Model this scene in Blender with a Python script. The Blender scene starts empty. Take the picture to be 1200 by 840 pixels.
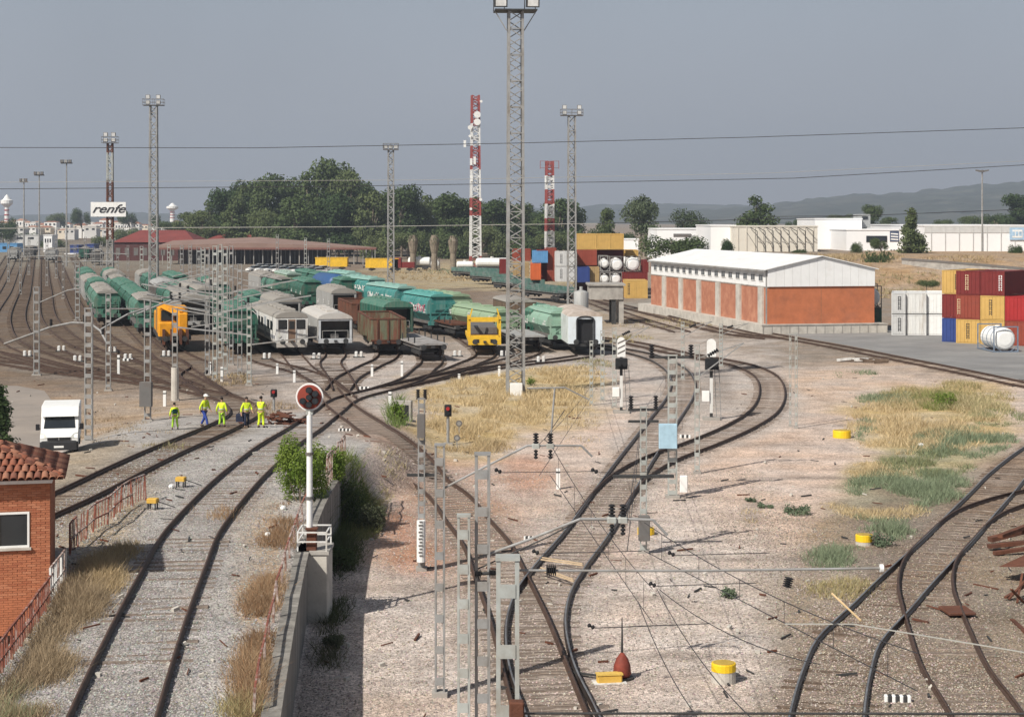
import bpy, math, random
import numpy as np
from mathutils import Vector
R = math.radians
rnd = random.Random(7)
S = bpy.context.scene
COL = S.collection

# ------------------------------------------------------------------ camera, sky, sun, exposure
F, HZ, CH = 2000.0, 258.0, 12.0            # focal length in photo pixels, horizon row, camera height (m)
cam_d = bpy.data.cameras.new('camera')
cam_d.sensor_width = 36.0
cam_d.lens = 36.0 * F / 1200.0
cam_d.shift_y = -(420.0 - HZ) / 1200.0
cam_d.clip_start, cam_d.clip_end = 0.5, 30000
cam = bpy.data.objects.new('camera', cam_d)
cam.location = (0, 0, CH)
cam.rotation_euler = (R(90), 0, 0)
COL.objects.link(cam)
S.camera = cam

SUN_EL, SUN_AZ = R(43), R(222)             # azimuth clockwise from +Y (view direction): behind and to the left
w = bpy.data.worlds.new('World')
S.world = w
w.use_nodes = True
nt = w.node_tree
nt.nodes.clear()
sky = nt.nodes.new('ShaderNodeTexSky')
sky.sky_type = 'NISHITA'
sky.sun_disc = False
sky.sun_elevation, sky.sun_rotation = SUN_EL, SUN_AZ
sky.dust_density, sky.air_density = 4.0, 1.0
bg1 = nt.nodes.new('ShaderNodeBackground')
bg1.inputs['Strength'].default_value = 0.05
nt.links.new(sky.outputs[0], bg1.inputs['Color'])
# the smoke pall that covers the whole sky, the same all round, a little bluer overhead
tc = nt.nodes.new('ShaderNodeTexCoord')
sep = nt.nodes.new('ShaderNodeSeparateXYZ')
nt.links.new(tc.outputs['Generated'], sep.inputs[0])
rp = nt.nodes.new('ShaderNodeValToRGB')
rp.color_ramp.elements[0].position = 0.0
rp.color_ramp.elements[0].color = (.388, .380, .412, 1)
rp.color_ramp.elements[1].position = 0.16
rp.color_ramp.elements[1].color = (.325, .378, .440, 1)
ns = nt.nodes.new('ShaderNodeTexNoise')
ns.inputs['Scale'].default_value = 5.0
ns.inputs['Detail'].default_value = 3.0
nt.links.new(tc.outputs['Generated'], ns.inputs['Vector'])
mr = nt.nodes.new('ShaderNodeMapRange')
mr.inputs['To Min'].default_value, mr.inputs['To Max'].default_value = .86, 1.12
sk = nt.nodes.new('ShaderNodeMath'); sk.operation = 'MULTIPLY_ADD'      # the smoke is a little thinner towards the right
nt.links.new(sep.outputs['X'], sk.inputs[0]); sk.inputs[1].default_value = .5
nt.links.new(ns.outputs['Fac'], sk.inputs[2])
nt.links.new(sk.outputs[0], mr.inputs['Value'])
nt.links.new(sep.outputs['Z'], rp.inputs['Fac'])
bg2 = nt.nodes.new('ShaderNodeBackground')
nt.links.new(rp.outputs['Color'], bg2.inputs['Color'])
nt.links.new(mr.outputs['Result'], bg2.inputs['Strength'])
mx = nt.nodes.new('ShaderNodeMixShader')
fm = nt.nodes.new('ShaderNodeMapRange')                 # the pall is thickest low down; overhead the plain sky shows through it
fm.inputs['From Min'].default_value, fm.inputs['From Max'].default_value = .12, .60
fm.inputs['To Min'].default_value, fm.inputs['To Max'].default_value = .94, .08
nt.links.new(sep.outputs['Z'], fm.inputs['Value']); nt.links.new(fm.outputs['Result'], mx.inputs['Fac'])
wo = nt.nodes.new('ShaderNodeOutputWorld')
nt.links.new(bg1.outputs[0], mx.inputs[1])
nt.links.new(bg2.outputs[0], mx.inputs[2])
nt.links.new(mx.outputs[0], wo.inputs['Surface'])

sl = bpy.data.lights.new('sun', 'SUN')
sl.energy, sl.angle, sl.color = 4.9, R(0.53), (1.0, .95, .87)
so = bpy.data.objects.new('sun', sl)
sdir = Vector((math.sin(SUN_AZ) * math.cos(SUN_EL), math.cos(SUN_AZ) * math.cos(SUN_EL), math.sin(SUN_EL)))
so.rotation_euler = sdir.to_track_quat('Z', 'Y').to_euler()
COL.objects.link(so)
S.view_settings.view_transform = 'Standard'
S.view_settings.look = 'None'
S.view_settings.gamma = 1
S.view_settings.exposure = 0.16
S.cycles.max_bounces = 5
S.cycles.volume_bounces = 0

# ------------------------------------------------------------------ helpers
class MB:
    """collects primitives, builds ONE mesh object"""
    def __init__(s): s.v, s.f = [], []
    def add(s, vs, fs):
        n = len(s.v); s.v += [tuple(v) for v in vs]; s.f += [tuple(i + n for i in f) for f in fs]; return s
    def box(s, x0, x1, y0, y1, z0, z1):
        return s.add([(x0,y0,z0),(x1,y0,z0),(x1,y1,z0),(x0,y1,z0),(x0,y0,z1),(x1,y0,z1),(x1,y1,z1),(x0,y1,z1)],
                     [(0,3,2,1),(4,5,6,7),(0,1,5,4),(1,2,6,5),(2,3,7,6),(3,0,4,7)])
    def cbox(s, c, d): return s.box(c[0]-d[0]/2, c[0]+d[0]/2, c[1]-d[1]/2, c[1]+d[1]/2, c[2]-d[2]/2, c[2]+d[2]/2)
    def bbox(s, x0, x1, y0, y1, z0, z1, b):
        """box with chamfered vertical and top edges"""
        def ring(z, i): return [(x0+b+i,y0+i,z),(x1-b-i,y0+i,z),(x1-i,y0+b+i,z),(x1-i,y1-b-i,z),(x1-b-i,y1-i,z),(x0+b+i,y1-i,z),(x0+i,y1-b-i,z),(x0+i,y0+b+i,z)]
        v = ring(z0, 0) + ring(z1-b, 0) + ring(z1, b)
        f = [tuple(range(7,-1,-1)), tuple(range(16,24))]
        for k in (0, 8):
            for i in range(8): f.append((k+i, k+(i+1)%8, k+8+(i+1)%8, k+8+i))
        return s.add(v, f)
    def bar(s, p, q, wd, hd=None, n=4):
        """straight bar p->q with a square (n=4) or round section of width wd"""
        p, q = Vector(p), Vector(q); d = (q - p)
        if d.length < 1e-6: return s
        d.normalize(); up = Vector((0,0,1)) if abs(d.z) < .95 else Vector((0,1,0))
        a = d.cross(up).normalized(); b = a.cross(d).normalized(); hd = hd or wd; vs = []
        for c in (p, q):
            for k in range(n):
                t = 2*math.pi*(k+.5)/n; r = .7071 if n == 4 else .5
                vs.append(c + a*(math.cos(t)*wd*r) + b*(math.sin(t)*hd*r))
        return s.add(vs, [(k,(k+1)%n,n+(k+1)%n,n+k) for k in range(n)] + [tuple(range(n-1,-1,-1)), tuple(range(n,2*n))])
    def cyl(s, p, q, r0, r1=None, n=10):
        p, q = Vector(p), Vector(q); d = (q-p).normalized(); r1 = r0 if r1 is None else r1
        up = Vector((0,0,1)) if abs(d.z) < .95 else Vector((0,1,0))
        a = d.cross(up).normalized(); b = a.cross(d).normalized(); vs = []
        for c, r in ((p,r0),(q,r1)):
            for k in range(n):
                t = 2*math.pi*k/n; vs.append(c + a*math.cos(t)*r + b*math.sin(t)*r)
        return s.add(vs, [(k,(k+1)%n,n+(k+1)%n,n+k) for k in range(n)] + [tuple(range(n-1,-1,-1)), tuple(range(n,2*n))])
    def lathe(s, p, q, prof, n=12):
        """profile [(t 0..1 along p->q, radius)]"""
        p, q = Vector(p), Vector(q); L = q-p; d = L.normalized()
        up = Vector((0,0,1)) if abs(d.z) < .95 else Vector((0,1,0))
        a = d.cross(up).normalized(); b = a.cross(d).normalized(); vs, fs = [], []
        for t, r in prof:
            for k in range(n):
                g = 2*math.pi*k/n; vs.append(p + L*t + a*math.cos(g)*r + b*math.sin(g)*r)
        for j in range(len(prof)-1):
            for k in range(n): fs.append((j*n+k, j*n+(k+1)%n, (j+1)*n+(k+1)%n, (j+1)*n+k))
        fs += [tuple(range(n-1,-1,-1)), tuple(range((len(prof)-1)*n, len(prof)*n))]
        return s.add(vs, fs)
    def prism(s, poly, axis, a0, a1):
        """polygon extruded along axis: 'y' polygon in (x,z), 'x' polygon in (y,z), 'z' polygon in (x,y)"""
        def pt(u, v, a): return {'y':(u,a,v),'x':(a,u,v),'z':(u,v,a)}[axis]
        n = len(poly); vs = [pt(u,v,a0) for u,v in poly] + [pt(u,v,a1) for u,v in poly]
        return s.add(vs, [tuple(range(n)), tuple(range(2*n-1,n-1,-1))] + [(k,n+k,n+(k+1)%n,(k+1)%n) for k in range(n)])
    def sphere(s, c, r, n=8, m=6, sz=None):
        sz = sz or (r,r,r); vs = [(c[0],c[1],c[2]-sz[2])]; fs = []
        for j in range(1,m):
            t = math.pi*j/m
            for k in range(n):
                g = 2*math.pi*k/n; vs.append((c[0]+sz[0]*math.sin(t)*math.cos(g), c[1]+sz[1]*math.sin(t)*math.sin(g), c[2]-sz[2]*math.cos(t)))
        vs.append((c[0],c[1],c[2]+sz[2]))
        for k in range(n):
            fs.append((0, 1+(k+1)%n, 1+k)); e = 1+(m-2)*n; fs.append((len(vs)-1, e+k, e+(k+1)%n))
        for j in range(m-2):
            for k in range(n): fs.append((1+j*n+k, 1+j*n+(k+1)%n, 1+(j+1)*n+(k+1)%n, 1+(j+1)*n+k))
        return s.add(vs, fs)
    def build(s, name, m, parent=None, smooth=False, loc=None):
        me = bpy.data.meshes.new(name); me.from_pydata(s.v, [], s.f)
        me.materials.append(m)
        me.update()
        import bmesh
        if len(s.f) < 20000:
            bm = bmesh.new(); bm.from_mesh(me); bmesh.ops.recalc_face_normals(bm, faces=bm.faces); bm.to_mesh(me); bm.free()
        if smooth: me.polygons.foreach_set('use_smooth', [True]*len(me.polygons))
        o = bpy.data.objects.new(name, me); COL.objects.link(o)
        if parent: o.parent = parent
        if loc: o.location = loc
        return o

def tag(o, label=None, cat=None, group=None, kind=None):
    if label: o['label'] = label
    if cat: o['category'] = cat
    if group: o['group'] = group
    if kind: o['kind'] = kind
    return o
def thing(name, label, cat, loc=(0,0,0), rz=0, group=None):
    o = bpy.data.objects.new(name, None); COL.objects.link(o)
    o.empty_display_size = .2
    o.location = loc; o.rotation_euler = (0,0,rz)
    return tag(o, label, cat, group)
def inst(name, me, parent=None, loc=(0,0,0), rz=0, sc=None):
    o = bpy.data.objects.new(name, me); COL.objects.link(o)
    if parent: o.parent = parent
    o.location = loc; o.rotation_euler = (0,0,rz)
    if sc: o.scale = sc
    return o
KIDS = {}
def copy_tree(o, label=None, parent=None):
    c = o.copy(); COL.objects.link(c); c.parent = parent
    if label: c['label'] = label
    for ch in list(o.children): copy_tree(ch, None, c)
    return c
def from_np(name, V, Fc, m, parent=None, attr=None, smooth=False):
    """V (n,3); Fc (k,3) or (k,4); attr = colour per vertex (n,3)"""
    me = bpy.data.meshes.new(name)
    V = np.ascontiguousarray(V, dtype=np.float32); Fc = np.ascontiguousarray(Fc, dtype=np.int32)
    k, q = Fc.shape
    me.vertices.add(len(V)); me.vertices.foreach_set('co', V.ravel())
    me.loops.add(k*q); me.loops.foreach_set('vertex_index', Fc.ravel())
    me.polygons.add(k); me.polygons.foreach_set('loop_start', np.arange(k, dtype=np.int32)*q)
    if attr is not None:
        a = me.color_attributes.new('tint', 'FLOAT_COLOR', 'POINT')
        a.data.foreach_set('color', np.concatenate([attr, np.ones((len(V),1))], 1).astype(np.float32).ravel())
    me.materials.append(m); me.update(calc_edges=True); me.validate()
    if smooth: me.polygons.foreach_set('use_smooth', [True]*k)
    o = bpy.data.objects.new(name, me); COL.objects.link(o)
    if parent: o.parent = parent
    return o

# ------------------------------------------------------------------ materials
MATS = {}
def mat(name, c, rough=.7, metal=0.0, var=.22, scale=1.5, bump=0.0, bscale=20, c2=None, amt2=.45, s2=.8, streak=False, spec=.3, fine=0.0):
    """principled with colour variation; c2 = second colour (rust, dirt) showing in noise patches"""
    if name in MATS: return MATS[name]
    m = bpy.data.materials.new(name); m.use_nodes = True; t = m.node_tree; N, K = t.nodes, t.links
    b = N['Principled BSDF']; b.inputs['Roughness'].default_value = rough; b.inputs['Metallic'].default_value = metal
    b.inputs['Specular IOR Level'].default_value = spec
    co = N.new('ShaderNodeTexCoord'); src = co.outputs['Object']
    n1 = N.new('ShaderNodeTexNoise'); n1.inputs['Scale'].default_value = scale; n1.inputs['Detail'].default_value = 6; n1.inputs['Roughness'].default_value = .65
    mp = N.new('ShaderNodeMapping'); K.new(src, mp.inputs['Vector'])
    if streak: mp.inputs['Scale'].default_value = (3,3,.35)
    K.new(mp.outputs[0], n1.inputs['Vector'])
    r1 = N.new('ShaderNodeMapRange'); r1.inputs['From Min'].default_value, r1.inputs['From Max'].default_value = .3, .7
    r1.inputs['To Min'].default_value, r1.inputs['To Max'].default_value = 1-var, 1+var
    K.new(n1.outputs['Fac'], r1.inputs['Value'])
    mul = N.new('ShaderNodeVectorMath'); mul.operation = 'SCALE'; K.new(r1.outputs['Result'], mul.inputs['Scale'])
    if c2:
        n2 = N.new('ShaderNodeTexNoise'); n2.inputs['Scale'].default_value = s2; n2.inputs['Detail'].default_value = 8; n2.inputs['Roughness'].default_value = .7
        K.new(mp.outputs[0], n2.inputs['Vector'])
        r2 = N.new('ShaderNodeMapRange'); r2.inputs['From Min'].default_value, r2.inputs['From Max'].default_value = 1-amt2-.12, 1-amt2+.12
        K.new(n2.outputs['Fac'], r2.inputs['Value'])
        mi = N.new('ShaderNodeMix'); mi.data_type = 'RGBA'; mi.inputs[6].default_value = (*c,1); mi.inputs[7].default_value = (*c2,1)
        K.new(r2.outputs['Result'], mi.inputs[0]); K.new(mi.outputs[2], mul.inputs[0])
    else: mul.inputs[0].default_value = c
    out = mul.outputs[0]
    if fine:
        n3 = N.new('ShaderNodeTexNoise'); n3.inputs['Scale'].default_value = 40; K.new(src, n3.inputs['Vector'])
        r3 = N.new('ShaderNodeMapRange'); r3.inputs['From Min'].default_value, r3.inputs['From Max'].default_value = .3, .7
        r3.inputs['To Min'].default_value, r3.inputs['To Max'].default_value = 1-fine, 1+fine; K.new(n3.outputs['Fac'], r3.inputs['Value'])
        m3 = N.new('ShaderNodeVectorMath'); m3.operation = 'SCALE'; K.new(out, m3.inputs[0]); K.new(r3.outputs['Result'], m3.inputs['Scale']); out = m3.outputs[0]
    K.new(out, b.inputs['Base Color'])
    if bump:
        nb = N.new('ShaderNodeTexNoise'); nb.inputs['Scale'].default_value = bscale; K.new(src, nb.inputs['Vector'])
        bp = N.new('ShaderNodeBump'); bp.inputs['Strength'].default_value = bump; bp.inputs['Distance'].default_value = .02
        K.new(nb.outputs['Fac'], bp.inputs['Height']); K.new(bp.outputs[0], b.inputs['Normal'])
    MATS[name] = m; return m

def leafmat(name, c, c2, scale=.25, trans=.25):
    if name in MATS: return MATS[name]
    m = bpy.data.materials.new(name); m.use_nodes = True; t = m.node_tree; N, K = t.nodes, t.links
    b = N['Principled BSDF']; b.inputs['Roughness'].default_value = .7; b.inputs['Specular IOR Level'].default_value = .15
    co = N.new('ShaderNodeTexCoord'); n1 = N.new('ShaderNodeTexNoise'); n1.inputs['Scale'].default_value = scale; n1.inputs['Detail'].default_value = 4
    K.new(co.outputs['Object'], n1.inputs['Vector'])
    oi = N.new('ShaderNodeObjectInfo'); ad = N.new('ShaderNodeMath'); ad.operation = 'MULTIPLY_ADD'; K.new(oi.outputs['Random'], ad.inputs[0]); ad.inputs[1].default_value = .3
    K.new(n1.outputs['Fac'], ad.inputs[2])
    r = N.new('ShaderNodeMapRange'); r.inputs['From Min'].default_value, r.inputs['From Max'].default_value = .45, .85; K.new(ad.outputs[0], r.inputs['Value'])
    mi = N.new('ShaderNodeMix'); mi.data_type = 'RGBA'; mi.inputs[6].default_value = (*c,1); mi.inputs[7].default_value = (*c2,1); K.new(r.outputs['Result'], mi.inputs[0])
    K.new(mi.outputs[2], b.inputs['Base Color'])
    tr = N.new('ShaderNodeBsdfTranslucent'); K.new(mi.outputs[2], tr.inputs['Color'])
    ms = N.new('ShaderNodeMixShader'); ms.inputs[0].default_value = trans
    K.new(b.outputs[0], ms.inputs[1]); K.new(tr.outputs[0], ms.inputs[2]); K.new(ms.outputs[0], N['Material Output'].inputs['Surface'])
    MATS[name] = m; return m

def tintmat(name, fine_scale=18.0, amount=.34, bump=.5, big=.35):
    """ground: colour attribute times stone-sized and patch-sized variation, with stone relief"""
    m = bpy.data.materials.new(name); m.use_nodes = True; t = m.node_tree; N, K = t.nodes, t.links
    b = N['Principled BSDF']; b.inputs['Roughness'].default_value = .95; b.inputs['Specular IOR Level'].default_value = .1
    at = N.new('ShaderNodeAttribute'); at.attribute_name = 'tint'
    co = N.new('ShaderNodeTexCoord')
    vo = N.new('ShaderNodeTexVoronoi'); vo.inputs['Scale'].default_value = fine_scale; K.new(co.outputs['Object'], vo.inputs['Vector'])
    sp = N.new('ShaderNodeSeparateColor'); K.new(vo.outputs['Color'], sp.inputs[0])
    r1 = N.new('ShaderNodeMapRange'); r1.inputs['To Min'].default_value, r1.inputs['To Max'].default_value = 1-amount*1.25, 1+amount; K.new(sp.outputs[0], r1.inputs['Value'])
    n2 = N.new('ShaderNodeTexNoise'); n2.inputs['Scale'].default_value = .55; n2.inputs['Detail'].default_value = 9; n2.inputs['Roughness'].default_value = .72; K.new(co.outputs['Object'], n2.inputs['Vector'])
    r2 = N.new('ShaderNodeMapRange'); r2.inputs['From Min'].default_value, r2.inputs['From Max'].default_value = .3, .7
    r2.inputs['To Min'].default_value, r2.inputs['To Max'].default_value = 1-big, 1+big; K.new(n2.outputs['Fac'], r2.inputs['Value'])
    n5 = N.new('ShaderNodeTexNoise'); n5.inputs['Scale'].default_value = 4.5; n5.inputs['Detail'].default_value = 5; n5.inputs['Roughness'].default_value = .75; K.new(co.outputs['Object'], n5.inputs['Vector'])
    r5 = N.new('ShaderNodeMapRange'); r5.inputs['From Min'].default_value, r5.inputs['From Max'].default_value = .32, .68
    r5.inputs['To Min'].default_value, r5.inputs['To Max'].default_value = .76, 1.22; K.new(n5.outputs['Fac'], r5.inputs['Value'])
    m5 = N.new('ShaderNodeMath'); m5.operation = 'MULTIPLY'; K.new(r1.outputs['Result'], m5.inputs[0]); K.new(r5.outputs['Result'], m5.inputs[1])
    mm = N.new('ShaderNodeMath'); mm.operation = 'MULTIPLY'; K.new(m5.outputs[0], mm.inputs[0]); K.new(r2.outputs['Result'], mm.inputs[1])
    sc = N.new('ShaderNodeVectorMath'); sc.operation = 'SCALE'; K.new(at.outputs['Color'], sc.inputs[0]); K.new(mm.outputs[0], sc.inputs['Scale'])
    # warm and grey patches
    n3 = N.new('ShaderNodeTexNoise'); n3.inputs['Scale'].default_value = .22; n3.inputs['Detail'].default_value = 7; K.new(co.outputs['Object'], n3.inputs['Vector'])
    hs = N.new('ShaderNodeHueSaturation'); r3 = N.new('ShaderNodeMapRange'); r3.inputs['From Min'].default_value, r3.inputs['From Max'].default_value = .35, .65
    r3.inputs['To Min'].default_value, r3.inputs['To Max'].default_value = .78, 1.16; K.new(n3.outputs['Fac'], r3.inputs['Value']); K.new(r3.outputs['Result'], hs.inputs['Saturation'])
    K.new(sc.outputs[0], hs.inputs['Color']); K.new(hs.outputs[0], b.inputs['Base Color'])
    bp = N.new('ShaderNodeBump'); bp.inputs['Strength'].default_value = bump; bp.inputs['Distance'].default_value = .05
    K.new(vo.outputs['Distance'], bp.inputs['Height']); K.new(bp.outputs[0], b.inputs['Normal'])
    MATS[name] = m; return m

RAIL = mat('rusty_rail', (.085,.052,.038), .6, .25, .3, 3)
RAILTOP = mat('worn_rail', (.085,.075,.07), .38, .5, .25, 3, c2=(.055,.036,.028), amt2=.5)
SLEEP = mat('sleeper_wood', (.165,.125,.098), .95, 0, .5, 2.2, .6, 30, c2=(.28,.245,.215), amt2=.42)
SLEEP_D = mat('sleeper_oily', (.095,.064,.045), .95, 0, .5, 2.2, .6, 30, c2=(.18,.135,.10), amt2=.45)
STEEL = mat('galvanised_steel', (.31,.31,.305), .6, .2, .18, 2, c2=(.21,.185,.155), amt2=.42)
STEELW = mat('pale_painted_steel', (.40,.42,.40), .6, .1, .14, 2, c2=(.27,.235,.19), amt2=.42)
POLISH = mat('polished_railhead', (.34,.33,.32), .33, .7, .25, 3, c2=(.16,.12,.10), amt2=.4)
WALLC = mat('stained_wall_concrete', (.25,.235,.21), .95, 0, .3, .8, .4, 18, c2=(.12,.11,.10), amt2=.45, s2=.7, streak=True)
STEELD = mat('dark_steel', (.06,.06,.06), .6, .4, .3, 2)
WIRE = mat('dark_wire', (.05,.05,.055), .6, .3, .1, 1)
WIREP = mat('pale_wire', (.45,.44,.40), .5, .4, .1, 1)
BLACK = mat('black_rubber', (.018,.018,.02), .8, 0, .2, 3)
WHITE = mat('white_paint', (.78,.78,.76), .5, 0, .06, 2, c2=(.62,.60,.55), amt2=.35)
WHITED = mat('dirty_white_paint', (.66,.66,.64), .6, 0, .10, 2, c2=(.42,.38,.33), amt2=.40, streak=True)
CONC = mat('concrete', (.36,.34,.31), .95, 0, .22, 1.2, .3, 25, c2=(.24,.22,.20), amt2=.42)
CONCP = mat('pale_concrete', (.50,.47,.42), .95, 0, .16, 1.2, .3, 25, c2=(.36,.33,.29), amt2=.40)
BRICK = mat('orange_brick', (.40,.150,.078), .9, 0, .24, 3, .3, 40, c2=(.31,.115,.06), amt2=.4)
BRICKP = mat('weathered_brick', (.40,.165,.10), .9, 0, .20, .8, c2=(.44,.22,.14), amt2=.42)
MORTAR = mat('mortar', (.33,.15,.085), .95, 0, .2, 4)
GLASS = mat('dark_glass', (.02,.024,.028), .12, 0, .2, 1, spec=.6)
RUST = mat('rust', (.14,.055,.032), .9, .1, .4, 1.5, .4, 25, c2=(.08,.04,.03), amt2=.45)
YEL = mat('yellow_paint', (.72,.44,.03), .5, 0, .14, 2, c2=(.40,.25,.08), amt2=.34)
ORANGE = mat('machine_orange', (.70,.30,.015), .5, 0, .16, 2, c2=(.30,.15,.05), amt2=.34)
GREEN = mat('wagon_green', (.020,.125,.085), .6, 0, .25, .8, c2=(.075,.09,.07), amt2=.46, streak=True)
GREENL = mat('faded_green', (.06,.18,.13), .6, 0, .2, .8, c2=(.16,.18,.14), amt2=.42, streak=True)
TEAL = mat('wagon_teal', (.045,.215,.20), .55, 0, .18, .8, c2=(.16,.24,.215), amt2=.40, streak=True)
TEALP = mat('pale_teal_roof', (.24,.42,.37), .6, 0, .16, .8, c2=(.20,.27,.23), amt2=.42)
LIME = mat('sage_green', (.27,.37,.24), .6, 0, .16, .8, c2=(.20,.24,.17), amt2=.40, streak=True)
MINT = mat('mint_green', (.25,.40,.31), .6, 0, .16, .8, c2=(.20,.24,.19), amt2=.40, streak=True)
GREY = mat('wagon_grey', (.40,.40,.39), .6, .1, .14, .8, c2=(.24,.23,.21), amt2=.42, streak=True)
GREYD = mat('wagon_dark_grey', (.16,.155,.15), .7, .1, .2, .8, c2=(.11,.085,.07), amt2=.45)
ROOFG = mat('roof_grey', (.31,.29,.26), .8, 0, .18, .8, c2=(.18,.16,.14), amt2=.42)
MAROON = mat('container_maroon', (.165,.022,.020), .55, 0, .12, 1, c2=(.12,.03,.025), amt2=.35)
REDC = mat('container_red', (.34,.024,.024), .5, 0, .1, 1, c2=(.30,.03,.025), amt2=.3)
BROWNC = mat('container_brown', (.24,.050,.030), .55, 0, .12, 1, c2=(.18,.05,.035), amt2=.35)
OCHRE = mat('container_ochre', (.52,.33,.10), .55, 0, .1, 1, c2=(.45,.28,.10), amt2=.32)
BLUEC = mat('container_blue', (.03,.055,.20), .55, 0, .12, 1)
BLUEL = mat('light_blue', (.10,.27,.50), .55, 0, .12, 1)
ORGC = mat('container_orange', (.55,.12,.035), .55, 0, .12, 1)
TAN = mat('tan_sheet', (.36,.25,.12), .7, 0, .15, 1)
GOLDROOF = mat('red_roof_sheet', (.20,.05,.042), .7, 0, .18, .3)
# ------------------------------------------------------------------ terrain
def sst(a, b, x):
    t = np.clip((np.asarray(x, dtype=float) - a) / (b - a), 0, 1); return t*t*(3-2*t)
def zr(Y): return 2.0 * (1 - sst(62, 120, Y))
WALLPX = [(402,545),(372,590),(352,640),(337,700),(323,770),(310,840),(299,905),(280,1050)]
def solve(px, py, zf):
    Y = F*CH/(py-HZ)
    for _ in range(40):
        Y = .5*Y + .5*F*(CH-zf(Y))/(py-HZ)
    return ((px-600)*Y/F, float(Y), float(zf(Y)))
WALL = [solve(a, b, zr) for a, b in WALLPX]
_wy = np.array([q[1] for q in WALL])[::-1]; _wx = np.array([q[0] for q in WALL])[::-1]
def wallx(Y): return np.interp(Y, _wy, _wx)
def ghz(X, Y):
    X = np.asarray(X, dtype=float); Y = np.asarray(Y, dtype=float)
    wd = .25 + 4.0*sst(_wy[-1]-1, _wy[-1]+10, Y)
    a = zr(Y) * sst(-25, -19, X) * (1 - sst(0, 1, (X - wallx(Y)) / wd))
    ln = np.interp(Y, [30,37.6,45.2,54.5], [-10.4,-11.3,-12.07,-13.3])
    a = a * (1 - (1-sst(-1.0, -.25, X-ln)) * (1-sst(47.5, 50, Y)))
    b = 5.2 * sst(24, 46, X) * sst(272, 304, Y)
    return a + b
def P(px, py, z=None):
    """world point on the ground (or at height z) seen at photo pixel px, py"""
    if z is not None:
        Y = F*(CH-z)/(py-HZ); return Vector(((px-600)*Y/F, Y, z))
    Y = F*CH/(py-HZ)
    for _ in range(40):
        h = float(ghz((px-600)*Y/F, Y)); Y = .6*Y + .4*F*(CH-h)/(py-HZ)
    X = (px-600)*Y/F
    return Vector((X, Y, float(ghz(X, Y))))
def at(px, py, Y):
    """world point at depth Y seen at photo pixel px, py"""
    return Vector(((px-600)*Y/F, Y, CH-(py-HZ)*Y/F))
_ng = np.random.RandomState(3).rand(64, 64)
def vnoise(x, y):
    x = np.asarray(x); y = np.asarray(y); xi = np.floor(x).astype(int); yi = np.floor(y).astype(int); fx = x-xi; fy = y-yi
    fx = fx*fx*(3-2*fx); fy = fy*fy*(3-2*fy); g = lambda i, j: _ng[i % 64, j % 64]
    return (g(xi,yi)*(1-fx)+g(xi+1,yi)*fx)*(1-fy) + (g(xi,yi+1)*(1-fx)+g(xi+1,yi+1)*fx)*fy

# ------------------------------------------------------------------ railway tracks
def smooth_path(pts, step=1.0):
    p = [np.array(q, dtype=float) for q in pts]; p = [2*p[0]-p[1]] + p + [2*p[-1]-p[-2]]; out = []
    for i in range(1, len(p)-2):
        a, b, c, d = p[i-1:i+3]; n = max(2, int(np.linalg.norm(c-b)/step))
        ta, tb, tcc, td = 0, np.linalg.norm(b-a)**.5, 0, 0
        tb = max(1e-3, tb); tcc = tb + max(1e-3, np.linalg.norm(c-b)**.5); td = tcc + max(1e-3, np.linalg.norm(d-c)**.5)
        for k in range(n):
            t = tb + (tcc-tb)*k/n
            A1 = (tb-t)/tb*a + t/tb*b; A2 = (tcc-t)/(tcc-tb)*b + (t-tb)/(tcc-tb)*c; A3 = (td-t)/(td-tcc)*c + (t-tcc)/(td-tcc)*d
            B1 = (tcc-t)/tcc*A1 + t/tcc*A2; B2 = (td-t)/(td-tb)*A2 + (t-tb)/(td-tb)*A3
            out.append((tcc-t)/(tcc-tb)*B1 + (t-tb)/(tcc-tb)*B2)
    out.append(p[-2]); return np.array(out)
GA = 1.74
PROF = [(-.060,-.02),(.060,-.02),(.060,.004),(.014,.022),(.014,.082),(.031,.090),(.031,.122),(-.031,.122),(-.031,.090),(-.014,.082),(-.014,.022),(-.060,.004)]
ALLTR = []
slp_me = {}
def sleeper_mesh(m, k):
    if (m.name, k) not in slp_me:
        b = MB(); L = 1.3; j = [rnd.uniform(-.015,.015) for _ in range(6)]
        b.bbox(-L+j[0], L+j[1], -.12+j[2], .12+j[3], -.10, .012, .02)
        o = b.build('sleeper', m); slp_me[(m.name, k)] = o.data; bpy.data.objects.remove(o)
    return slp_me[(m.name, k)]
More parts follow.
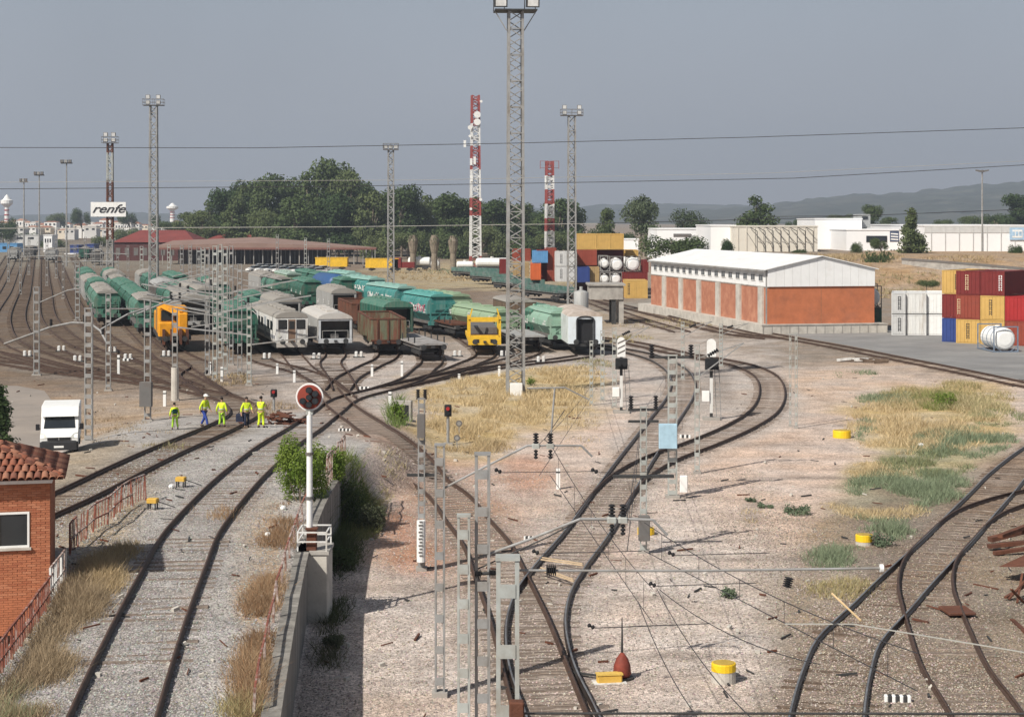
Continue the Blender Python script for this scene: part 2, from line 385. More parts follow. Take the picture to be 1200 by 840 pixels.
def track(label, pts, lift=.03, ymin=30, parts=0, smat=None, rmat=None, spacing=.6, world=False, near=False, sl=True):
    pth = smooth_path([(q if world else P(*q)[:2]) for q in pts], .8)
    d = np.gradient(pth, axis=0); ln = np.linalg.norm(d, axis=1, keepdims=True); d /= np.maximum(ln, 1e-6)
    nrm = np.stack([d[:,1], -d[:,0]], 1)                     # right-hand normal
    z = ghz(pth[:,0], pth[:,1]) + lift
    ALLTR.append((pth, near)); tag_kind = None
    c = (float(pth[0,0]), float(pth[0,1]), 0)
    t = thing('railway_track', label, 'railway track', c, 0, 'railway tracks of the yard')
    smat = smat or SLEEP; rmat = rmat or RAIL
    for s in (-1, 1):
        q = pth + nrm*s*GA/2; V = []; n = len(q); m = len(PROF)
        for i in range(n):
            for u, v in PROF: V.append((q[i,0]+nrm[i,0]*u-c[0], q[i,1]+nrm[i,1]*u-c[1], z[i]+v+.012))
        i0 = np.arange(n-1)[:,None]*m; k = np.arange(m)[None,:]; k2 = (k+1) % m
        Fc = np.stack([i0+k, i0+k2, i0+m+k2, i0+m+k], 2).reshape(-1,4)
        from_np('rail', np.array(V), Fc, rmat, t)
    if rmat is RAILTOP:
        for s in (-1, 1):
            q = pth + nrm*s*GA/2; n = len(q); V = []
            for i in range(n):
                for u, v in ((-.025,.1225),(.025,.1225),(.025,.126),(-.025,.126)): V.append((q[i,0]+nrm[i,0]*u-c[0], q[i,1]+nrm[i,1]*u-c[1], z[i]+v+.012))
            i0 = np.arange(n-1)[:,None]*4; k = np.arange(4)[None,:]; k2 = (k+1) % 4
            from_np('running_surface', np.array(V), np.stack([i0+k, i0+k2, i0+4+k2, i0+4+k], 2).reshape(-1,4), POLISH, t)
    if not sl: return pth
    # sleepers
    acc = np.concatenate([[0], np.cumsum(np.linalg.norm(np.diff(pth, axis=0), axis=1))]); n = int(acc[-1]/spacing); rest = MB(); cnt = 0
    pos = []
    for i in range(n):
        s = i*spacing + rnd.uniform(-.03,.03); x = np.interp(s, acc, pth[:,0]); y = np.interp(s, acc, pth[:,1]); dx = np.interp(s, acc, d[:,0]); dy = np.interp(s, acc, d[:,1])
        pos.append((y, x, dx, dy))
    pos.sort(); inview = 0
    for y, x, dx, dy in pos:
        a = math.atan2(-dx, dy) + rnd.uniform(-.02,.02); zz = float(ghz(x, y)) + min(lift,.047) - .047 + rnd.uniform(-.016,.022)
        vis = y > 38 and abs(x)*F/y < 640
        if vis and cnt < parts:
            cnt += 1; o_ = inst('sleeper', sleeper_mesh(smat, rnd.randrange(4)), t, (x-c[0], y-c[1], zz), a); o_.rotation_euler = (rnd.gauss(0,.05), rnd.gauss(0,.010), a)
        elif vis:
            ca, sa = math.cos(a), math.sin(a); h = [(-1.3,-.12),(1.3,-.12),(1.3,.12),(-1.3,.12)]
            w = [(x-c[0]+u*ca-v*sa, y-c[1]+u*sa+v*ca) for u, v in h]
            rest.add([(p[0],p[1],zz-.1) for p in w]+[(p[0],p[1],zz+.012) for p in w], [(4,5,6,7),(0,1,5,4),(1,2,6,5),(2,3,7,6),(3,0,4,7)])
    if rest.v: tag(rest.build('far_sleepers', smat, t), kind='stuff')
    return pth
T1 = track('grey ballasted track on the raised bank, curving from the bottom left up to the junction',
      [(100,960),(112,905),(134,840),(174,737),(204,670),(222,632),(240,608),(272,572),(300,546),(324,526),(356,505),(382,486),(409,468),(450,457),(500,446.5),(545,437.5),(600,429),(645,424),(687,418)], .035, parts=130, near=True)
T2 = track('track behind the brick hut that passes the workers and bends left into the far yard',
      [(-60,650),(20,613),(94,580),(175,540),(263,501),(287,484),(262,467),(188,452),(88,439),(0,426),(-90,417)], .041, parts=120, smat=SLEEP_D, near=True)
T3 = track('rusty track dropping from the junction past the grass to the centre points',
      [(381,456),(401,478),(425,495),(451,513),(486,543),(523,581),(548,612),(570,640),(588,680),(608,728),(627,785),(644,836),(668,905)], .047, parts=150, near=True)
T4 = track('main track from the bottom centre that curves away past the white signals',
      [(706,960),(683,905),(654,833),(636,790),(628.5,752),(629,725),(637,698),(655,670),(688,628),(721,577),(745,541),(776,497),(797,466),(800,447),(790,433),(768,421),(737,413),(700,407),(660,402)], .053, parts=200, rmat=RAILTOP, near=True)
T5 = track('outer loop track with a tight bend right of the white signals',
      [(700,608),(722,577),(744,557),(777,539),(820,523),(868,502),(895,484),(905,460),(896,441),(872,430),(845,424),(790,414),(740,403),(690,396)], .059, parts=120, near=True)
T6 = track('oily main track running from the bottom right to the right edge',
      [(955,960),(962,905),(971,832),(981,790),(994,757),(1035,714),(1057,690),(1112,635),(1135,610),(1163,580),(1183,558),(1230,522),(1300,490)], .035, parts=110, smat=SLEEP_D, rmat=RAILTOP, near=True)
T7 = track('crossing branch track in the bottom right corner',
      [(1205,960),(1190,905),(1150,832),(1120,788),(1101,742),(1091,713),(1085,690),(1090,660),(1113,633),(1136,611),(1155,600),(1190,588),(1240,576)], .041, parts=110, smat=SLEEP, near=True)
T8 = track('narrow looking track along the edge of the asphalt container yard',
      [(770,364),(830,377),(900,392.5),(982,407.5),(1050,421),(1125,436),(1200,452),(1320,475)], .035, smat=SLEEP_D)
yard = [('siding to the long white railcar', [(280,352),(342,417),(355,432),(378,449),(403,468)]),
        ('siding to the near grey hopper wagon', [(345,362),(393,416),(387,426),(396,440),(405,458)]),
        ('siding to the rusty open wagons', [(395,355),(455,417),(432,431),(408,444),(396,458)]),
        ('siding to the bare dark flat wagon', [(470,383),(506,424),(497,434),(480,447),(450,457)]),
        ('siding to the yellow frame wagon', [(545,396),(569,417),(548,428),(515,441),(470,453)]),
        ('siding to the pale flat wagon and brown box van', [(600,396),(622,414),(592,425),(555,434),(515,443)]),
        ('siding in front of the green wagon behind the masts', [(240,362),(297,416),(312,425),(345,434),(376,446),(398,463)]),
        ('siding to the orange track machine', [(130,340),(205,413),(236,430),(225,441),(252,463)]),
        ('left fan track nearest the wagons', [(85,300),(112,340),(160,388),(195,420),(232,447),(262,467)]),
        ('second left fan track', [(66,300),(80,340),(108,385),(150,412),(210,440),(250,462)]),
        ('third left fan track', [(52,300),(54,340),(62,380),(98,407),(165,432),(225,455)]),
        ('fourth left fan track', [(38,300),(30,340),(22,380),(42,405),(110,428),(180,449)]),
        ('fifth left fan track', [(24,300),(8,340),(-15,380),(0,408),(60,428),(140,446)]),
        ('outermost left fan track', [(10,300),(-14,340),(-50,380),(-40,405),(20,421),(88,438)]),
        ('sunken siding with the long dark flat wagons', [(545,322),(600,331),(660,344),(700,357),(740,372),(800,390)]),
        ('lower loading track along the brick warehouse', [(700,352),(780,372),(860,392),(905,398)])]
for i, (l, p) in enumerate(yard):
    track('brown yard track, ' + l, p, .03 + .006*(i % 6), smat=SLEEP_D)

# ------------------------------------------------------------------ ground sheet
cols = np.concatenate([np.linspace(-900,-30,40), np.arange(-24,1226,6.0), np.linspace(1240,2100,40)])
rows = np.concatenate([np.linspace(3000,1000,14), np.linspace(980,860,18), np.arange(857,420,-2.6), np.arange(420,300,-1.5), np.arange(300,264,-1.0), [263,262,261.2,260.5,260,259.5,259.2,259]])
PX, PY = np.meshgrid(cols, rows)
Yg = F*CH/(PY-HZ); Xg = (PX-600)*Yg/F
# the wall step: move the two columns nearest to it onto the wall line
Zg = ghz(Xg, Yg) - .004*0
TINT = np.zeros(PX.shape + (3,)); TINT[:] = (.52,.42,.355)
nz = vnoise(Xg*.23, Yg*.12)*.6 + vnoise(Xg*.9+9, Yg*.6)*.4
def paint(m, c):
    m = np.clip(m, 0, 1)[..., None]; TINT[:] = TINT*(1-m) + np.array(c)*m
def ell(cx, cy, rx, ry, soft=.35, jag=.5):
    d = np.sqrt(((PX-cx)/rx)**2 + ((PY-cy)/ry)**2) + (nz-.5)*jag*1.6
    return 1 - sst(1-soft, 1+soft, d)
paint((1-sst(430,452,PY)), (.27,.22,.175))                                  # yard: brown
paint((1-sst(470,520,PX + (PY-430)*1.0))*(1-sst(440,520,PY)), (.215,.165,.125))       # left yard
paint(ell(100,360,260,90), (.19,.145,.108))
paint(ell(40,340,90,70), (.16,.12,.09))
paint(ell(160,505,110,45,.3), (.36,.275,.20))
paint(ell(500,446,215,44,.35), (.43,.375,.335))
paint(ell(100,300,300,16,.4), (.22,.19,.15))
paint(ell(560,322,130,18), (.37,.30,.19))
paint(ell(700,385,120,22), (.33,.27,.20))
paint(ell(830,360,120,10), (.30,.27,.23))
paint(ell(1130,330,140,22), (.37,.26,.165))
paint(ell(800,465,150,80,.3), (.46,.40,.355))
paint(ell(720,620,120,140,.4), (.54,.43,.36))
paint(ell(520,640,75,90,.5), (.42,.25,.17))
paint(ell(720,650,80,50,.5), (.53,.37,.295))
paint(ell(880,690,200,120,.4), (.53,.455,.40))
paint(ell(900,570,130,70,.4), (.56,.435,.355))
paint(ell(1000,455,110,28,.4), (.53,.41,.325))
paint(ell(480,760,170,90,.4), (.52,.44,.385))
for q in [(590,470,105,36),(540,510,60,26),(1085,505,95,38),(1110,470,80,22),(1030,550,40,12),(640,445,60,14)]:
    paint(ell(*q)*.85, (.47,.36,.19))
for q in [(1075,570,80,26),(1040,602,60,18),(1100,528,70,12),(995,660,38,16)]:
    paint(ell(*q)*.6, (.25,.25,.15))
paint(sst(0,1,(PX-(1225-(PY-450)*.62))/60 )*sst(500,540,PY), (.235,.185,.135))   # brown bed at the right edge
paint(ell(1110,760,200,150,.3,.35), (.27,.215,.16))
paint(ell(985,690,55,70,.4), (.29,.215,.14))
paint(ell(1010,680,60,50,.5)*.5, (.38,.33,.28))
paint(ell(610,735,60,70,.4)*.75, (.25,.205,.17))
paint(ell(1060,655,50,70,.4)*.7, (.16,.115,.085))
for q in [(915,521,55,1.6),(830,634,65,2.0),(1000,499,50,1.5),(905,655,80,3),(700,655,70,4),(760,700,40,4),(820,768,60,4),(880,600,14,18),(560,700,50,6),(470,690,60,5),(840,455,20,22),(470,800,70,4),(930,560,60,2)]:
    paint(ell(*q, .5, .9)*.55, (.22,.185,.16))
for q in [(505,620,45,18),(500,660,40,14),(620,560,26,20),(545,590,30,12),(690,585,20,30),(430,500,30,8)]:
    paint(ell(*q, .5, .9)*.55, (.40,.20,.125))
for q in [(1060,790,60,30),(1010,815,50,16),(1150,730,60,26),(600,745,40,40),(655,665,34,14),(715,575,16,20)]:
    paint(ell(*q, .5, .8)*.5, (.12,.095,.078))
# raised bank: pale grey ballast
bank = sst(.2, .8, ghz(Xg, Yg))*(Xg < wallx(Yg)+.4)*(Yg < 130)
paint(bank*.9, (.38,.36,.34))
paint(ell(110,640,60,110,.4)*bank, (.36,.29,.21))
paint(ell(40,800,70,60,.4)*bank, (.35,.27,.18))
paint(ell(300,740,30,110,.4)*bank, (.34,.25,.17))
# stone beds under the tracks
from itertools import chain
for pth, near in ALLTR:
    if not near:
        continue
    sel = (Yg < 200)
    xs, ys = Xg[sel], Yg[sel]; dm = np.full(xs.shape, 9.0)
    pp = pth[::2]
    for i in range(0, len(pp), 64):
        ch = pp[i:i+64]; dd = np.sqrt((xs[:,None]-ch[None,:,0])**2 + (ys[:,None]-ch[None,:,1])**2).min(1); dm = np.minimum(dm, dd)
    mk = np.zeros(PX.shape); mk[sel] = 1 - sst(.9, 2.6, dm + (nz[sel]-.5)*1.4)
    mk2 = np.zeros(PX.shape); mk2[sel] = (1 - sst(.25, .75, np.abs(dm-.87)))
    cB = (.42,.37,.33)
    if pth is T1: cB = (.385,.365,.345)
    if pth is T2: cB = (.235,.205,.17)
    if pth is T6 or pth is T7: cB = (.245,.195,.15)
    if pth is T3: cB = (.36,.275,.22)
    paint(mk*.75, cB); paint(mk2*.28, (.17,.10,.07))
V = np.stack([Xg, Yg, Zg], 2).reshape(-1,3); nr, nc = PX.shape
i0 = (np.arange(nr-1)[:,None]*nc + np.arange(nc-1)[None,:]).ravel()
GROUND = tintmat('gravel_and_dirt')
tag(from_np('ground', V, np.stack([i0, i0+1, i0+nc+1, i0+nc], 1), GROUND, None, TINT.reshape(-1,3)), kind='structure')

# ------------------------------------------------------------------ asphalt container yard and the access road at the left
def sheet(name, pxs, m, z=.012, rim=0.0):
    pts = [P(*q) for q in pxs]; b = MB(); b.prism([(p.x, p.y) for p in pts], 'z', z-.25, z)
    return tag(b.build(name, m), kind='structure')
ASPH = mat('asphalt', (.215,.212,.208), .9, 0, .16, .25, .25, 60, c2=(.27,.262,.25), amt2=.45, s2=.12, fine=.12)
ROADM = mat('dusty_road', (.27,.235,.205), .9, 0, .14, .3, .2, 60, c2=(.33,.28,.235), amt2=.45, s2=.2, fine=.1)
sheet('asphalt_yard', [(905,389),(1000,406),(1070,420),(1130,432),(1200,446),(1330,474),(1330,392),(1200,392),(1090,384),(1000,384),(935,384)], ASPH)
sheet('access_road', [(-40,452),(20,452),(52,458),(64,474),(58,500),(48,520),(40,548),(20,580),(-60,600)], ROADM)

# ------------------------------------------------------------------ hills and haze
def ridge(name, prof, Y, depth, m, seed):
    r = np.random.RandomState(seed); xs = np.array([p[0] for p in prof]); hs = np.array([p[1] for p in prof]); V = []; nx, ny = 220, 14
    px = np.linspace(xs[0], xs[-1], nx)
    for j in range(ny):
        t = j/(ny-1); y = Y - depth*(1-t)
        h = np.interp(px, xs, hs); top = CH + (HZ-h)*Y/F
        zz = top*np.sin(t*math.pi/2)**.9 * (.88 + .12*vnoise(px*.02+seed, np.full(nx, j*.9))) + 10*(vnoise(px*.11, np.full(nx, j*1.7+seed))-.5)*(t>.05) - (2 if j == 0 else 0)
        V += [((px[i]-600)*Y/F, y, zz[i]) for i in range(nx)]
    px2 = px; V += [((px[i]-600)*Y/F, Y+depth*.6, -5) for i in range(nx)]
    ny += 1; i0 = (np.arange(ny-1)[:,None]*nx + np.arange(nx-1)[None,:]).ravel()
    return tag(from_np(name, np.array(V), np.stack([i0,i0+1,i0+nx+1,i0+nx],1), m, smooth=True), kind='structure')
HILL = mat('hill_scrub', (.055,.062,.050), .95, 0, .45, .012, c2=(.11,.10,.08), amt2=.40, s2=.006)
ridge('hill_ridge', [(560,262),(700,256),(780,250),(840,243),(880,240),(940,233),(1000,228),(1060,226),(1100,220),(1150,216),(1200,211),(1300,200),(1500,190),(1900,215)], 4300, 1500, HILL, 5)
ridge('low_hills', [(-500,250),(-100,254),(60,252),(140,248),(230,252),(330,250),(420,251),(560,247),(700,240),(780,238),(860,240),(950,246),(1100,250)], 5600, 900, HILL, 9)
b = MB(); b.box(-6200, 6200, -120, 6900, -6.5, 330)
hz = bpy.data.materials.new('haze_air'); hz.use_nodes = True; hz.node_tree.nodes.clear()
pv = hz.node_tree.nodes.new('ShaderNodeVolumePrincipled'); ho = hz.node_tree.nodes.new('ShaderNodeOutputMaterial')
pv.inputs['Color'].default_value = (.74,.85,1.0,1); pv.inputs['Density'].default_value = .00020; pv.inputs['Anisotropy'].default_value = .2
hz.node_tree.links.new(pv.outputs[0], ho.inputs['Volume'])
HAZE = True
if HAZE: tag(b.build('haze', hz), kind='stuff')
# ------------------------------------------------------------------ retaining wall, pier, railings
def local(o, p): return (p[0]-o[0], p[1]-o[1], p[2]-o[2])
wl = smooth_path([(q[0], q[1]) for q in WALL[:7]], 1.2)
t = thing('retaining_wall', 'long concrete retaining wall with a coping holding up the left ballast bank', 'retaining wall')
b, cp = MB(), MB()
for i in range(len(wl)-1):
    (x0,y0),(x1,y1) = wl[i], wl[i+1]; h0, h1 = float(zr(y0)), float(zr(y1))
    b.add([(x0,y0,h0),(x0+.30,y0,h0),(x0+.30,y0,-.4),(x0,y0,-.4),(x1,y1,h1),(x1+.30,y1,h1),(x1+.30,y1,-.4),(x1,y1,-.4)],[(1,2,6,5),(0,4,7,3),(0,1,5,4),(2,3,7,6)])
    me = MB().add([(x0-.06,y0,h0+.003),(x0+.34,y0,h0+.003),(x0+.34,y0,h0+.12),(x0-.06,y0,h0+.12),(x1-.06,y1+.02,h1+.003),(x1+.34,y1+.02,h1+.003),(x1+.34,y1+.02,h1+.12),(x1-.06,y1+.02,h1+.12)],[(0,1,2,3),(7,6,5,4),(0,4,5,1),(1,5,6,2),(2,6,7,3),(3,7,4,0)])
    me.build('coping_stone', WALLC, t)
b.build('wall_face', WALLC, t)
# the concrete pier that carries the round signal
pz = float(zr(51.5))
pr = P(360, 650, pz); pw = .92
t = thing('concrete_pier', 'square concrete pier against the retaining wall under the round signal', 'pier', (pr.x, pr.y, 0))
b = MB(); b.bbox(-.30, .62, -.1, 1.3, -.3, pz+.02, .03); b.build('pier_block', CONCP, t)
b = MB(); b.box(-.34, .66, -.14, 1.34, pz+.023, pz+.12); b.build('pier_cap', CONC, t)
t = thing('guard_frame', 'small white tubular guard frame on top of the concrete pier', 'guard rail', (pr.x, pr.y, pz+.12))
for x in (-.28, .58):
    for y in (-.05, 1.2): MB().bar((x,y,0),(x,y,.56),.045).build('post', WHITED, t)
for z in (.28,.56):
    for q in (((-.28,-.05,z),(.58,-.05,z)),((-.28,1.2,z),(.58,1.2,z)),((-.28,-.05,z),(-.28,1.2,z)),((.58,-.05,z),(.58,1.2,z))): MB().bar(*q,.04).build('rail', WHITED, t)
t = thing('signal_box', 'rusty brown terminal box at the foot of the round signal', 'box', (pr.x+.12, pr.y+.15, pz+.12))
MB().bbox(-.15,.15,-.1,.12,0,.62,.02).build('cabinet', RUST, t); MB().box(-.18,.18,-.13,.15,.622,.67).build('lid', RUST, t)

def railing(label, pts, h, n_mid, m, m2, step, name='railing', wobble=.05, balus=True, cat='railing', patchy=False):
    """post-and-rail fence through world points (x, y, z)"""
    o = pts[0]; t = thing(name, label, cat, tuple(o)); q = [np.array(p) for p in pts]
    L = [0]
    for a, c in zip(q, q[1:]): L.append(L[-1] + float(np.linalg.norm(c-a)))
    ip = lambda s: tuple(float(np.interp(s, L, [p[k] for p in q]) - o[k]) for k in range(3))
    n = max(2, int(L[-1]/step)); tops = []
    for i in range(n+1):
        x, y, z = ip(L[-1]*i/n); lean = rnd.uniform(-wobble, wobble)
        MB().bar((x,y,z-.1),(x+lean,y,z+h),.055).build('post', m, t); tops.append((x, y, z, lean))
    for (x,y,z,l),(x1,y1,z1,l1) in zip(tops, tops[1:]):
        for k in range(n_mid):
            f = (k+1)/n_mid; f = f if k == n_mid-1 else f*.9
            if patchy and rnd.random() < .15: continue
            MB().bar((x+l*f,y,z+h*f),(x1+l1*f,y1,z1+h*f),.045).build('rail', m2 if rnd.random() < .5 else m, t)
        if balus:
            k = max(2, int(step/.22))
            for j in range(1, k):
                f = j/k
                if patchy and rnd.random() < .12: continue
                a = (x+(x1-x)*f, y+(y1-y)*f, z+(z1-z)*f); r0 = rnd.uniform(-.03,.03)
                MB().bar((a[0],a[1],a[2]+h*.08),(a[0]+r0,a[1],a[2]+h),.028).build('baluster', m if rnd.random() < .6 else m2, t)
    return t
RUSTW = mat('flaking_white_on_rust', (.56,.50,.46), .8, 0, .2, 6, c2=(.17,.075,.05), amt2=.52, s2=5)
RUSTP = mat('red_rust_paint', (.22,.075,.05), .8, 0, .3, 5, c2=(.45,.36,.32), amt2=.38, s2=4)
railing('rusty white railing with leaning bars standing along the ballast bank right of the brick hut',
        [P(82,650)+Vector((0,0,.02)), P(110,622), P(124,617), P(140,600), P(171,586)], .92, 2, RUSTP, RUSTW, 1.25, wobble=.09, patchy=True)
railing('low rust red handrail sloping down in front of the brick hut', [P(-24,824,2.0), P(0,792,2.0), P(34,745,2.0), P(62,704,2.0)], .75, 2, RUSTP, RUSTP, 1.1, wobble=.02)
railing('white metal railing piece beside the corner of the brick hut', [P(60,708,2.0), P(77,683,2.0)], .95, 2, WHITED, RUSTW, .8, wobble=.03)
railing('flaking single rail along the top of the retaining wall', [Vector((x-.22, y, float(zr(y))+.1)) for x, y in wl[6:40:3]], .5, 1, RUSTW, RUSTP, 1.9, balus=False, wobble=.05, name='wall_handrail')
railing('leaning whitewashed panel fence above the far end of the retaining wall', [Vector((x+.1, y, float(zr(y))+.1)) for x, y in wl[0:7:2]], 1.15, 2, RUSTW, RUSTW, .9, name='panel_fence', cat='fence', wobble=.12)

# ------------------------------------------------------------------ the brick hut at the left edge
HB = at(59, 742, 46.5); hz0 = HB.z
t = thing('brick_hut', 'small orange brick hut with a clay tile roof at the left edge', 'hut', (HB.x, HB.y, hz0), R(13))
HW, HD, HH = 5.0, 3.6, 4.1
MB().box(-HW, -.012, .012, HD, 0, HH).build('wall_core', MORTAR, t)
wx0, wx1, wz0, wz1 = -2.2, -.55, 2.38, 3.34
bl, bh = .245, .0635; bm_full = None
bricks = []
for r in range(int(HH/bh)):
    z = r*bh; off = (r % 2)*bl/2
    k = 0
    while True:
        x1 = -k*bl - (off if k else 0); x0 = x1 - (bl if k or not off else off)
        if k == 0 and off: x1, x0 = 0, -off
        if k and off: x1 = -off - (k-1)*bl; x0 = x1 - bl
        k += 1
        if x1 < -HW: break
        x0 = max(x0, -HW)
        if z + bh > wz0-.02 and z < wz1+.02 and x1 > wx0-.02 and x0 < wx1+.02:
            if x0 < wx0-.06: x1 = min(x1, wx0-.03)
            elif x1 > wx1+.06: x0 = max(x0, wx1+.03)
            else: continue
        bricks.append((x0, x1, z))
bme = MB().bbox(-.5, .5, 0, .1, 0, 1, .03).build('brick', BRICK); bmesh_ = bme.data; bpy.data.objects.remove(bme)
bmats = [bmesh_] + [bmesh_.copy() for _ in range(3)]
for i, c in enumerate([(.44,.165,.085),(.36,.125,.065),(.46,.19,.105)]):
    bmats[i+1].materials[0] = mat('brick_tone_%s' % 'abc'[i], c, .9, 0, .22, 4, .3, 40)
bricks.sort(key=lambda q: (0 if (q[0] > -1.95 and q[2] > .25) else 1, -q[2]))
rest = MB()
for i, (x0, x1, z) in enumerate(bricks):
    if i < 300:
        inst('brick', bmats[rnd.choice([0,0,1,2,3])], t, ((x0+x1)/2, -.002+rnd.uniform(-.004,.004), z+.004), 0, (x1-x0-.010, .3, bh-.009))
    else: rest.box(x0+.005, x1-.005, -.002, .03, z+.004, z+bh-.005)
tag(rest.build('brick_courses', BRICK, t), kind='stuff')
sb = MB()
for r in range(int(HH/bh)):
    off = (r % 2)*bl/2; y = .04 + (0 if not off else -.02)
    while y < HD: sb.box(-.03, .002, y, min(HD, y+bl-.01), r*bh+.004, r*bh+bh-.005); y += bl
tag(sb.build('side_brick_courses', BRICK, t), kind='stuff')
MB().box(-HW-.03, .05, -.05, HD+.03, HH+.003, HH+.13).build('cornice', WHITE, t)
wn = MB(); 
for q in ((wx0,wx1,wz0,wz0+.055),(wx0,wx1,wz1-.055,wz1),(wx0,wx0+.055,wz0+.055,wz1-.055),(wx1-.055,wx1,wz0+.055,wz1-.055),((wx0+wx1)/2-.04,(wx0+wx1)/2+.04,wz0+.055,wz1-.055)): wn.box(q[0],q[1],-.03,.05,q[2],q[3])
wn = wn.build('window_frame', WHITE, t)
for a, c in ((wx0+.055,(wx0+wx1)/2-.04),((wx0+wx1)/2+.04,wx1-.055)): MB().box(a, c, .008, .02, wz0+.055, wz1-.055).build('pane', GLASS, wn)
MB().box(wx0-.05, wx1+.05, -.08, .03, wz0-.07, wz0-.002).build('window_sill', CONCP, wn)
# hipped roof carrying rows of half-round tiles
ov = .34; zb = HH+.135; rz_ = .82
x0, x1, y0, y1 = -HW-ov, ov, -ov, HD+ov; ym = (y0+y1)/2; rx1 = x1-(ym-y0); rx0 = x0+(ym-y0)
MB().add([(x0,y0,zb),(x1,y0,zb),(x1,y1,zb),(x0,y1,zb),(rx0,ym,zb+rz_),(rx1,ym,zb+rz_)],[(0,1,5,4),(1,2,5),(2,3,4,5),(3,0,4),(3,2,1,0)]).build('roof_deck', mat('roof_deck', (.20,.08,.05), .9), t)
TILES = [mat('clay_tile_%s' % n, c, .9, 0, .25, 3, .3, 30, c2=(.13,.08,.06), amt2=.42, s2=2.5) for n, c in (('red',(.27,.095,.055)),('brown',(.20,.075,.05)),('pale',(.32,.145,.09)))]
def tile_mesh(m):
    b = MB(); n = 5; vs = []
    for j, (yy, rr, zz) in enumerate(((0,.105,.02),(.44,.085,0))):
        for k in range(n+1):
            a = math.pi*k/n; vs.append((math.cos(a)*rr, yy, math.sin(a)*rr*.9+zz))
        for k in range(n+1):
            a = math.pi*k/n; vs.append((math.cos(a)*(rr-.02), yy, math.sin(a)*(rr-.02)*.9+zz))
    m_ = n+1; fs = []
    for k in range(n):
        fs += [(k,k+1,2*m_+k+1,2*m_+k),(m_+k,3*m_+k,3*m_+k+1,m_+k+1),(k,m_+k,m_+k+1,k+1)]
    b.add(vs, fs); o = b.build('tile', m, smooth=True); d = o.data; bpy.data.objects.remove(o); return d
tms = [tile_mesh(m) for m in TILES]
sl_len = math.hypot(ym-y0, rz_); slope = math.atan2(rz_, ym-y0); cnt = 0
def put_tile(p, rz, tilt):
    global cnt
    o = bpy.data.objects.new('roof_tile', rnd.choice(tms)); COL.objects.link(o); o.parent = t; o.location = p; cnt += 1
    o.rotation_mode = 'XYZ'; o.rotation_euler = (tilt + rnd.uniform(-.03,.03), rnd.uniform(-.04,.04), rz + rnd.uniform(-.03,.03))
nrow = int(sl_len/.36)
for r in range(nrow+1):
    s = r*.36 - .05; f = s/sl_len
    y = y0 + (ym-y0)*f; z = zb + rz_*f + .02
    xx = x1 - .1 - (ym-y0)*f
    while xx > max(x0 + (ym-y0)*f, -3.3):
        put_tile((xx, y, z), 0, slope); xx -= .205
    yy = y0 + .1 + (ym-y0)*f
    while yy < y1 - (ym-y0)*f:                                # right hip
        put_tile((x1-(ym-y0)*f, yy, z), R(90), slope); yy += .205
for k in range(9):
    f = k/9; put_tile((x1-(ym-y0)*f-.02, y0+(ym-y0)*f+.02, zb+rz_*f+.07), R(45), math.atan2(rz_, (ym-y0)*1.414))

# ------------------------------------------------------------------ brick warehouse with a white sheet roof
WC = at(899, 391, 180.5); WC.z = 0
TH = R(11.5)
t = thing('brick_warehouse', 'long brick warehouse with white sheet gable and roof beside the container yard', 'warehouse', (WC.x, WC.y, 0), TH)
wW, wL, zd, zbk, ze, za = 12.1, 44.0, 1.0, 4.95, 6.75, 8.1
MB().box(-.9, wW+1.0, -1.1, wL+3, 0, zd-.004).build('loading_dock', CONCP, t)
for k in range(14): MB().box(-.9+k*.98, -.9+k*.98+.10, -1.13, -1.09, .05, zd-.06).build('dock_post', CONC, t)
MB().box(-.96, wW+1.06, -1.16, -.9, zd-.12, zd+.004).build('dock_edge', CONC, t)
MB().box(0, wW, 0, .25, zd, zbk).build('gable_wall', mat('stained_brick', (.46,.155,.072), .9, 0, .16, .9, .3, 40, c2=(.33,.125,.07), amt2=.40, s2=.35, fine=.2), t)
MB().box(wW*.5-.03,wW*.5+.03,-.012,.02,zd,zbk-.1).build('wall_joint', MORTAR, t)
MB().bar((-.42,-.4,ze-.12),(-.42,wL,ze-.12),.18).build('gutter', STEEL, t)
MB().box(0.003, .25, .25, wL, zd, zbk).build('side_wall', BRICKP, t)
MB().box(wW-.25, wW-.003, .25, wL, zd, zbk).build('far_side_wall', BRICK, t)
# white corrugated gable: one sheet panel after another
SHEETW = mat('white_sheet', (.80,.80,.79), .45, 0, .05, .6, c2=(.70,.69,.66), amt2=.35)
n = 13
for k in range(n):
    a, c = wW*k/n+.01, wW*(k+1)/n-.01
    zz = lambda x: ze + (za-ze)*(1-abs(x-wW/2)/(wW/2))
    MB().add([(a,-.16,zbk+.004),(c,-.16,zbk+.004),(c,-.16,zz(c)),(a,-.16,zz(a)),(a,.1,zbk+.004),(c,.1,zbk+.004),(c,.1,zz(c)),(a,.1,zz(a))],[(0,1,2,3),(7,6,5,4),(0,4,5,1),(1,5,6,2),(2,6,7,3),(3,7,4,0)]).build('gable_panel', SHEETW, t)
nr_ = 22
for side in (0, 1):
    for k in range(nr_):
        a, c = -.4 + (wL+.4)*k/nr_, -.4 + (wL+.4)*(k+1)/nr_-.02
        xe, xr = (-.35, wW/2) if side == 0 else (wW+.35, wW/2); dz = rnd.uniform(0,.012)
        MB().add([(xe,a,ze-.04+dz),(xr,a,za+.04+dz),(xr,c,za+.04+dz),(xe,c,ze-.04+dz),(xe,a,ze+.04+dz),(xr,a,za+.12+dz),(xr,c,za+.12+dz),(xe,c,ze+.04+dz)],[(3,2,1,0),(4,5,6,7),(0,1,5,4),(1,2,6,5),(2,3,7,6),(3,0,4,7)]).build('roof_sheet', SHEETW, t)
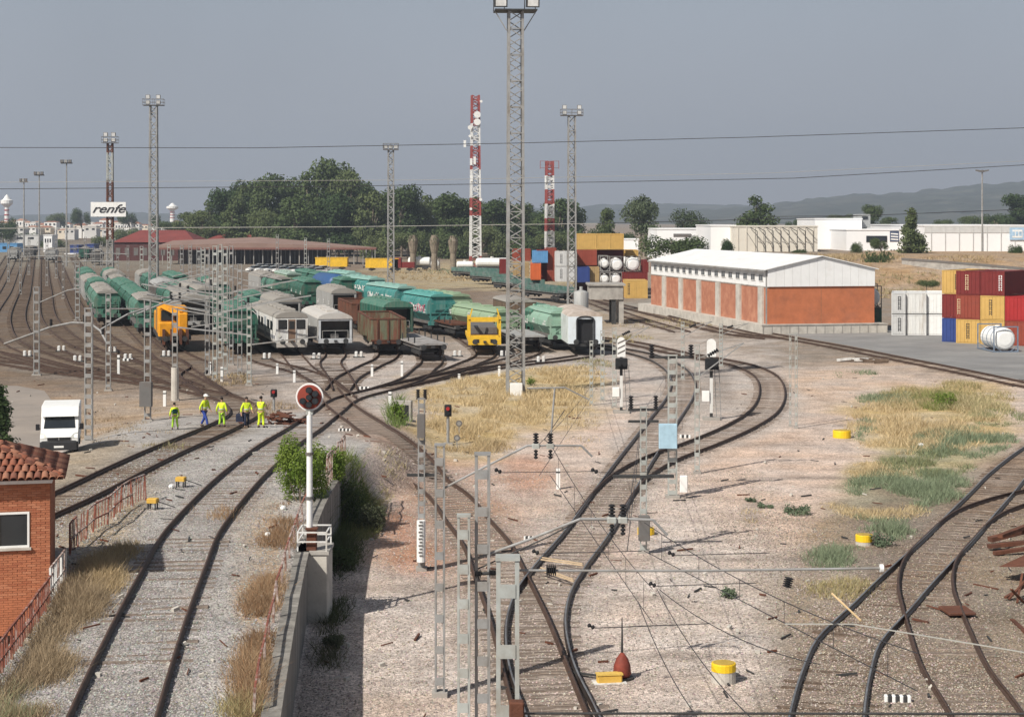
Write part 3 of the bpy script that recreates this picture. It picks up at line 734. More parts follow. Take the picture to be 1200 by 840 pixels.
MB().box(.02, .22, .1, wL, zbk+.004, ze-.04).build('clerestory_band', SHEETW, t)
MB().box(-.05, .25, -.05, wL, zbk-.10, zbk+.02).build('band_flashing', CONC, t)
for k in range(17):
    y = 1.2 + k*2.5
    f = MB().box(-.05, .02, y-.02, y+1.32, zbk+.52, zbk+1.27).build('window', WHITED, t)
    for j in range(2): MB().box(-.06, -.045, y+.06+j*.64, y+.62+j*.64, zbk+.60, zbk+1.19).build('pane', mat('grey_glass', (.10,.11,.12), .3), f)
for k in range(6):
    y = 1.0 + k*7.2
    MB().box(-.22, .05, y, y+1.35, zd, zbk-.1).build('pilaster', CONCP, t)
MB().box(-.12, .0, .0, .14, zd, ze).build('downpipe', STEEL, t)

# ------------------------------------------------------------------ containers
def logo_strip(par, x, z0, z1, m, y=-.03, n=7):
    """illegible vertical lettering: dark strokes stacked one above another"""
    h = (z1-z0)/n; b = MB()
    for k in range(n):
        z = z0+k*h
        b.box(x-.16, x-.08, y-.004, y+.01, z, z+h*.72); b.box(x+.08, x+.16, y-.004, y+.01, z, z+h*.72)
        zz = z + (h*.3 if k % 2 else h*.55); b.box(x-.08, x+.08, y-.004, y+.01, zz, zz+h*.16)
    return b.build('lettering', m, par)
def container(label, p, rz, m, W=2.44, L=6.06, H=2.59, logo=None, group=None, doors=True, side_logo=False):
    t = thing('shipping_container', label, 'container', tuple(p), rz, group)
    MB().box(-W/2+.06, W/2-.06, .06, L-.06, .14, H-.06).build('body', m, t)
    fr = MB()
    for x in (-W/2, W/2-.12):
        for y in (0, L-.12): fr.box(x, x+.12, y, y+.12, 0, H)
    for z in (0, H-.10):
        for x in (-W/2, W/2-.10): fr.box(x+.004, x+.096, .12, L-.12, z+.003, z+.097)
        for y in (0, L-.10): fr.box(-W/2+.12, W/2-.12, y+.004, y+.096, z+.003, z+.097)
    fr.build('corner_frame', m, t)
    cr = MB(); n = int(L/.28)
    for k in range(n):
        y = .15+(L-.3)*k/n
        for x in (-W/2+.025, W/2-.06): cr.box(x, x+.035, y, y+.14, .11, H-.11)
    tag(cr.build('corrugation', m, t), kind='stuff')
    if doors:
        for s in (-1, 1):
            d = MB().box(min(.02*s,s*(W/2-.13)), max(.02*s,s*(W/2-.13)), .015, .05, .12, H-.12).build('door', m, t)
            for x in (.35, .75): MB().bar((s*x, 0, .12), (s*x, 0, H-.12), .035).build('lock_rod', m, d)
    else:
        e = MB()
        for k in range(8): e.box(-W/2+W*(.07+k*.11), -W/2+W*(.13+k*.11), .02, .055, .12, H-.12)
        tag(e.build('end_corrugation', m, t), kind='stuff')
    if logo: logo_strip(t, logo[0], H*.2, H*.86, logo[1], y=-.012)
    return t
DARKL = mat('dark_lettering', (.03,.03,.035), .6); PALEL = mat('pale_lettering', (.62,.48,.30), .6); WHITEL = mat('white_lettering', (.75,.74,.72), .6)
gC = 'containers in the asphalt yard at the right'
# right stack: fronts stepping towards the camera to the right
base = P(1120, 402); base.z = .02
ex, ey = .80, -.60; hd = R(-37)
def rc(i, lev, label, m, **k):
    p = Vector((base.x + ex*(i+.5)*2.46, base.y + ey*(i+.5)*2.46, .02 + lev*2.36))
    if i < 0: p += Vector((1.05, .35, 0))
    return container(label, p, hd, m, W=2.4, H=2.33, group=gC, **k)
rc(-1,0,'blue container at the bottom left of the coloured stack',BLUEC)
rc(-1,1,'dark maroon container above the blue one at the left of the stack',MAROON)
rc(-1,2,'yellow ochre container topmost at the left of the coloured stack',OCHRE,logo=(.3,DARKL))
rc(0,0,'ochre container with dark lettering under the brown one in the coloured stack',OCHRE,logo=(0,DARKL))
rc(0,1,'reddish brown container in the middle layer of the coloured stack',BROWNC,logo=(-.9,PALEL))
rc(0,2,'maroon container with pale lettering topmost of the coloured stack',MAROON,logo=(-.1,PALEL))
rc(1,0,'ochre container partly hidden by the white tank in the bottom layer',OCHRE)
rc(1,1,'ochre container with dark lettering between brown and bright red ones',OCHRE,logo=(-.2,DARKL))
rc(1,2,'maroon container at the right end of the top layer',MAROON,logo=(.8,WHITEL))
rc(2,0,'brown container behind the white tank in the bottom layer',BROWNC)
rc(2,1,'bright red container in the middle layer right of the ochre one',REDC)
rc(3,0,'ochre container right of the white tank at the picture edge',OCHRE)
rc(3,1,'bright red container at the right picture edge',REDC,logo=(-.9,WHITEL))
rc(4,0,'ochre container cut by the right picture edge',OCHRE)
rc(4,1,'bright red container cut by the right picture edge',REDC)
# white pair
wb = P(1061, 393); sW = 24/1200
def wc(i, lev, label, m, **k):
    s = wb.y/F; p = Vector((wb.x + (i+.5)*24.3*s + (0 if i >= 0 else 4.0*s), wb.y, .02 + lev*2.24)); 
    return container(label, p, R(-13.3), m, W=24.0*s if i >= 0 else 16*s, H=2.15, group=gC, **k)
GREYW = mat('grey_white_container', (.55,.55,.54), .55, 0, .08, 1, c2=(.45,.43,.40), amt2=.35)
wc(-1,0,'grey white container end with dark emblem at the bottom beside the warehouse',GREYW,logo=(.1,DARKL),doors=False)
wc(-1,1,'grey white container end with dark emblem on top beside the warehouse',GREYW,logo=(.1,DARKL),doors=False)
wc(0,0,'white container at the bottom centre of the white block',WHITED)
wc(0,1,'white container at the top centre of the white block',WHITED)
wc(1,0,'white container at the bottom right of the white block',WHITE,)
wc(1,1,'white container at the top right of the white block',WHITE)
def tank_container(label, p, rz, W=2.44, L=6.06, H=2.59, m=WHITE, fm=None, group=None):
    t = thing('tank_container', label, 'tank container', tuple(p), rz, group); r = W*.44; c = H*.5
    MB().lathe((0,.25,c),(0,L-.25,c),[(0,.05),(0,r*.55),(.02,r*.85),(.06,r),(.94,r),(.98,r*.85),(1,r*.55),(1,.05)],20).build('tank', m, t, smooth=False)
    fm = fm or STEEL
    for y in (0, L-.1):
        f = MB()
        for x in (-W/2, W/2-.1): f.box(x, x+.1, y, y+.1, 0, H)
        for z in (0, H-.1): f.box(-W/2+.1, W/2-.1, y+.003, y+.097, z, z+.1)
        for s in (-1, 1): f.bar((s*(W/2-.05), y+.05, H*.25),(s*W*.18, y+.05, .08),.06)
        f.build('end_frame', fm, t)
    for x in (-W/2+.04, W/2-.04): MB().bar((x,.1,.08),(x,L-.1,.08),.1).build('side_beam', fm, t)
    for k in range(3):
        y = L*(.25+.25*k); f = MB(); n = 20
        for j in range(n):
            a, a2 = 2*math.pi*j/n, 2*math.pi*(j+1)/n; f.bar((math.cos(a)*(r+.02),y,c+math.sin(a)*(r+.02)),(math.cos(a2)*(r+.02),y,c+math.sin(a2)*(r+.02)),.05)
        f.build('tank_band', fm, t)
    MB().cyl((0,L*.5,c+r*.95),(0,L*.5,c+r+.12),.25,n=12).build('manhole', m, t)
    return t
p = P(1179, 413); tank_container('white tank container on the asphalt before the coloured stack', (p.x, p.y, .02), R(3), W=2.3, L=4.6, H=2.35, fm=mat('slate_steel', (.16,.20,.26), .5), group=gC)
p = P(1036, 392); p.y += 7
tank_container('white tank container raised above a green one beside the brick warehouse', (p.x, p.y, 2.3), R(-8), W=2.5, L=6, H=2.55, fm=STEELD, group=gC)
container('dark green container under a white tank at the warehouse corner', (p.x, p.y, .02), R(-8), GREEN, W=2.5, H=2.24, group=gC)
# middle stack, placed by where each front shows
gM = 'containers stacked behind the sidings'
def mid(px0, px1, py0, py1, label, m, Y=282, L=6.06, kind='box', **k):
    a, c = at(px0, py1, Y), at(px1, py0, Y); W, H = c.x-a.x, c.z-a.z; loc = ((a.x+c.x)/2, Y, max(a.z, 0))
    if kind == 'tank': return tank_container(label, loc, 0, W=W, L=L, H=H, group=gM, **k)
    return container(label, loc, 0, m, W=W, L=L, H=H, group=gM, **k)
mid(676,699,274,292.5,'ochre container top left of the middle stack',OCHRE,doors=False)
mid(699.3,715,274,292.5,'ochre container top centre of the middle stack',OCHRE,doors=False)
mid(715.3,731,274,292.5,'ochre container top right of the middle stack',OCHRE,doors=False)
mid(676,699.5,292.5,311,'maroon container under the left ochre one in the middle stack',BROWNC)
mid(700,731,292.5,311,'dark red container under the right ochre ones in the middle stack',MAROON,Y=287)
mid(676,700,311,343,'tall maroon container at the foot of the middle stack',MAROON,Y=287,doors=False)
mid(700,732,311,343,'maroon container behind the white tanks of the middle stack',MAROON,Y=291)
mid(651,676,295,312,'pale grey container with round emblems upper left of the middle stack',GREYW,Y=278,logo=(-.8,DARKL))
mid(651,676,312.5,330,'pale grey container lower left of the middle stack',GREYW,Y=278,logo=(-.8,DARKL))
mid(677,691,313,331,'small blue container at the foot of the middle stack',BLUEC,Y=276)
mid(691.5,702,313,331,'olive container beside the blue one in the middle stack',TAN,Y=277)
mid(703,714.5,300,318,'white tank upper left of the block of tanks',WHITE,kind='tank',Y=276)
mid(714.8,731,301,319,'white tank upper centre of the block of tanks',WHITE,kind='tank',Y=276,fm=GREYD)
mid(733,751,301,318.5,'white tank at the upper right of the tank block, on a maroon container',WHITE,kind='tank',Y=276,fm=STEELD)
mid(703,714.5,319,335,'white tank lower left of the block of tanks',WHITE,kind='tank',Y=276)
mid(714.8,729,319,335,'white tank lower centre of the block of tanks',WHITE,kind='tank',Y=276)
mid(729.5,759,319,339.5,'maroon container below the right white tank',MAROON,Y=274,doors=False)
mid(733,748,293,301,'ochre container showing behind the right white tank',OCHRE,Y=290)
mid(733,759,340,361,'ochre container on the ground beside the brick warehouse',OCHRE,Y=262,logo=(-1.2,DARKL))
mid(754,760,305,319,'narrow maroon container end touching the warehouse roof',MAROON,Y=274)
mid(641,652,291,330,'tall dark red container left of the pale grey pair',REDC if False else BROWNC,Y=284)
mid(629,641,293,330,'dark red container left in the middle stack',MAROON,Y=286)
mid(624,642,294,308,'bright blue container seen above the orange one',BLUEL,Y=283)
mid(622,634,309,328,'orange container under a white round cover',ORGC,Y=278)
mid(601,620,308,324,'tan container behind the tall lattice tower',TAN,Y=286)
mid(600,622,292,306,'red brown container behind the tall lattice tower, upper one',BROWNC,Y=292)
mid(585,596,304,321,'dark red container standing alone left of the tall tower',MAROON,Y=300)
# concrete portal and grey silo
pp = P(712, 380)
t = thing('concrete_portal', 'grey concrete loading portal on dark legs behind the white railcar', 'portal', (pp.x, pp.y, 0))
s = pp.y/F; x0, x1 = (691-712)*s, (731-712)*s; zt = CH-(335-HZ)*s; zb_ = CH-(351-HZ)*s
MB().bbox(x0, x1, 0, 6, zb_, zt, .1).build('beam', CONC, t); MB().box(x0-.2, x1+.2, -.2, 6.2, zt+.003, zt+.2).build('roof_slab', CONC, t)
for a, c in ((717,722),(725.5,731)):
    for y in (.2, 5): MB().box((a-712)*s, (c-712)*s, y, y+.5, 0, zb_).build('leg', STEELD if a < 720 else CONC, t)
sp_ = at(681, 418, 166); sp_.z = 0
t = thing('grey_silo', 'upright grey metal silo standing behind the white railcar', 'silo', tuple(sp_)); zt = CH-(340-HZ)*166/F
MB().lathe((0,0,.9),(0,0,zt),[(0,.4),(.08,.72),(.94,.72),(.97,.62),(1,.2)],18).build('drum', GREY, t, smooth=True)
for k in range(4): MB().bar((.55*math.cos(k*1.57+.7),.55*math.sin(k*1.57+.7),0),(.55*math.cos(k*1.57+.7),.55*math.sin(k*1.57+.7),1.4),.1).build('leg', GREY, t)
MB().cyl((0,0,zt),(0,0,zt+.35),.16).build('vent', GREY, t)
for z in (1.6, 3.2): MB().cyl((0,0,z),(0,0,z+.08),.745,n=18).build('hoop', STEEL, t)

# ------------------------------------------------------------------ station: canopy, red halls, red roofs
USED = set()
def roofed(label, px0, px1, pyb, pyt, pyr, Y, D, wm, rm, name='building', cat='building', hip=.25, win=0, gable=False, kw={}):
    """house or hall facing the camera; base, eave and ridge rows, depth D"""
    a = at(px0, pyb, Y); c = at(px1, pyb, Y); W = c.x-a.x; ze = CH-(pyt-HZ)*Y/F - a.z; zr_ = CH-(pyr-HZ)*Y/F - a.z
    z0 = a.z
    for pre in ('', 'small ', 'plain ', 'narrow ', 'short '):
        if pre+label not in USED: label = pre+label; break
    USED.add(label)
    t = thing(name, label, cat, ((a.x+c.x)/2, Y, z0), 0, kw.get('group'))
    MB().box(-W/2, W/2, 0, D, -3, ze).build('wall', wm, t)
    o = max(.2, W*.02); h = W*hip
    if gable: MB().prism([(-W/2-o, ze-.05),(W/2+o, ze-.05),(0, zr_)], 'y', -o, D+o).build('roof', rm, t)
    else: MB().add([(-W/2-o,-o,ze+.003),(W/2+o,-o,ze+.003),(W/2+o,D+o,ze+.003),(-W/2-o,D+o,ze+.003),(-W/2+h,D/2,zr_),(W/2-h,D/2,zr_)],[(0,1,5,4),(1,2,5),(2,3,4,5),(3,0,4),(3,2,1,0)]).build('roof', rm, t)
    for k in range(win):
        x = -W/2 + W*(k+.5)/win; ww = min(W/win*.25, .8); hh = ze*.32
        wd = MB().box(x-ww, x+ww, -.06, .03, ze*.45, ze*.45+hh).build('window', GLASS if win < 9 else GREYD, t)
    return t
roofed('maroon station hall with a red hipped roof at the far left of the canopy',133,228,312,284,270,505,26,mat('hall_maroon', (.085,.032,.030), .8, 0, .15, .3),GOLDROOF,name='station_hall',win=9,hip=.22)
roofed('red roofed station hall behind the middle of the long canopy',238,302,309,283,272,560,22,mat('hall_maroon', (.085,.032,.030), .8, 0, .15, .3),GOLDROOF,name='station_hall',win=6,hip=.3)
cl = at(184, 312, 462); cr_ = at(441, 312, 462)
t = thing('station_canopy', 'long grey station canopy on slender posts in front of the trees', 'canopy', (cl.x, 462, 0))
Wc = cr_.x-cl.x; zc = CH-(290-HZ)*462/F
MB().add([(0,0,zc-.5),(Wc,0,zc-.6),(Wc,0,zc),(Wc*.42,0,zc+1.2),(0,0,zc+.5),(0,22,zc),(Wc*.8,22,zc),(Wc*.8,22,zc+.6),(Wc*.42,22,zc+2.6),(0,22,zc+1.6)],[(0,1,2,3,4),(9,8,7,6,5),(0,5,6,1),(1,6,7,2),(2,7,8,3),(3,8,9,4),(4,9,5,0)]).build('roof_slab', mat('canopy_roof', (.25,.165,.135), .8, 0, .15, .2), t)
MB().box(0,Wc,-.15,-.004,zc-.62,zc-.1).build('fascia', mat('canopy_fascia', (.17,.075,.06), .7), t)
for k in range(24):
    for y in (1.2, 11): MB().box(Wc*(k+.5)/24-.12, Wc*(k+.5)/24+.12, y, y+.24, 0, zc-.55).build('post', STEEL if k % 3 else CONC, t)
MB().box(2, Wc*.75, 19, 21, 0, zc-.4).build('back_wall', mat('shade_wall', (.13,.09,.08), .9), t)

# ------------------------------------------------------------------ white industrial buildings on the upper ground
IW = mat('factory_white', (.80,.80,.80), .6, 0, .04, .1); IC = mat('factory_cream', (.66,.62,.54), .7, 0, .07, .2, c2=(.58,.53,.45), amt2=.4)
def hall(label, px0, px1, pyb, pyt, Y, D, m, top=None, name='factory', ribs=0, bands=0):
    a, c = at(px0, pyb, Y), at(px1, pyt, Y); W, H = c.x-a.x, c.z-a.z
    t = thing(name, label, 'factory', (a.x, Y, a.z))
    MB().box(0, W, 0, D, -4, H).build('wall', m, t)
    MB().box(-.15, W+.15, -.15, D+.15, H+.003, H+.25).build('parapet', m, t)
    if top: MB().box(.05, W-.05, -.10, -.004, H*.78, H*.99).build('upper_band', top, t)
    for k in range(ribs): MB().box(W*(k+.5)/ribs-.08, W*(k+.5)/ribs+.08, -.16, -.11, 0, H*.99).build('wall_rib', IC if m is IC else GREYW, t)
    return t, W, H
t, W, H = hall('long white factory wall with a grey top band at the far right', 1083, 1230, 301, 265, 372, 60, IW, GREYW, ribs=9)
MB().box(W*.68, W*.80, -.3, -.17, H*.55, H*.95).build('blue_sign', mat('sign_blue', (.35,.50,.65), .5), t)
MB().box(W*.70, W*.78, -.34, -.305, H*.62, H*.88).build('sign_print', WHITE, t)
for k in range(3): MB().box(W*.70+k*W*.027, W*.70+k*W*.027+W*.02, -.36, -.345, H*.68, H*.82).build('lettering', mat('sign_blue', (.35,.50,.65), .5), t)
b = MB().box(W*.17, W*.36, -3, -2, -1, H*.14).build('low_wall', GREYW, t)
t, W, H = hall('white factory office with dark ribbon window and a dark logo panel', 992, 1058, 299, 270, 380, 25, IW)
MB().box(W*.35, W*.72, -.1, .01, H*.52, H*.78).build('ribbon_window', GLASS, t)
lg = MB().box(W*.77, W*.93, -.12, .01, H*.55, H*.97).build('logo_panel', mat('logo_dark', (.06,.08,.14), .5), t)
for k in range(3): MB().add([(W*.785,-.14,H*(.62+k*.11)),(W*.915,-.14,H*(.60+k*.11)),(W*.915,-.14,H*(.65+k*.11)),(W*.785,-.14,H*(.67+k*.11))],[(0,1,2,3)]).build('logo_stripe', WHITE, lg)
for k in range(4): MB().box(W*(.78+.05*k), W*(.81+.05*k), -.1, .01, H*.05, H*.22).build('window', GLASS, t)
t, W, H = hall('tall white factory block with a grey stair tower on its roof', 955, 1010, 299, 257, 400, 25, IW)
MB().box(W*.96, W*1.22, 2, 8, H*.76, H*1.14).build('stair_tower', mat('grey_render', (.30,.31,.31), .8), t)
MB().box(W*1.04, W*1.16, 1.8, 2.1, H*1.0, H*1.08).build('tower_window', GLASS, t)
t, W, H = hall('cream factory hall with steel frames along its front', 860, 958, 299, 266, 368, 25, IC, ribs=10)
for k in range(8):
    x = W*(.26+.095*k); f = MB(); f.bar((x,-2.4,0),(x,-2.4,H*.85),.14); f.bar((x,-2.4,H*.85),(x-1.2,-.3,H*.98),.12); f.bar((x,-2.4,H*.85),(x-1.6,-2.4,H*.98),.1); f.bar((x,-2.4,H*.25),(x-2.2,-2.4,H*.8),.09)
    f.build('steel_frame', STEELD, t)
t, W, H = hall('white gable end factory left of the cream hall', 833, 862, 300, 265, 374, 30, IW)
t, W, H = hall('low white factory building behind the round green tree', 770, 834, 300, 269, 410, 30, IW)
MB().box(W*.3, W*.62, -.1, .01, H*.72, H*.84).build('ribbon_window', GREYD, t); MB().box(W*.66, W*.98, -.1, .01, H*.45, H*.8).build('shutter', GREYW, t)
t, W, H = hall('small white building behind the ochre containers', 731, 748, 296, 281, 420, 10, IW)
# upper road with its parapet
def parapet(pts, name, label, h, m, cap, th=.3):
    o = pts[0]; t = thing(name, label, 'wall', tuple(o)); b, c2 = MB(), MB()
    for a, c in zip(pts, pts[1:]):
        a = a-o; c = c-o
        b.add([(a.x,a.y,a.z-2),(c.x,c.y,c.z-2),(c.x,c.y,c.z+h),(a.x,a.y,a.z+h),(a.x,a.y+th,a.z-2),(c.x,c.y+th,c.z-2),(c.x,c.y+th,c.z+h),(a.x,a.y+th,a.z+h)],[(0,1,2,3),(7,6,5,4),(3,2,6,7),(0,3,7,4),(1,5,6,2)])
        c2.add([(a.x,a.y-.1,a.z+h+.003),(c.x,c.y-.1,c.z+h+.003),(c.x,c.y-.1,c.z+h+.4),(a.x,a.y-.1,a.z+h+.4),(a.x,a.y+th+.1,a.z+h+.003),(c.x,c.y+th+.1,c.z+h+.003),(c.x,c.y+th+.1,c.z+h+.4),(a.x,a.y+th+.1,a.z+h+.4)],[(0,1,2,3),(7,6,5,4),(3,2,6,7),(0,3,7,4),(1,5,6,2),(0,4,5,1)])
    b.build('wall_face', m, t); c2.build('dark_rail', cap, t); return t
parapet([at(1057,311,296), at(1100,314,292), at(1150,318,287), at(1215,324,281)], 'road_wall', 'pale concrete road wall with a dark rail above the dry slope', .9, CONC, GREYD)
parapet([at(932,303,345), at(1000,308,335), at(1058,312,320)], 'road_wall', 'low dark edge of the upper road left of the dark bush', .2, CONC, GREYD)
# town far left
def spot(x):
    marks = [(8,'the white and red water tower'),(28,'the faintest pole light'),(46,'the second pole light'),(78,'the tallest slim pole light'),(110,'the left edge of the white billboard'),(145,'the right edge of the white billboard'),(180,'the tall light tower'),(202,'the pale water tower')]
    d, m = min((abs(x-a), (a, b)) for a, b in marks); d = x - m[0]
    spot.n = getattr(spot, 'n', {}); k_ = (m[1], int(d)//9); spot.n[k_] = spot.n.get(k_, 0)+1
    return ('' if spot.n[k_] == 1 else 'in front, ' if spot.n[k_] == 2 else 'partly hidden, ' if spot.n[k_] == 3 else 'tucked between others, ') + ('just left of ' if -9 < d < -2 else 'well left of ' if d <= -9 else 'below ' if d <= 3 else 'just right of ' if d < 10 else 'well right of ') + m[1]
gT = 'far white town houses'
TW = [mat('town_white', (.80,.79,.76), .8, 0, .05, .1), mat('town_cream', (.70,.62,.50), .8, 0, .06, .1), mat('town_grey', (.58,.57,.55), .8, 0, .06, .1)]
TR = [mat('town_roof', (.33,.15,.10), .9, 0, .2, .1), mat('town_flat', (.55,.50,.45), .9, 0, .1, .1), mat('town_roof_b', (.42,.24,.17), .9, 0, .2, .1)]
x = -14; k = 0
while x < 215:
    wd = rnd.uniform(7, 15); pyb = rnd.uniform(267, 271); top = pyb - rnd.uniform(5, 9.5); Y = rnd.uniform(1250, 1500)
    roofed('far %s house, %s' % (rnd.choice(['white','low white','small pale']), spot(x)), x, x+wd, pyb, top, top-rnd.uniform(1,2.6), Y, 10, rnd.choice(TW[:2]+TW[:1]), rnd.choice(TR), name='town_house', win=3, kw={'group': gT}); x += wd*rnd.uniform(.5,.85)
x = -6
while x < 135:
    wd = rnd.uniform(9, 16); pyb = rnd.uniform(272, 276); top = pyb - rnd.uniform(5, 8)
    roofed('nearer white town house, %s' % spot(x), x, x+wd, pyb, top, top-rnd.uniform(1,2.2), rnd.uniform(1000,1150), 10, rnd.choice(TW), rnd.choice(TR), name='town_house', win=2, kw={'group': gT}); x += wd*rnd.uniform(.6,1.2)
for i, (a, c, pb, pt, Y, m, l) in enumerate([(0,46,284,276,800,GREYW,'long pale shed with a flat roof at the far left'),(51,61,291,276,640,IW,'tall narrow white cabin building left of the sign'),
        (-10,20,297,286,640,BLUEL,'blue railcar shaped shed at the left edge'),(82,92,298,288,620,BLUEC,'dark blue cabin far behind the left tracks'),(100,110,299,287,620,BLUEC,'second dark blue cabin near the foot of the sign'),(76,88,303,298,600,IW,'small white low hut by the far left tracks')]):
    t, W, H = hall(l, a, c, pb, pt, Y, 8, m, name='shed'); t['category'] = 'shed'
    for k in range(3): MB().box(W*(.15+.28*k), W*(.3+.28*k), -.08, .01, H*.45, H*.75).build('window', GLASS, t)
def tower(label, px, pyb, pyt, Y):
    a = at(px, pyb, Y); H = CH-(pyt-HZ)*Y/F - a.z; t = thing('water_tower', label, 'water tower', tuple(a)); s = Y/F
    MB().cyl((0,0,-2),(0,0,H*.6),3.0*s,2.2*s,12).build('shaft', TW[0], t); MB().lathe((0,0,H*.55),(0,0,H),[(0,2.2*s),(.3,7*s),(.55,7*s),(.62,4.6*s),(.9,1.8*s),(1,.5*s)],14).build('tank_cone', TW[0], t)
    for k in range(3): MB().cyl((0,0,H*(.12+.16*k)),(0,0,H*(.16+.16*k)),3.05*s,n=12).build('band', REDC, t)
tower('white and red water tower at the far left edge', 8, 262, 228, 1700)
tower('pale water tower above the town right of the sign', 202, 258, 238, 1900)
# ------------------------------------------------------------------ rolling stock
WHEEL_ME = None
def running_gear(t, L, r=.45, m=STEELD, inset=2.0, two_axle=False, W=2.0, full=True):
    """bogies (or axles) with wheels, buffers and coupling"""
    ys = [inset, L-inset]
    for yb in ys:
        b = MB(); hl = .25 if two_axle else 1.25
        for s in (-1, 1): b.box(s*1.02-.07, s*1.02+.07, yb-hl-.45, yb+hl+.45, .38, .72)
        b.box(-1.0, 1.0, yb-.25, yb+.25, .45, .8)
        ax = [yb] if two_axle else [yb-.9, yb+.9]
        for y in ax: b.bar((-.85,y,r+.18),(.85,y,r+.18),.14, n=6)
        bg = b.build('bogie' if not two_axle else 'axle_frame', m, t)
        for y in ax:
            for s in (-1, 1): MB().cyl((s*.80,y,r+.18),(s*.94,y,r+.18),r,n=14).build('wheel', mat('wheel_steel', (.07,.055,.05), .7, .2), bg)
    for y, d in ((0,-1),(L,1)):
        for s in (-1, 1): MB().cyl((s*.87,y,1.05),(s*.87,y+d*.5,1.05),.09,n=8).cyl((s*.87,y+d*.5,1.05),(s*.87,y+d*.56,1.05),.24,n=12).build('buffer', m, t)
    MB().box(-.12,.12,-.35,0,.95,1.12).build('coupling_hook', m, t)
def rolling(name, label, cat, px, py, hd, group='rolling stock standing on the yard sidings', z=.22):
    p = P(px, py); return thing(name, label, cat, (p.x, p.y, p.z+z), R(hd), group)
def arch(W, z0, ze, zt, n=8):
    """cross-section with an arched roof"""
    pts = [(-W/2,z0)]
    for k in range(n+1):
        a = math.pi*(1-k/n); pts.append((math.cos(a)*W/2, ze+math.sin(a)*(zt-ze)))
    return pts + [(W/2,z0)]
def hopper(label, px, py, hd, L=13.5, W=2.9, H=3.9, body=GREY, roof=ROOFG, end='open', bays=3, ribs=10, frame=None, z=.22, endm=None, gear=True, letter=None):
    t = rolling('hopper_wagon', label, 'hopper wagon', px, py, hd, z=z); frame = frame or GREYD; ze = H*.84 if end == 'open' else H*.78
    MB().box(-1.25,1.25,.1,L-.1,.95,1.2).build('underframe', frame, t)
    MB().box(-W/2,W/2,-.02,.18,.85,1.25).build('headstock', endm or body, t)
    if end == 'open':
        # sloped end of the hopper inside the open platform, dark grey in place of its shade
        b = MB(); b.prism([(2.6,1.25),(L-2.6,1.25),(L-1.1,ze),(1.5,ze)], 'x', -W/2+.13, W/2-.13); b.build('hopper_body', GREYD, t)
        for s in (-1, 1):
            pn = MB().box(s*W/2-.045, s*W/2+.045, .12, L-.12, 1.5, ze)
            pn.build('side_panel', body, t)
        er = MB()
        for s in (-1, 1): er.box(s*(W/2-.12)-.09, s*(W/2-.12)+.09, .02, .12, 1.25, ze)
        er.box(-W/2+.23, W/2-.23, .03, .11, ze-.16, ze-.01); er.bar((-W/2+.12,.07,ze-.085),(W/2-.12,.07,ze-.085),.07); er.build('end_frame', endm or body, t)
        rl = MB()
        rl.bar((-W*.38,.05,1.95),(W*.38,.05,1.95),.045)
        for x in (-W*.38,0,W*.38): rl.bar((x,.05,1.25),(x,.05,1.95),.04)
        rl.build('platform_railing', GREY, t)
        MB().bbox(-.35,.35,.3,.7,1.25,1.6,.03).build('hand_brake', GREYD, t)
    else:
        bl = (L-1.0)/bays
        for k in range(bays):
            y0, y1 = .5+k*bl+.05, .5+(k+1)*bl-.05; bb = MB()
            n = 8; prof = arch(W, 2.0, ze-.25, H-.12, n); low = [(-W*.30,1.22),(W*.30,1.22)]
            poly = [low[0]] + prof + [low[1]]
            bb.prism(poly, 'y', y0+.12, y1-.12)
            bb.prism([(x*1.012, z_*1.002+.004) for x, z_ in prof], 'y', y0, y0+.14).prism([(x*1.012, z_*1.002+.004) for x, z_ in prof], 'y', y1-.14, y1)
            bb.build('hopper_bay', body, t)
        for y in (.1, L-.2):
            er = MB()
            for s in (-1, 1): er.bar((s*W*.42,y,1.2),(s*W*.42,y,ze-.1),.12)
            er.bar((-W*.42,y,ze-.1),(W*.42,y,ze-.1),.12); er.bar((-W*.42,y,2.1),(W*.42,y,2.1),.08); er.bar((-W*.42,y,1.2),(W*.42,y,ze-.1),.06)
            er.build('end_frame', endm or body, t)
        lad = MB()
        for s in (-.25,.25): lad.bar((s+.7,.06,1.2),(s+.7,.3,ze),.05)
        for k in range(6): lad.bar((.45,.1,1.4+k*.3),(.95,.1,1.4+k*.3),.04)
        lad.build('ladder', endm or body, t)
    rf = MB(); rp_ = arch(W+.1, ze+.004, ze+.02, H, 8)
    if end == 'open': rf.prism(rp_, 'y', -.05, L+.05)
    else: rf.prism([(x*.80, z_) for x, z_ in arch(W, H-.32, H-.30, H, 8)], 'y', .35, L-.35)
    rf.build('roof', roof, t)
    hb = MB()
    for k in range(4): hb.bbox(-.55,.55,L*(.14+.21*k),L*(.14+.21*k)+1.3,H-.05,H+.12,.05)
    tag(hb.build('roof_hatches', roof, t), kind='stuff')
    if ribs and end == 'open':
        rb = MB()
        for k in range(ribs+1):
            y = .25+(L-.5)*k/ribs
            for s in (-1, 1): rb.box(s*(W/2+.05)-.05, s*(W/2+.05)+.05, y-.05, y+.05, 1.0, ze-.02)
        tag(rb.build('side_ribs', body, t), kind='stuff')
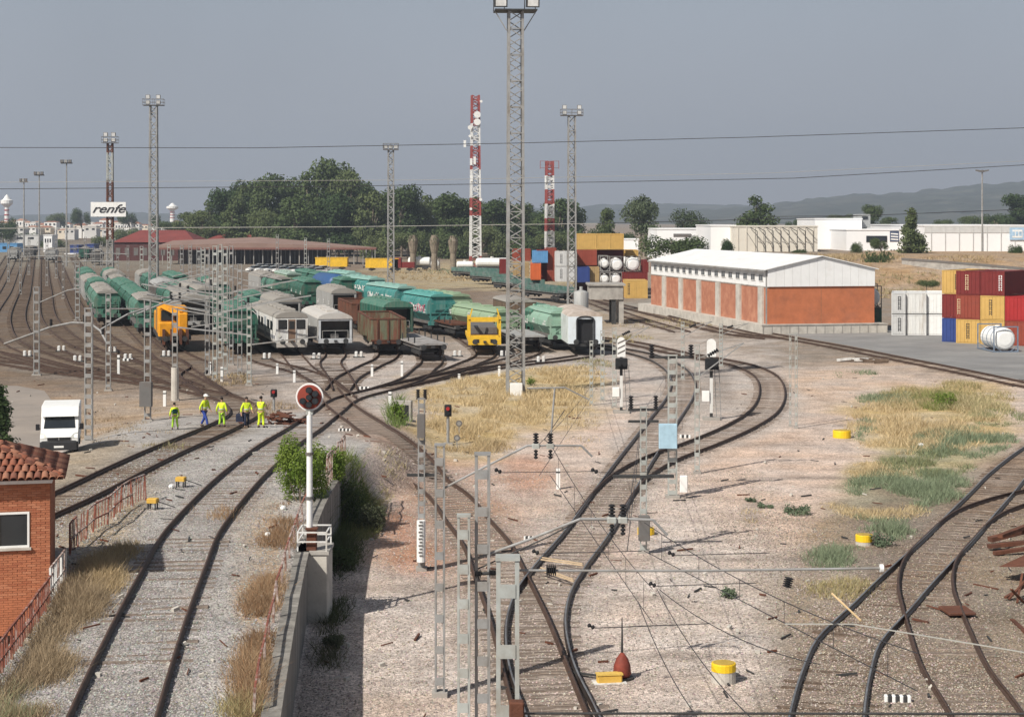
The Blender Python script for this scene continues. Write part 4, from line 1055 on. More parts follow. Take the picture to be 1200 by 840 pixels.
    if p_near(py):
        st = MB(); x = -W/2-.115 if end == 'open' else -W/2*1.02-.012; r_ = random.Random(int(px*7))
        for k in range(3):
            y = 1.0+k*L*.36; z_ = r_.uniform(1.75,1.95) if end == 'open' else 2.06
            for j in range(r_.randint(4,8)): st.box(x-.004, x+.004, y+j*.16, y+j*.16+r_.uniform(.05,.12), z_, z_+.20)
            for j in range(r_.randint(2,5)): st.box(x-.004, x+.004, y+j*.16, y+j*.16+.10, z_+.28, z_+.44)
        tag(st.build('stencil_marks', WHITED, t), kind='stuff')
    if letter:
        for m_ in letter:
            g = MB(); r_ = random.Random(int(px)+len(m_.name)); x = -W/2*1.02-.03; y = r_.uniform(1.0,1.8); z_ = 2.1
            for k in range(int((L-3)/.8)):
                pts = [(x, y+r_.uniform(0,.7), z_+r_.uniform(0,.85)) for _ in range(4)]; y += .72
                for a_, b_ in zip(pts, pts[1:]): g.bar(a_, b_, .10, .10)
            tag(g.build('graffiti', m_, t), kind='stuff')
    if gear: running_gear(t, L)
    return t
def p_near(py): return py > 345
def gondola(label, px, py, hd, L=13, W=2.8, H=2.9, body=None, inner=RUST, patches=None, ribs=9):
    t = rolling('open_wagon', label, 'open wagon', px, py, hd)
    MB().box(-1.2,1.2,.1,L-.1,.85,1.1).build('underframe', RUST, t)
    f = MB(); f.box(-W/2,W/2,.05,L-.05,1.1,1.22).build('floor', inner, t)
    for s in (-1, 1):
        MB().box(s*W/2-.05, s*W/2+.05, .05, L-.05, 1.225, H).build('side_wall', body, t)
    for y in (.05, L-.15): MB().box(-W/2+.055, W/2-.055, y, y+.1, 1.225, H-.01).build('end_wall', body, t)
    r = MB()
    for k in range(ribs+1):
        y = .1+(L-.2)*k/ribs
        for s in (-1, 1): r.box(s*(W/2+.09)-.05, s*(W/2+.09)+.05, y-.06, y+.06, 1.0, H)
    tag(r.build('side_ribs', body, t), kind='stuff')
    e = MB()
    for x in (-W*.32,0,W*.32): e.box(x-.07,x+.07,-.05,.045,1.1,H)
    e.build('end_stanchions', inner, t)
    c = MB()
    for s in (-1, 1): c.box(s*W/2-.12, s*W/2+.12, 0, L, H+.003, H+.10)
    for y in (0, L-.2): c.box(-W/2+.12, W/2-.12, y, y+.2, H+.006, H+.097)
    c.build('top_rim', inner, t)
    ld = MB(); vs = []
    n = 12
    for i in range(n+1):
        for j in range(4): vs.append((-W/2+.06+(W-.12)*j/3, .2+(L-.4)*i/n, H-.75+rnd.uniform(-.12,.25)))
    ld.add(vs, [(i*4+j,i*4+j+1,i*4+j+5,i*4+j+4) for i in range(n) for j in range(3)]).build('scrap_load', inner, t)
    running_gear(t, L, two_axle=False); return t
def flat_wagon(label, px, py, hd, L=13, W=2.7, deck=None, stakes=0, H=1.25, name='flat_wagon'):
    t = rolling(name, label, 'flat wagon', px, py, hd)
    MB().box(-W/2,W/2,.05,L-.05,H-.12,H).build('deck', deck, t)
    b = MB()
    for s in (-1, 1): b.box(s*W*.36-.12, s*W*.36+.12, .1, L-.1, H-.5, H-.125)
    for k in range(6): b.box(-W*.34+.1,W*.34-.1,L*(k+.5)/6-.1,L*(k+.5)/6+.1,H-.45,H-.13)
    b.build('underframe', GREYD, t)
    for k in range(stakes):
        for s in (-1, 1): MB().box(s*(W/2-.06)-.05, s*(W/2-.06)+.05, L*(k+.5)/stakes-.05, L*(k+.5)/stakes+.05, H+.003, H+.55).build('stake', STEELD, t)
    pl = MB()
    for k in range(int(L/.5)): pl.box(-W/2+.1,W/2-.1,.1+k*.5,.56+k*.5,H+.003,H+.03+rnd.uniform(0,.015))
    tag(pl.build('deck_boards', deck, t), kind='stuff')
    running_gear(t, L); return t

# --- the long white railcar
t = rolling('railcar', 'long white commuter railcar with a grey roof and driver cab facing the camera', 'railcar', 342, 417, 15.5)
W, H, L = 2.86, 3.15, 20.5
WPAINT = mat('railcar_white', (.74,.73,.70), .5, 0, .06, 1, c2=(.50,.46,.40), amt2=.38, streak=True)
MB().prism([(-W/2+.05,.95),(-W/2,1.2),(-W/2,H),(W/2,H),(W/2,1.2),(W/2-.05,.95)], 'y', .25, L).build('body', WPAINT, t)
MB().prism([(-W/2+.05,.95),(-W/2+.02,1.2),(-W/2+.02,H-.02),(W/2-.02,H-.02),(W/2-.02,1.2),(W/2-.05,.95)], 'y', 0, .247).build('cab_front', WHITED, t)
MB().prism(arch(W+.04, H+.003, H+.03, H+.55, 8), 'y', -.04, L).build('roof', ROOFG, t)
rr = MB()
for k in range(7): rr.bbox(-.6,.6,1.5+k*2.7,2.9+k*2.7,H+.45,H+.72,.08)
tag(rr.build('roof_vents', ROOFG, t), kind='stuff')
for a, c in ((-1.2,-.42),(.42,1.2)):
    f = MB().bbox(a,c,-.035,.02,2.15,2.98,.04).build('windscreen', BLACK, t); MB().box(a+.07,c-.07,-.05,-.038,2.22,2.9).build('pane', GLASS, f)
d = MB().box(-.33,.33,-.03,.02,1.0,3.0).build('end_door', mat('door_brown', (.20,.13,.09), .7), t)
MB().box(-.24,.24,-.045,-.032,2.15,2.85).build('pane', GLASS, d); MB().box(-.38,-.332,-.06,.02,1.0,3.05).box(.332,.38,-.06,.02,1.0,3.05).build('door_frame', WHITED, d)
for s in (-1, 1): MB().cyl((s*1.1,.01,1.55),(s*1.1,-.05,1.55),.14,n=12).build('headlight', mat('lamp_glass', (.55,.55,.5), .2), t)
MB().box(-W/2+.1,W/2-.1,-.10,.2,.55,.94).build('buffer_beam', mat('pale_beam', (.45,.42,.38), .7), t)
MB().box(-W/2+.12,W/2-.12,.3,L-.2,.45,.94).build('underframe', STEELD, t)
for k in range(8):
    y = 2.2+k*2.2
    if k in (2, 5):
        for s in (-1, 1): MB().box(s*W/2-.03,s*W/2+.03,y-.2,y+1.1,1.1,2.95).build('side_door', mat('railcar_door', (.40,.42,.44), .5), t)
    else:
        for s in (-1, 1): MB().bbox(s*W/2-.025,s*W/2+.025,y-.1,y+1.3,1.95,2.75,.005).build('side_window', GLASS, t)
MB().box(-W/2-.015,-W/2+.01,.4,L-.2,1.25,1.55).build('side_stripe', mat('stripe_grey', (.30,.31,.33), .5), t)
running_gear(t, L, inset=3)
# --- hoppers and covered wagons
hopper('light grey covered hopper with a dark open platform, right of the railcar', 393, 416, 13, L=14, W=3.0, H=3.55, body=GREY, roof=mat('roof_pale', (.50,.48,.45), .7, 0, .15, .8, c2=(.34,.30,.26), amt2=.4), ribs=14, endm=mat('end_grey', (.48,.50,.52), .6))
hopper('grey hopper with a dark open end, farther left behind the railcar', 336, 391, 14, L=13, H=3.7, body=GREY, roof=ROOFG)
hopper('grey hopper with a dark open end behind the rusty open wagons', 403, 379, 14, L=13, H=3.9, body=GREY, roof=ROOFG)
hopper('bright green hopper with a boxy end above the grey hoppers', 367, 366, 14, L=14, H=4.0, body=GREEN, roof=GREENL, end='bay', bays=3)
hopper('olive green hopper with a ribbed curved roof behind the bright green one', 345, 352, 15, L=16, H=3.9, body=LIME, roof=mat('pale_green_roof',(.32,.42,.36),.6,0,.2,.5,c2=(.2,.25,.21),amt2=.45), end='bay', bays=4)
hopper('green hopper standing left of the white railcar behind the masts', 283, 416, 14, L=14, W=3.0, H=4.0, body=GREEN, roof=GREENL, end='bay', bays=3)
hopper('green hopper with graffiti blue end left behind the railcar', 301, 378, 14, L=12, H=3.2, body=TEAL, roof=GREENL, end='bay', bays=3)
placed = [(o.location.x, o.location.y) for o in bpy.data.objects if o.get('category') in ('hopper wagon','railcar')]
rows_ = [('behind the white railcar', -25.9, 173, 5), ('behind the green wagon by the masts', -27.8, 169, 7), ('left of the green wagon by the masts', -33.2, 178, 7), ('behind the orange machine', -37.0, 174, 8), ('left of the orange machine row', -45.5, 192, 7),
         ('under the parked cars', -24.5, 214, 4), ('before the parked cars', -22.5, 236, 3)]
ord_ = ['front','second','third','fourth','fifth','sixth','seventh','last']
for r_, (nm, X0, Y0, n_) in enumerate(rows_):
    for j in range(n_):
        hd_ = 14.5 + r_*.25; d_ = 14.6*j; x_, y_ = X0-math.sin(R(hd_))*d_, Y0+math.cos(R(hd_))*d_
        if any(abs((x_-a_)*math.cos(R(hd_))+(y_-b_)*math.sin(R(hd_))) < 3.0 and abs(-(x_-a_)*math.sin(R(hd_))+(y_-b_)*math.cos(R(hd_))) < 13.8 for a_, b_ in placed): continue
        placed.append((x_, y_)); py_ = HZ+F*CH/y_; px_ = 600+F*x_/y_; c_ = rnd.random()
        bd, rf_ = (GREEN, GREENL) if c_ < .45 else (GREEN, GREEN) if c_ < .55 else (GREENL, ROOFG) if c_ < .7 else (GREY, ROOFG) if c_ < .86 else (GREYD, GREY)
        word = 'green' if bd is GREEN else 'faded green' if bd is GREENL else 'grey' if bd is GREY else 'dark grey'
        hopper('%s covered hopper, %s in the row %s' % (word, ord_[j], nm), px_, py_, hd_, L=13.6, H=rnd.uniform(3.6,4.1), body=bd, roof=rf_, end='open' if bd in (GREY, GREYD) else 'bay', bays=rnd.choice([2,3,3,4]))
for x, y, l, m_ in ((34,304,'dark wagon far off on the left fan tracks',GREYD),(58,308,'grey wagon far off between the slim pole lights',GREY),(98,306,'dark green wagon far off below the billboard',GREEN),(112,311,'grey roofed wagon far off right below the billboard',GREYD),(14,307,'grey wagon far off at the left edge tracks',GREY)):
    hopper(l, x, y, 10, L=13, H=3.8, body=m_, roof=ROOFG, end='bay', bays=2)
# blue ended cars by the far tracks
for x, y, l in ((148,362,'small dark railcar with blue and white ends at the left'),(192,356,'small railcar with blue and white ends behind the gantry')):
    t = rolling('shunting_car', l, 'railcar', x, y, 15); MB().bbox(-1.4,1.4,0,9,.9,3.0,.1).build('body', GREYD, t); MB().prism(arch(2.9,3.003,3.02,3.5),'y',-.1,9.1).build('roof', ROOFG, t)
    for s in (-1, 1): MB().box(s*.95-.4,s*.95+.4,-.05,-.002,1.5,2.6).build('end_panel', BLUEL if s < 0 else WHITED, t)
    MB().box(-.45,.45,-.05,-.002,1.9,2.6).build('window', GLASS, t); running_gear(t, 9)
# --- the teal and sage row
SX = 11.5
hopper('sage green hopper with four bulging bays behind the yellow frame wagon', 596, 403.5, 19, L=18, W=3.0, H=3.15, body=LIME, roof=LIME, end='bay', bays=4)
hopper('second sage green hopper half hidden behind the first', 541, 380, 20, L=13, W=3.0, H=3.3, body=LIME, roof=LIME, end='bay', bays=3)
hopper('turquoise hopper with graffiti at the head of the teal row', 519, 393, 19, letter=[WHITED, mat('graffiti_pink', (.50,.16,.22), .6)], L=11.5, W=3.1, H=4.1, body=TEAL, roof=mat('teal_roof', (.10,.31,.28), .55, 0, .15, .8), end='bay', bays=2)
hopper('green open platform hopper in front of the teal row', 424, 398, 18, L=0.1+9, W=3.0, H=3.3, body=GREEN, roof=GREENL, end='bay', bays=2, endm=GREEN) if False else None
hopper('teal covered wagon with a pale roof, second in the teal row', 478, 377, 20, letter=[WHITED], L=15, W=3.0, H=4.0, body=TEAL, roof=TEALP, end='bay', bays=3)
hopper('teal covered wagon with a pale roof, third in the teal row', 443, 362, 20, letter=[WHITED], L=15, W=3.0, H=4.0, body=TEAL, roof=TEALP, end='bay', bays=3)
hopper('pale teal covered wagon at the far end of the teal row', 416, 352, 20, L=13, W=3.0, H=4.0, body=TEALP, roof=TEALP, end='bay', bays=3)
hopper('dark green hopper end frame left of the turquoise hopper', 467, 402, 17, L=11, W=2.9, H=3.9, body=GREEN, roof=GREENL, end='open', ribs=8, endm=GREEN)
hopper('green hopper end frame between brown van and white railcar', 640, 404, 14, L=12, W=2.9, H=3.5, body=GREEN, roof=GREENL, end='open', ribs=8, endm=GREEN)
hopper('mint green hopper tucked against the white railcar', 660, 411, 12, L=13, W=2.8, H=3.5, body=MINT, roof=MINT, end='bay', bays=3)
# --- rusty open wagons
GRUST = mat('green_over_rust', (.15,.19,.12), .85, 0, .3, 1.2, .3, 20, c2=(.14,.058,.036), amt2=.52, s2=1.1, streak=True)
gondola('rusty open wagon with flaking green paint, nearest in its row', 455, 417, 10, L=13, W=2.95, H=3.0, body=GRUST)
gondola('rusty open wagon behind the nearest one of its row', 429, 391, 12, L=13, W=2.9, H=2.9, body=mat('brown_rust_paint', (.13,.075,.05), .85, 0, .3, 1, c2=(.17,.065,.04), amt2=.5))
gondola('third rusty open wagon of the row towards the grey hopper', 409, 374, 13, L=13, W=2.9, H=2.9, body=RUST)
flat_wagon('low rusty flat wagon with stakes between open wagon and yellow frame wagon', 545, 398, 17, L=15, deck=RUST, stakes=7, H=1.35)
flat_wagon('second low rusty flat wagon with stakes behind', 500, 383, 17, L=13, deck=RUST, stakes=6, H=1.35)
flat_wagon('bare dark skeleton flat wagon at its buffer stop', 507, 424, 15, L=13, deck=mat('flat_grey', (.34,.33,.32), .8, 0, .25, 1, c2=(.20,.17,.15), amt2=.45), stakes=5, H=1.3)
flat_wagon('pale flat wagon in front of the brown box van', 622, 414, 10, L=9, deck=GREY, stakes=0, H=1.35)
# brown box van
t = rolling('box_van', 'brown wooden sided box van behind the pale flat wagon', 'box van', 612, 402, 10)
BRV = mat('van_brown', (.115,.085,.06), .85, 0, .25, 1, c2=(.17,.10,.065), amt2=.45, streak=True)
MB().box(-1.4,1.4,0,9,.95,3.75).build('body', BRV, t); MB().prism(arch(2.95,3.753,3.77,4.1),'y',-.08,9.08).build('roof', ROOFG, t)
for k in range(8): MB().box(-1.4+k*.35+.01,-1.4+(k+1)*.35-.02,-.04,-.002,1.0,3.72).build('board', BRV, t)
MB().box(-1.46,-1.402,3.2,5.2,1.0,3.5).build('sliding_door', BRV, t); running_gear(t, 9)
# --- yellow frame wagon
t = rolling('frame_wagon', 'bright yellow two deck frame wagon facing the camera, empty', 'wagon', 568, 417, 3)
W, L = 2.9, 11
MB().box(-W/2,W/2,0,L,1.0,1.35).build('lower_deck', YEL, t)
MB().box(-W/2,W/2,-.06,-.003,.75,1.45).build('headstock', YEL, t)
for s in (-1, 1):
    for y in (.1, L*.33): MB().box(s*(W/2-.1)-.1, s*(W/2-.1)+.1, y, y+.2, 1.353, 3.0).build('post', YEL, t)
    MB().box(s*(W/2-.1)-.11, s*(W/2-.1)+.11, 0, L*.34, 3.003, 3.2).build('top_rail', YEL, t)
MB().box(-W/2+.22,W/2-.22,0,.2,2.78,3.2).build('cross_beam', YEL, t)
MB().box(-W/2+.22,W/2-.22,.5,L-.5,1.353,1.62).build('inner_floor', RUST, t)
MB().box(-W/2+.3,W/2-.3,1.5,L-1,1.63,2.2).build('dark_load', GREYD, t)
MB().box(-W/2+.22,W/2-.22,-.02,.1,1.353,1.62).build('front_sill', YEL, t)
for s in (-1, 1): MB().bar((s*(W/2-.15),.1,3.2),(s*(W/2-.35),.1,3.95),.12).build('flap_arm', YEL, t)
for s in (-1, 1): MB().box(s*.7-.2,s*.7+.2,-.10,-.06,.95,1.25).build('lamp_box', BLACK, t)
running_gear(t, L)
# --- white end van with the black doorway
t = rolling('van_wagon', 'white railcar end with a black arched doorway on the curve', 'railcar', 686, 417, 4)
W, L, H = 3.0, 12, 3.25
LB = mat('pale_blue_white', (.66,.72,.76), .5, 0, .06, 1, c2=(.50,.50,.47), amt2=.35)
dw = .72
MB().box(-W/2,-dw,0,.3,.85,H).build('front_panel', LB, t); MB().box(dw,W/2,0,.3,.85,H).build('front_panel', LB, t)
MB().prism(arch(W, H+.003, H+.02, H+.52, 8), 'y', 0, L).build('roof', mat('van_roof', (.50,.44,.39), .8, 0, .25, 1, c2=(.36,.28,.22), amt2=.45), t)
MB().box(-dw+.003,dw-.003,0,.3,H-.22,H-.003).build('door_head', LB, t)
pr_ = []
for k in range(7):
    a = math.pi*k/6; pr_.append((math.cos(a)*dw*1.06, H-.28+math.sin(a)*.3))
ar = MB()
for q, s_ in zip(pr_, pr_[1:]): ar.bar((q[0],-.03,q[1]),(s_[0],-.03,s_[1]),.12)
ar.bar((dw*1.06,-.03,.9),(dw*1.06,-.03,H-.28),.12).bar((-dw*1.06,-.03,.9),(-dw*1.06,-.03,H-.28),.12); ar.build('gangway_frame', BLACK, t)
MB().box(-dw,dw,.28,.32,.9,H-.22).build('dark_door', BLACK, t)
for s in (-1, 1): MB().box(s*W/2-.04,s*W/2+.04,.303,L,.85,H).build('side_wall', mat('van_side', (.58,.62,.60), .6, 0, .1, 1, c2=(.35,.38,.33), amt2=.4), t)
MB().box(-W/2+.05,W/2-.05,L-.1,L,.85,H).build('rear_wall', LB, t); MB().box(-W/2+.1,W/2-.1,.2,L-.2,.6,.84).build('underframe', STEELD, t)
running_gear(t, L)
# --- blue tank wagon
p = P(397, 357)
t = thing('tank_wagon', 'round blue tank wagon seen end on behind the green hoppers', 'tank wagon', (p.x, p.y, .22), R(20), 'rolling stock standing on the yard sidings')
MB().lathe((0,0,2.5),(0,11,2.5),[(0,.1),(0.005,.9),(.03,1.45),(.06,1.6),(.94,1.6),(.97,1.45),(1,.2)],18).build('tank', BLUEC if False else mat('tank_blue', (.035,.09,.22), .45, 0, .12, 1), t, smooth=True)
MB().box(-1.2,1.2,-.2,11.2,.9,1.1).build('underframe', STEELD, t); running_gear(t, 11)
# --- orange track machine
t = rolling('track_machine', 'orange track maintenance machine among the catenary masts at the left', 'track machine', 205, 413, 14)
W = 2.9
MB().box(-W/2,W/2,-.1,14,.9,1.25).build('chassis', STEELD, t)
MB().bbox(-W/2+.1,W/2-.1,3.2,7.2,1.25,3.75,.12).build('cab', ORANGE, t)
MB().bbox(-W/2,-.2,.1,1.8,1.25,2.5,.1).build('engine_hood', ORANGE, t)
MB().bbox(.35,1.2,.6,3.0,1.25,3.3,.1).build('crane_post', ORANGE, t)
MB().bar((.6,1.0,3.2),(-1.1,3.2,4.0),.45).build('crane_arm', ORANGE, t)
for a, c in ((-1.1,-.1),(.1,1.1)): MB().box(a,c,3.14,3.2,2.5,3.45).build('window', GLASS, t)
MB().bbox(-W/2+.1,W/2-.1,7.6,13.5,1.25,3.0,.1).build('rear_body', ORANGE, t)
for x in (-1.0,-.3,.5,1.1): MB().box(x-.12,x+.12,-.3,1.4,.5,1.9).build('tamping_unit', RUST, t)
MB().box(-W/2+.05,W/2-.05,7.3,7.55,1.25,3.3).build('bulkhead', GREYD, t); running_gear(t, 14)
# --- yellow machines by the station and the small red loco
for i, (x, y, l, L) in enumerate([(389,318,'yellow service wagon in front of the station canopy, left one',7.5),(448,319.5,'yellow service wagon right of the station canopy',7.5)]):
    t = rolling('service_wagon', l, 'service wagon', x, y, 90, group='yellow service wagons by the canopy'); t.location.x += L*.5
    MB().bbox(-1.3,1.3,0,L,.9,2.9,.08).build('body', YEL, t)
    for k in range(4): MB().box(1.302,1.34,.5+k*1.75,1.5+k*1.75,1.5,2.4).build('side_panel', ORANGE, t)
    MB().box(-1.35,1.35,-.1,L+.1,2.903,3.05).build('roof', YEL, t); running_gear(t, L, inset=1.4, two_axle=True)
t = rolling('shunter', 'small dark red shunting engine beside the white tank wagons', 'engine', 473, 319.5, 90); t.location.x += 2.6
MB().bbox(-1.2,1.2,0,3.0,.9,2.2,.1).build('hood', MAROON, t); MB().bbox(-1.3,1.3,3.05,5.2,.9,3.2,.1).build('cab', MAROON, t); MB().box(1.305,1.33,3.4,4.8,2.2,2.9).build('window', GLASS, t); running_gear(t, 5.2, inset=1.2, two_axle=True)
def cistern(label, px0, px1, py, r_top, hd=90):
    a, c = P(px0, py), P(px1, py); L = c.x-a.x; zt = CH-(r_top-HZ)*a.y/F
    t = thing('tank_wagon', label, 'tank wagon', (c.x, c.y, 0), R(hd), 'white tank wagons beyond the grass'); r = (zt-1.0)/2*.98; zc = 1.0+r
    MB().lathe((0,0,zc),(0,L,zc),[(0,.2),(.02,r*.7),(.06,r),(.94,r),(.98,r*.7),(1,.2)],14).build('tank', WHITE, t, smooth=False)
    MB().box(-r*.8,r*.8,-.2,L+.2,.75,1.0).build('underframe', STEELD, t); MB().cyl((0,L/2,zt-.05),(0,L/2,zt+.25),.4).build('dome', WHITED, t)
    running_gear(t, L, inset=min(2,L*.25), two_axle=True); return t
cistern('white tank wagon with dark ends left of the palm trunks', 478, 505, 317, 301)
cistern('small white tank wagon between the palm trunks', 535, 555, 319, 306)
cistern('long white tank wagon below the red and white mast', 557, 596, 318, 302)
p = P(510, 316); t = tank_container('pale round tank seen end on between palm trunks', (p.x, p.y, .3), R(4), W=2.4, L=5, H=2.4, fm=GREYD, group='white tank wagons beyond the grass')
# --- long dark flat wagons on the sunken siding
for i, (x, y, l) in enumerate([(664,356,'dark green low wagon nearest on the sunken siding'),(630,345,'dark low wagon second on the sunken siding'),(603,336,'dark low wagon third on the sunken siding'),(580,329,'dark low wagon farthest on the sunken siding')]):
    t = flat_wagon(l, x, y, 19+i*3, L=17, deck=mat('flat_dark_green', (.10,.14,.13), .8, 0, .25, .8, c2=(.20,.22,.21), amt2=.42), stakes=0, H=1.4, name='low_wagon')
    for s in (-1, 1):
        for k in range(6): MB().box(s*1.33-.03,s*1.33+.03,.2+k*2.8,2.9+k*2.8,1.44,2.15).build('side_board', mat('board_green', (.06,.13,.11), .8, 0, .25, 1, c2=(.17,.19,.18), amt2=.42), t)

# ------------------------------------------------------------------ road vehicles
def wheel_road(b, x, y, r, w): b.cyl((x-w/2,y,r),(x+w/2,y,r),r,n=14)
v = P(69, 534)
t = thing('box_van', 'white delivery van with a tall box body parked on the dusty road, facing the camera', 'van', (v.x, v.y, v.z+.01), R(12.5))
k = 45*v.y/F/2.12                                       # fit to the width seen
t.scale = (k,k,k)
W = 2.05
# cab: nose profile in (y,z), front at y=0
MB().prism([(.0,.42),(.0,.95),(.16,1.12),(.95,1.34),(1.62,2.12),(2.3,2.22),(2.3,.42)], 'x', -W/2+.02, W/2-.02).build('cab', WHITE, t)
MB().bbox(-W/2-.02, W/2+.02, 2.31, 5.4, .62, 2.5, .05).build('box_body', WHITE, t)
MB().prism([(1.2,2.0),(2.31,2.25),(2.31,2.5),(1.75,2.46)], 'x', -W/2+.02, W/2-.02).build('wind_deflector', WHITE, t)
sl_ = lambda y: 1.34+(y-.95)/(1.62-.95)*(2.12-1.34)
MB().add([(-.86,.955,1.37),(.86,.955,1.37),(.78,1.54,2.05),(-.78,1.54,2.05)],[(0,1,2,3)]).add([(-.86,.975,1.36),(.86,.975,1.36),(.78,1.56,2.04),(-.78,1.56,2.04)],[(3,2,1,0)]).build('windscreen', GLASS, t)
bp_ = MB().bbox(-W/2, W/2, -.09, .5, .28, .80, .08).build('bumper', mat('black_plastic', (.03,.03,.033), .6), t)
MB().box(-.26,.26,-.115,-.091,.42,.53).build('number_plate', WHITE, bp_)
MB().box(-.62,.62,-.05,.03,.82,.98).build('grille', BLACK, t)
for s in (-1, 1):
    MB().add([(s*.60,-.03,.98),(s*.99,-.01,.90),(s*.99,.30,1.20),(s*.80,.16,1.16)],[(0,1,2,3)]).add([(s*.60,.0,.97),(s*.99,.02,.89),(s*.99,.32,1.19),(s*.80,.18,1.15)],[(3,2,1,0)]).build('headlight', mat('lamp_glass', (.55,.55,.5), .2), t)
    mb = MB().bbox(s*(W/2+.16)-.11, s*(W/2+.16)+.11, 1.0, 1.1, 1.28, 1.62, .03).build('wing_mirror', BLACK, t)
    MB().bar((s*W/2,1.05,1.35),(s*(W/2+.1),1.05,1.38),.05).build('mirror_arm', BLACK, mb)
    MB().add([(s*(W/2-.015),1.2,1.36),(s*(W/2-.015),2.1,1.36),(s*(W/2-.015),2.1,2.0),(s*(W/2-.015),1.65,2.0)],[(0,1,2,3)]).build('side_window', GLASS, t)
    for y in (1.0, 4.6):
        wh = MB(); wheel_road(wh, s*(W/2-.14), y, .34, .24); wh = wh.build('wheel', BLACK, t)
        MB().cyl((s*(W/2-.03),y,.34),(s*(W/2-.005),y,.34),.2,n=12).build('rim', STEEL, wh)
MB().box(-.02,.02,-.06,-.045,.84,.96).build('badge', STEEL, t)
MB().box(-W/2+.2,W/2-.2,.4,5.5,.30,.6).build('chassis', BLACK, t)

def make_car():
    t = thing('parked_car', '', 'car', (0,0,0), 0, 'cars parked in a row behind the green wagons')
    MB().prism([(-2.1,.35),(-2.1,.75),(-1.2,.92),(1.7,.95),(2.1,.85),(2.1,.35)], 'x', -.86, .86).build('body', WHITE, t)
    MB().prism([(-1.15,.92),(-.45,1.42),(1.0,1.45),(1.75,.95)], 'x', -.74, .74).build('cabin', GLASS, t)
    MB().box(-.70,.70,-.42,.98,1.43,1.475).build('roof', WHITE, t)
    for x in (-.78,.78):
        for y in (-1.3,1.3): b = MB(); wheel_road(b, x, y, .31, .2); b.build('wheel', BLACK, t)
    for s in (-1,1): MB().box(s*.6-.15,s*.6+.15,-2.13,-2.08,.6,.75).build('headlight', STEEL, t)
    return t
car0 = make_car(); first = True
cl_ = ['white','pale','white','white','grey white','white','white','pale','white','white','white','white','white','white']
CW = [WHITE, mat('car_silver', (.45,.46,.47), .35, .3), WHITE, mat('car_offwhite', (.66,.65,.60), .4)]
for i in range(16):
    row = i % 2; px = 299 + (i//2)*10.5 + row*5; py = 318.5 + (i//2)*.38 - row*2.4
    p = P(px, py); c = car0 if first else copy_tree(car0); first = False
    c['label'] = 'white car parked in the %s row behind the green wagons, %s from the left' % (('nearer','farther')[row], ['first','second','third','fourth','fifth','sixth','seventh','eighth'][i//2])
    c.location = (p.x, p.y, 0); c.rotation_euler = (0,0,R(-55+rnd.uniform(-8,8)))
    if i % 5 == 3:
        for ch in c.children:
            if ch.name.startswith(('body','roof')): ch.data = ch.data.copy(); ch.data.materials[0] = CW[1+(i % 3)]; c['label'] = c['label'].replace('white car','pale car')
# ------------------------------------------------------------------ trees and palms
def leaf_cloud(r, blobs, n, size, flat=.6):
    """n small quads spread through ellipsoid blobs [(x,y,z,rx,ry,rz)], denser towards the skin"""
    vol = np.array([b[3]*b[4]*b[5] for b in blobs])**.75; pr = vol/vol.sum()
    k = r.choice(len(blobs), n, p=pr); B = np.array(blobs)[k]
    d = r.normal(size=(n,3)); d /= np.linalg.norm(d, axis=1, keepdims=True); rad = r.rand(n)**.42
    rad *= 1 + .22*(r.rand(n)-.3)
    c = B[:,:3] + d*rad[:,None]*B[:,3:6]
    nrm = d*.75 + r.normal(size=(n,3))*.65 + np.array([0,0,.35]); nrm /= np.linalg.norm(nrm, axis=1, keepdims=True)
    u = np.cross(nrm, r.normal(size=(n,3))); u /= np.linalg.norm(u, axis=1, keepdims=True); v = np.cross(nrm, u)
    s = size*(.55+.9*r.rand(n))[:,None]; u = u*s; v = v*s*flat
    V = np.stack([c-u, c-v*.9+u*.1, c+u, c+v], 1).reshape(-1,3); Fc = np.arange(4*n).reshape(-1,4)
    return V, Fc
def trunk_mb(r, h, rad, blobs, lean=0.0):
    b = MB(); p = Vector((0,0,-.5)); top = None; rr = rad
    for k in range(4):
        q = Vector((lean*h*(k+1)/4 + r.uniform(-.02,.02)*h, r.uniform(-.02,.02)*h, h*(k+1)/4)); b.cyl(p, q, rr, rr*.8, 8); p, rr = q, rr*.8
        top = q
    for bl in blobs[:9]:
        c = Vector(bl[:3]); a = Vector((lean*h*.55, 0, h*r.uniform(.4,.75))); m_ = (a+c)/2 + Vector((0,0,.08*h)); b.cyl(a, m_, rad*.42, rad*.28, 6); b.cyl(m_, c, rad*.28, rad*.1, 6)
    return b
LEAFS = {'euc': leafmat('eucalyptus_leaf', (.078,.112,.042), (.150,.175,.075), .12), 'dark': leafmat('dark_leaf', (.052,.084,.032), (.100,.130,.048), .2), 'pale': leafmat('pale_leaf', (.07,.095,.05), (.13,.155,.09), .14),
         'bright': leafmat('bright_leaf', (.10,.19,.025), (.20,.27,.05), 1.2, .35), 'olive': leafmat('olive_leaf', (.075,.09,.05), (.12,.13,.075), .3)}
BARK = mat('bark', (.20,.16,.12), .95, 0, .25, 1, .4, 12, c2=(.34,.30,.25), amt2=.4)
TREEPROTO = {}
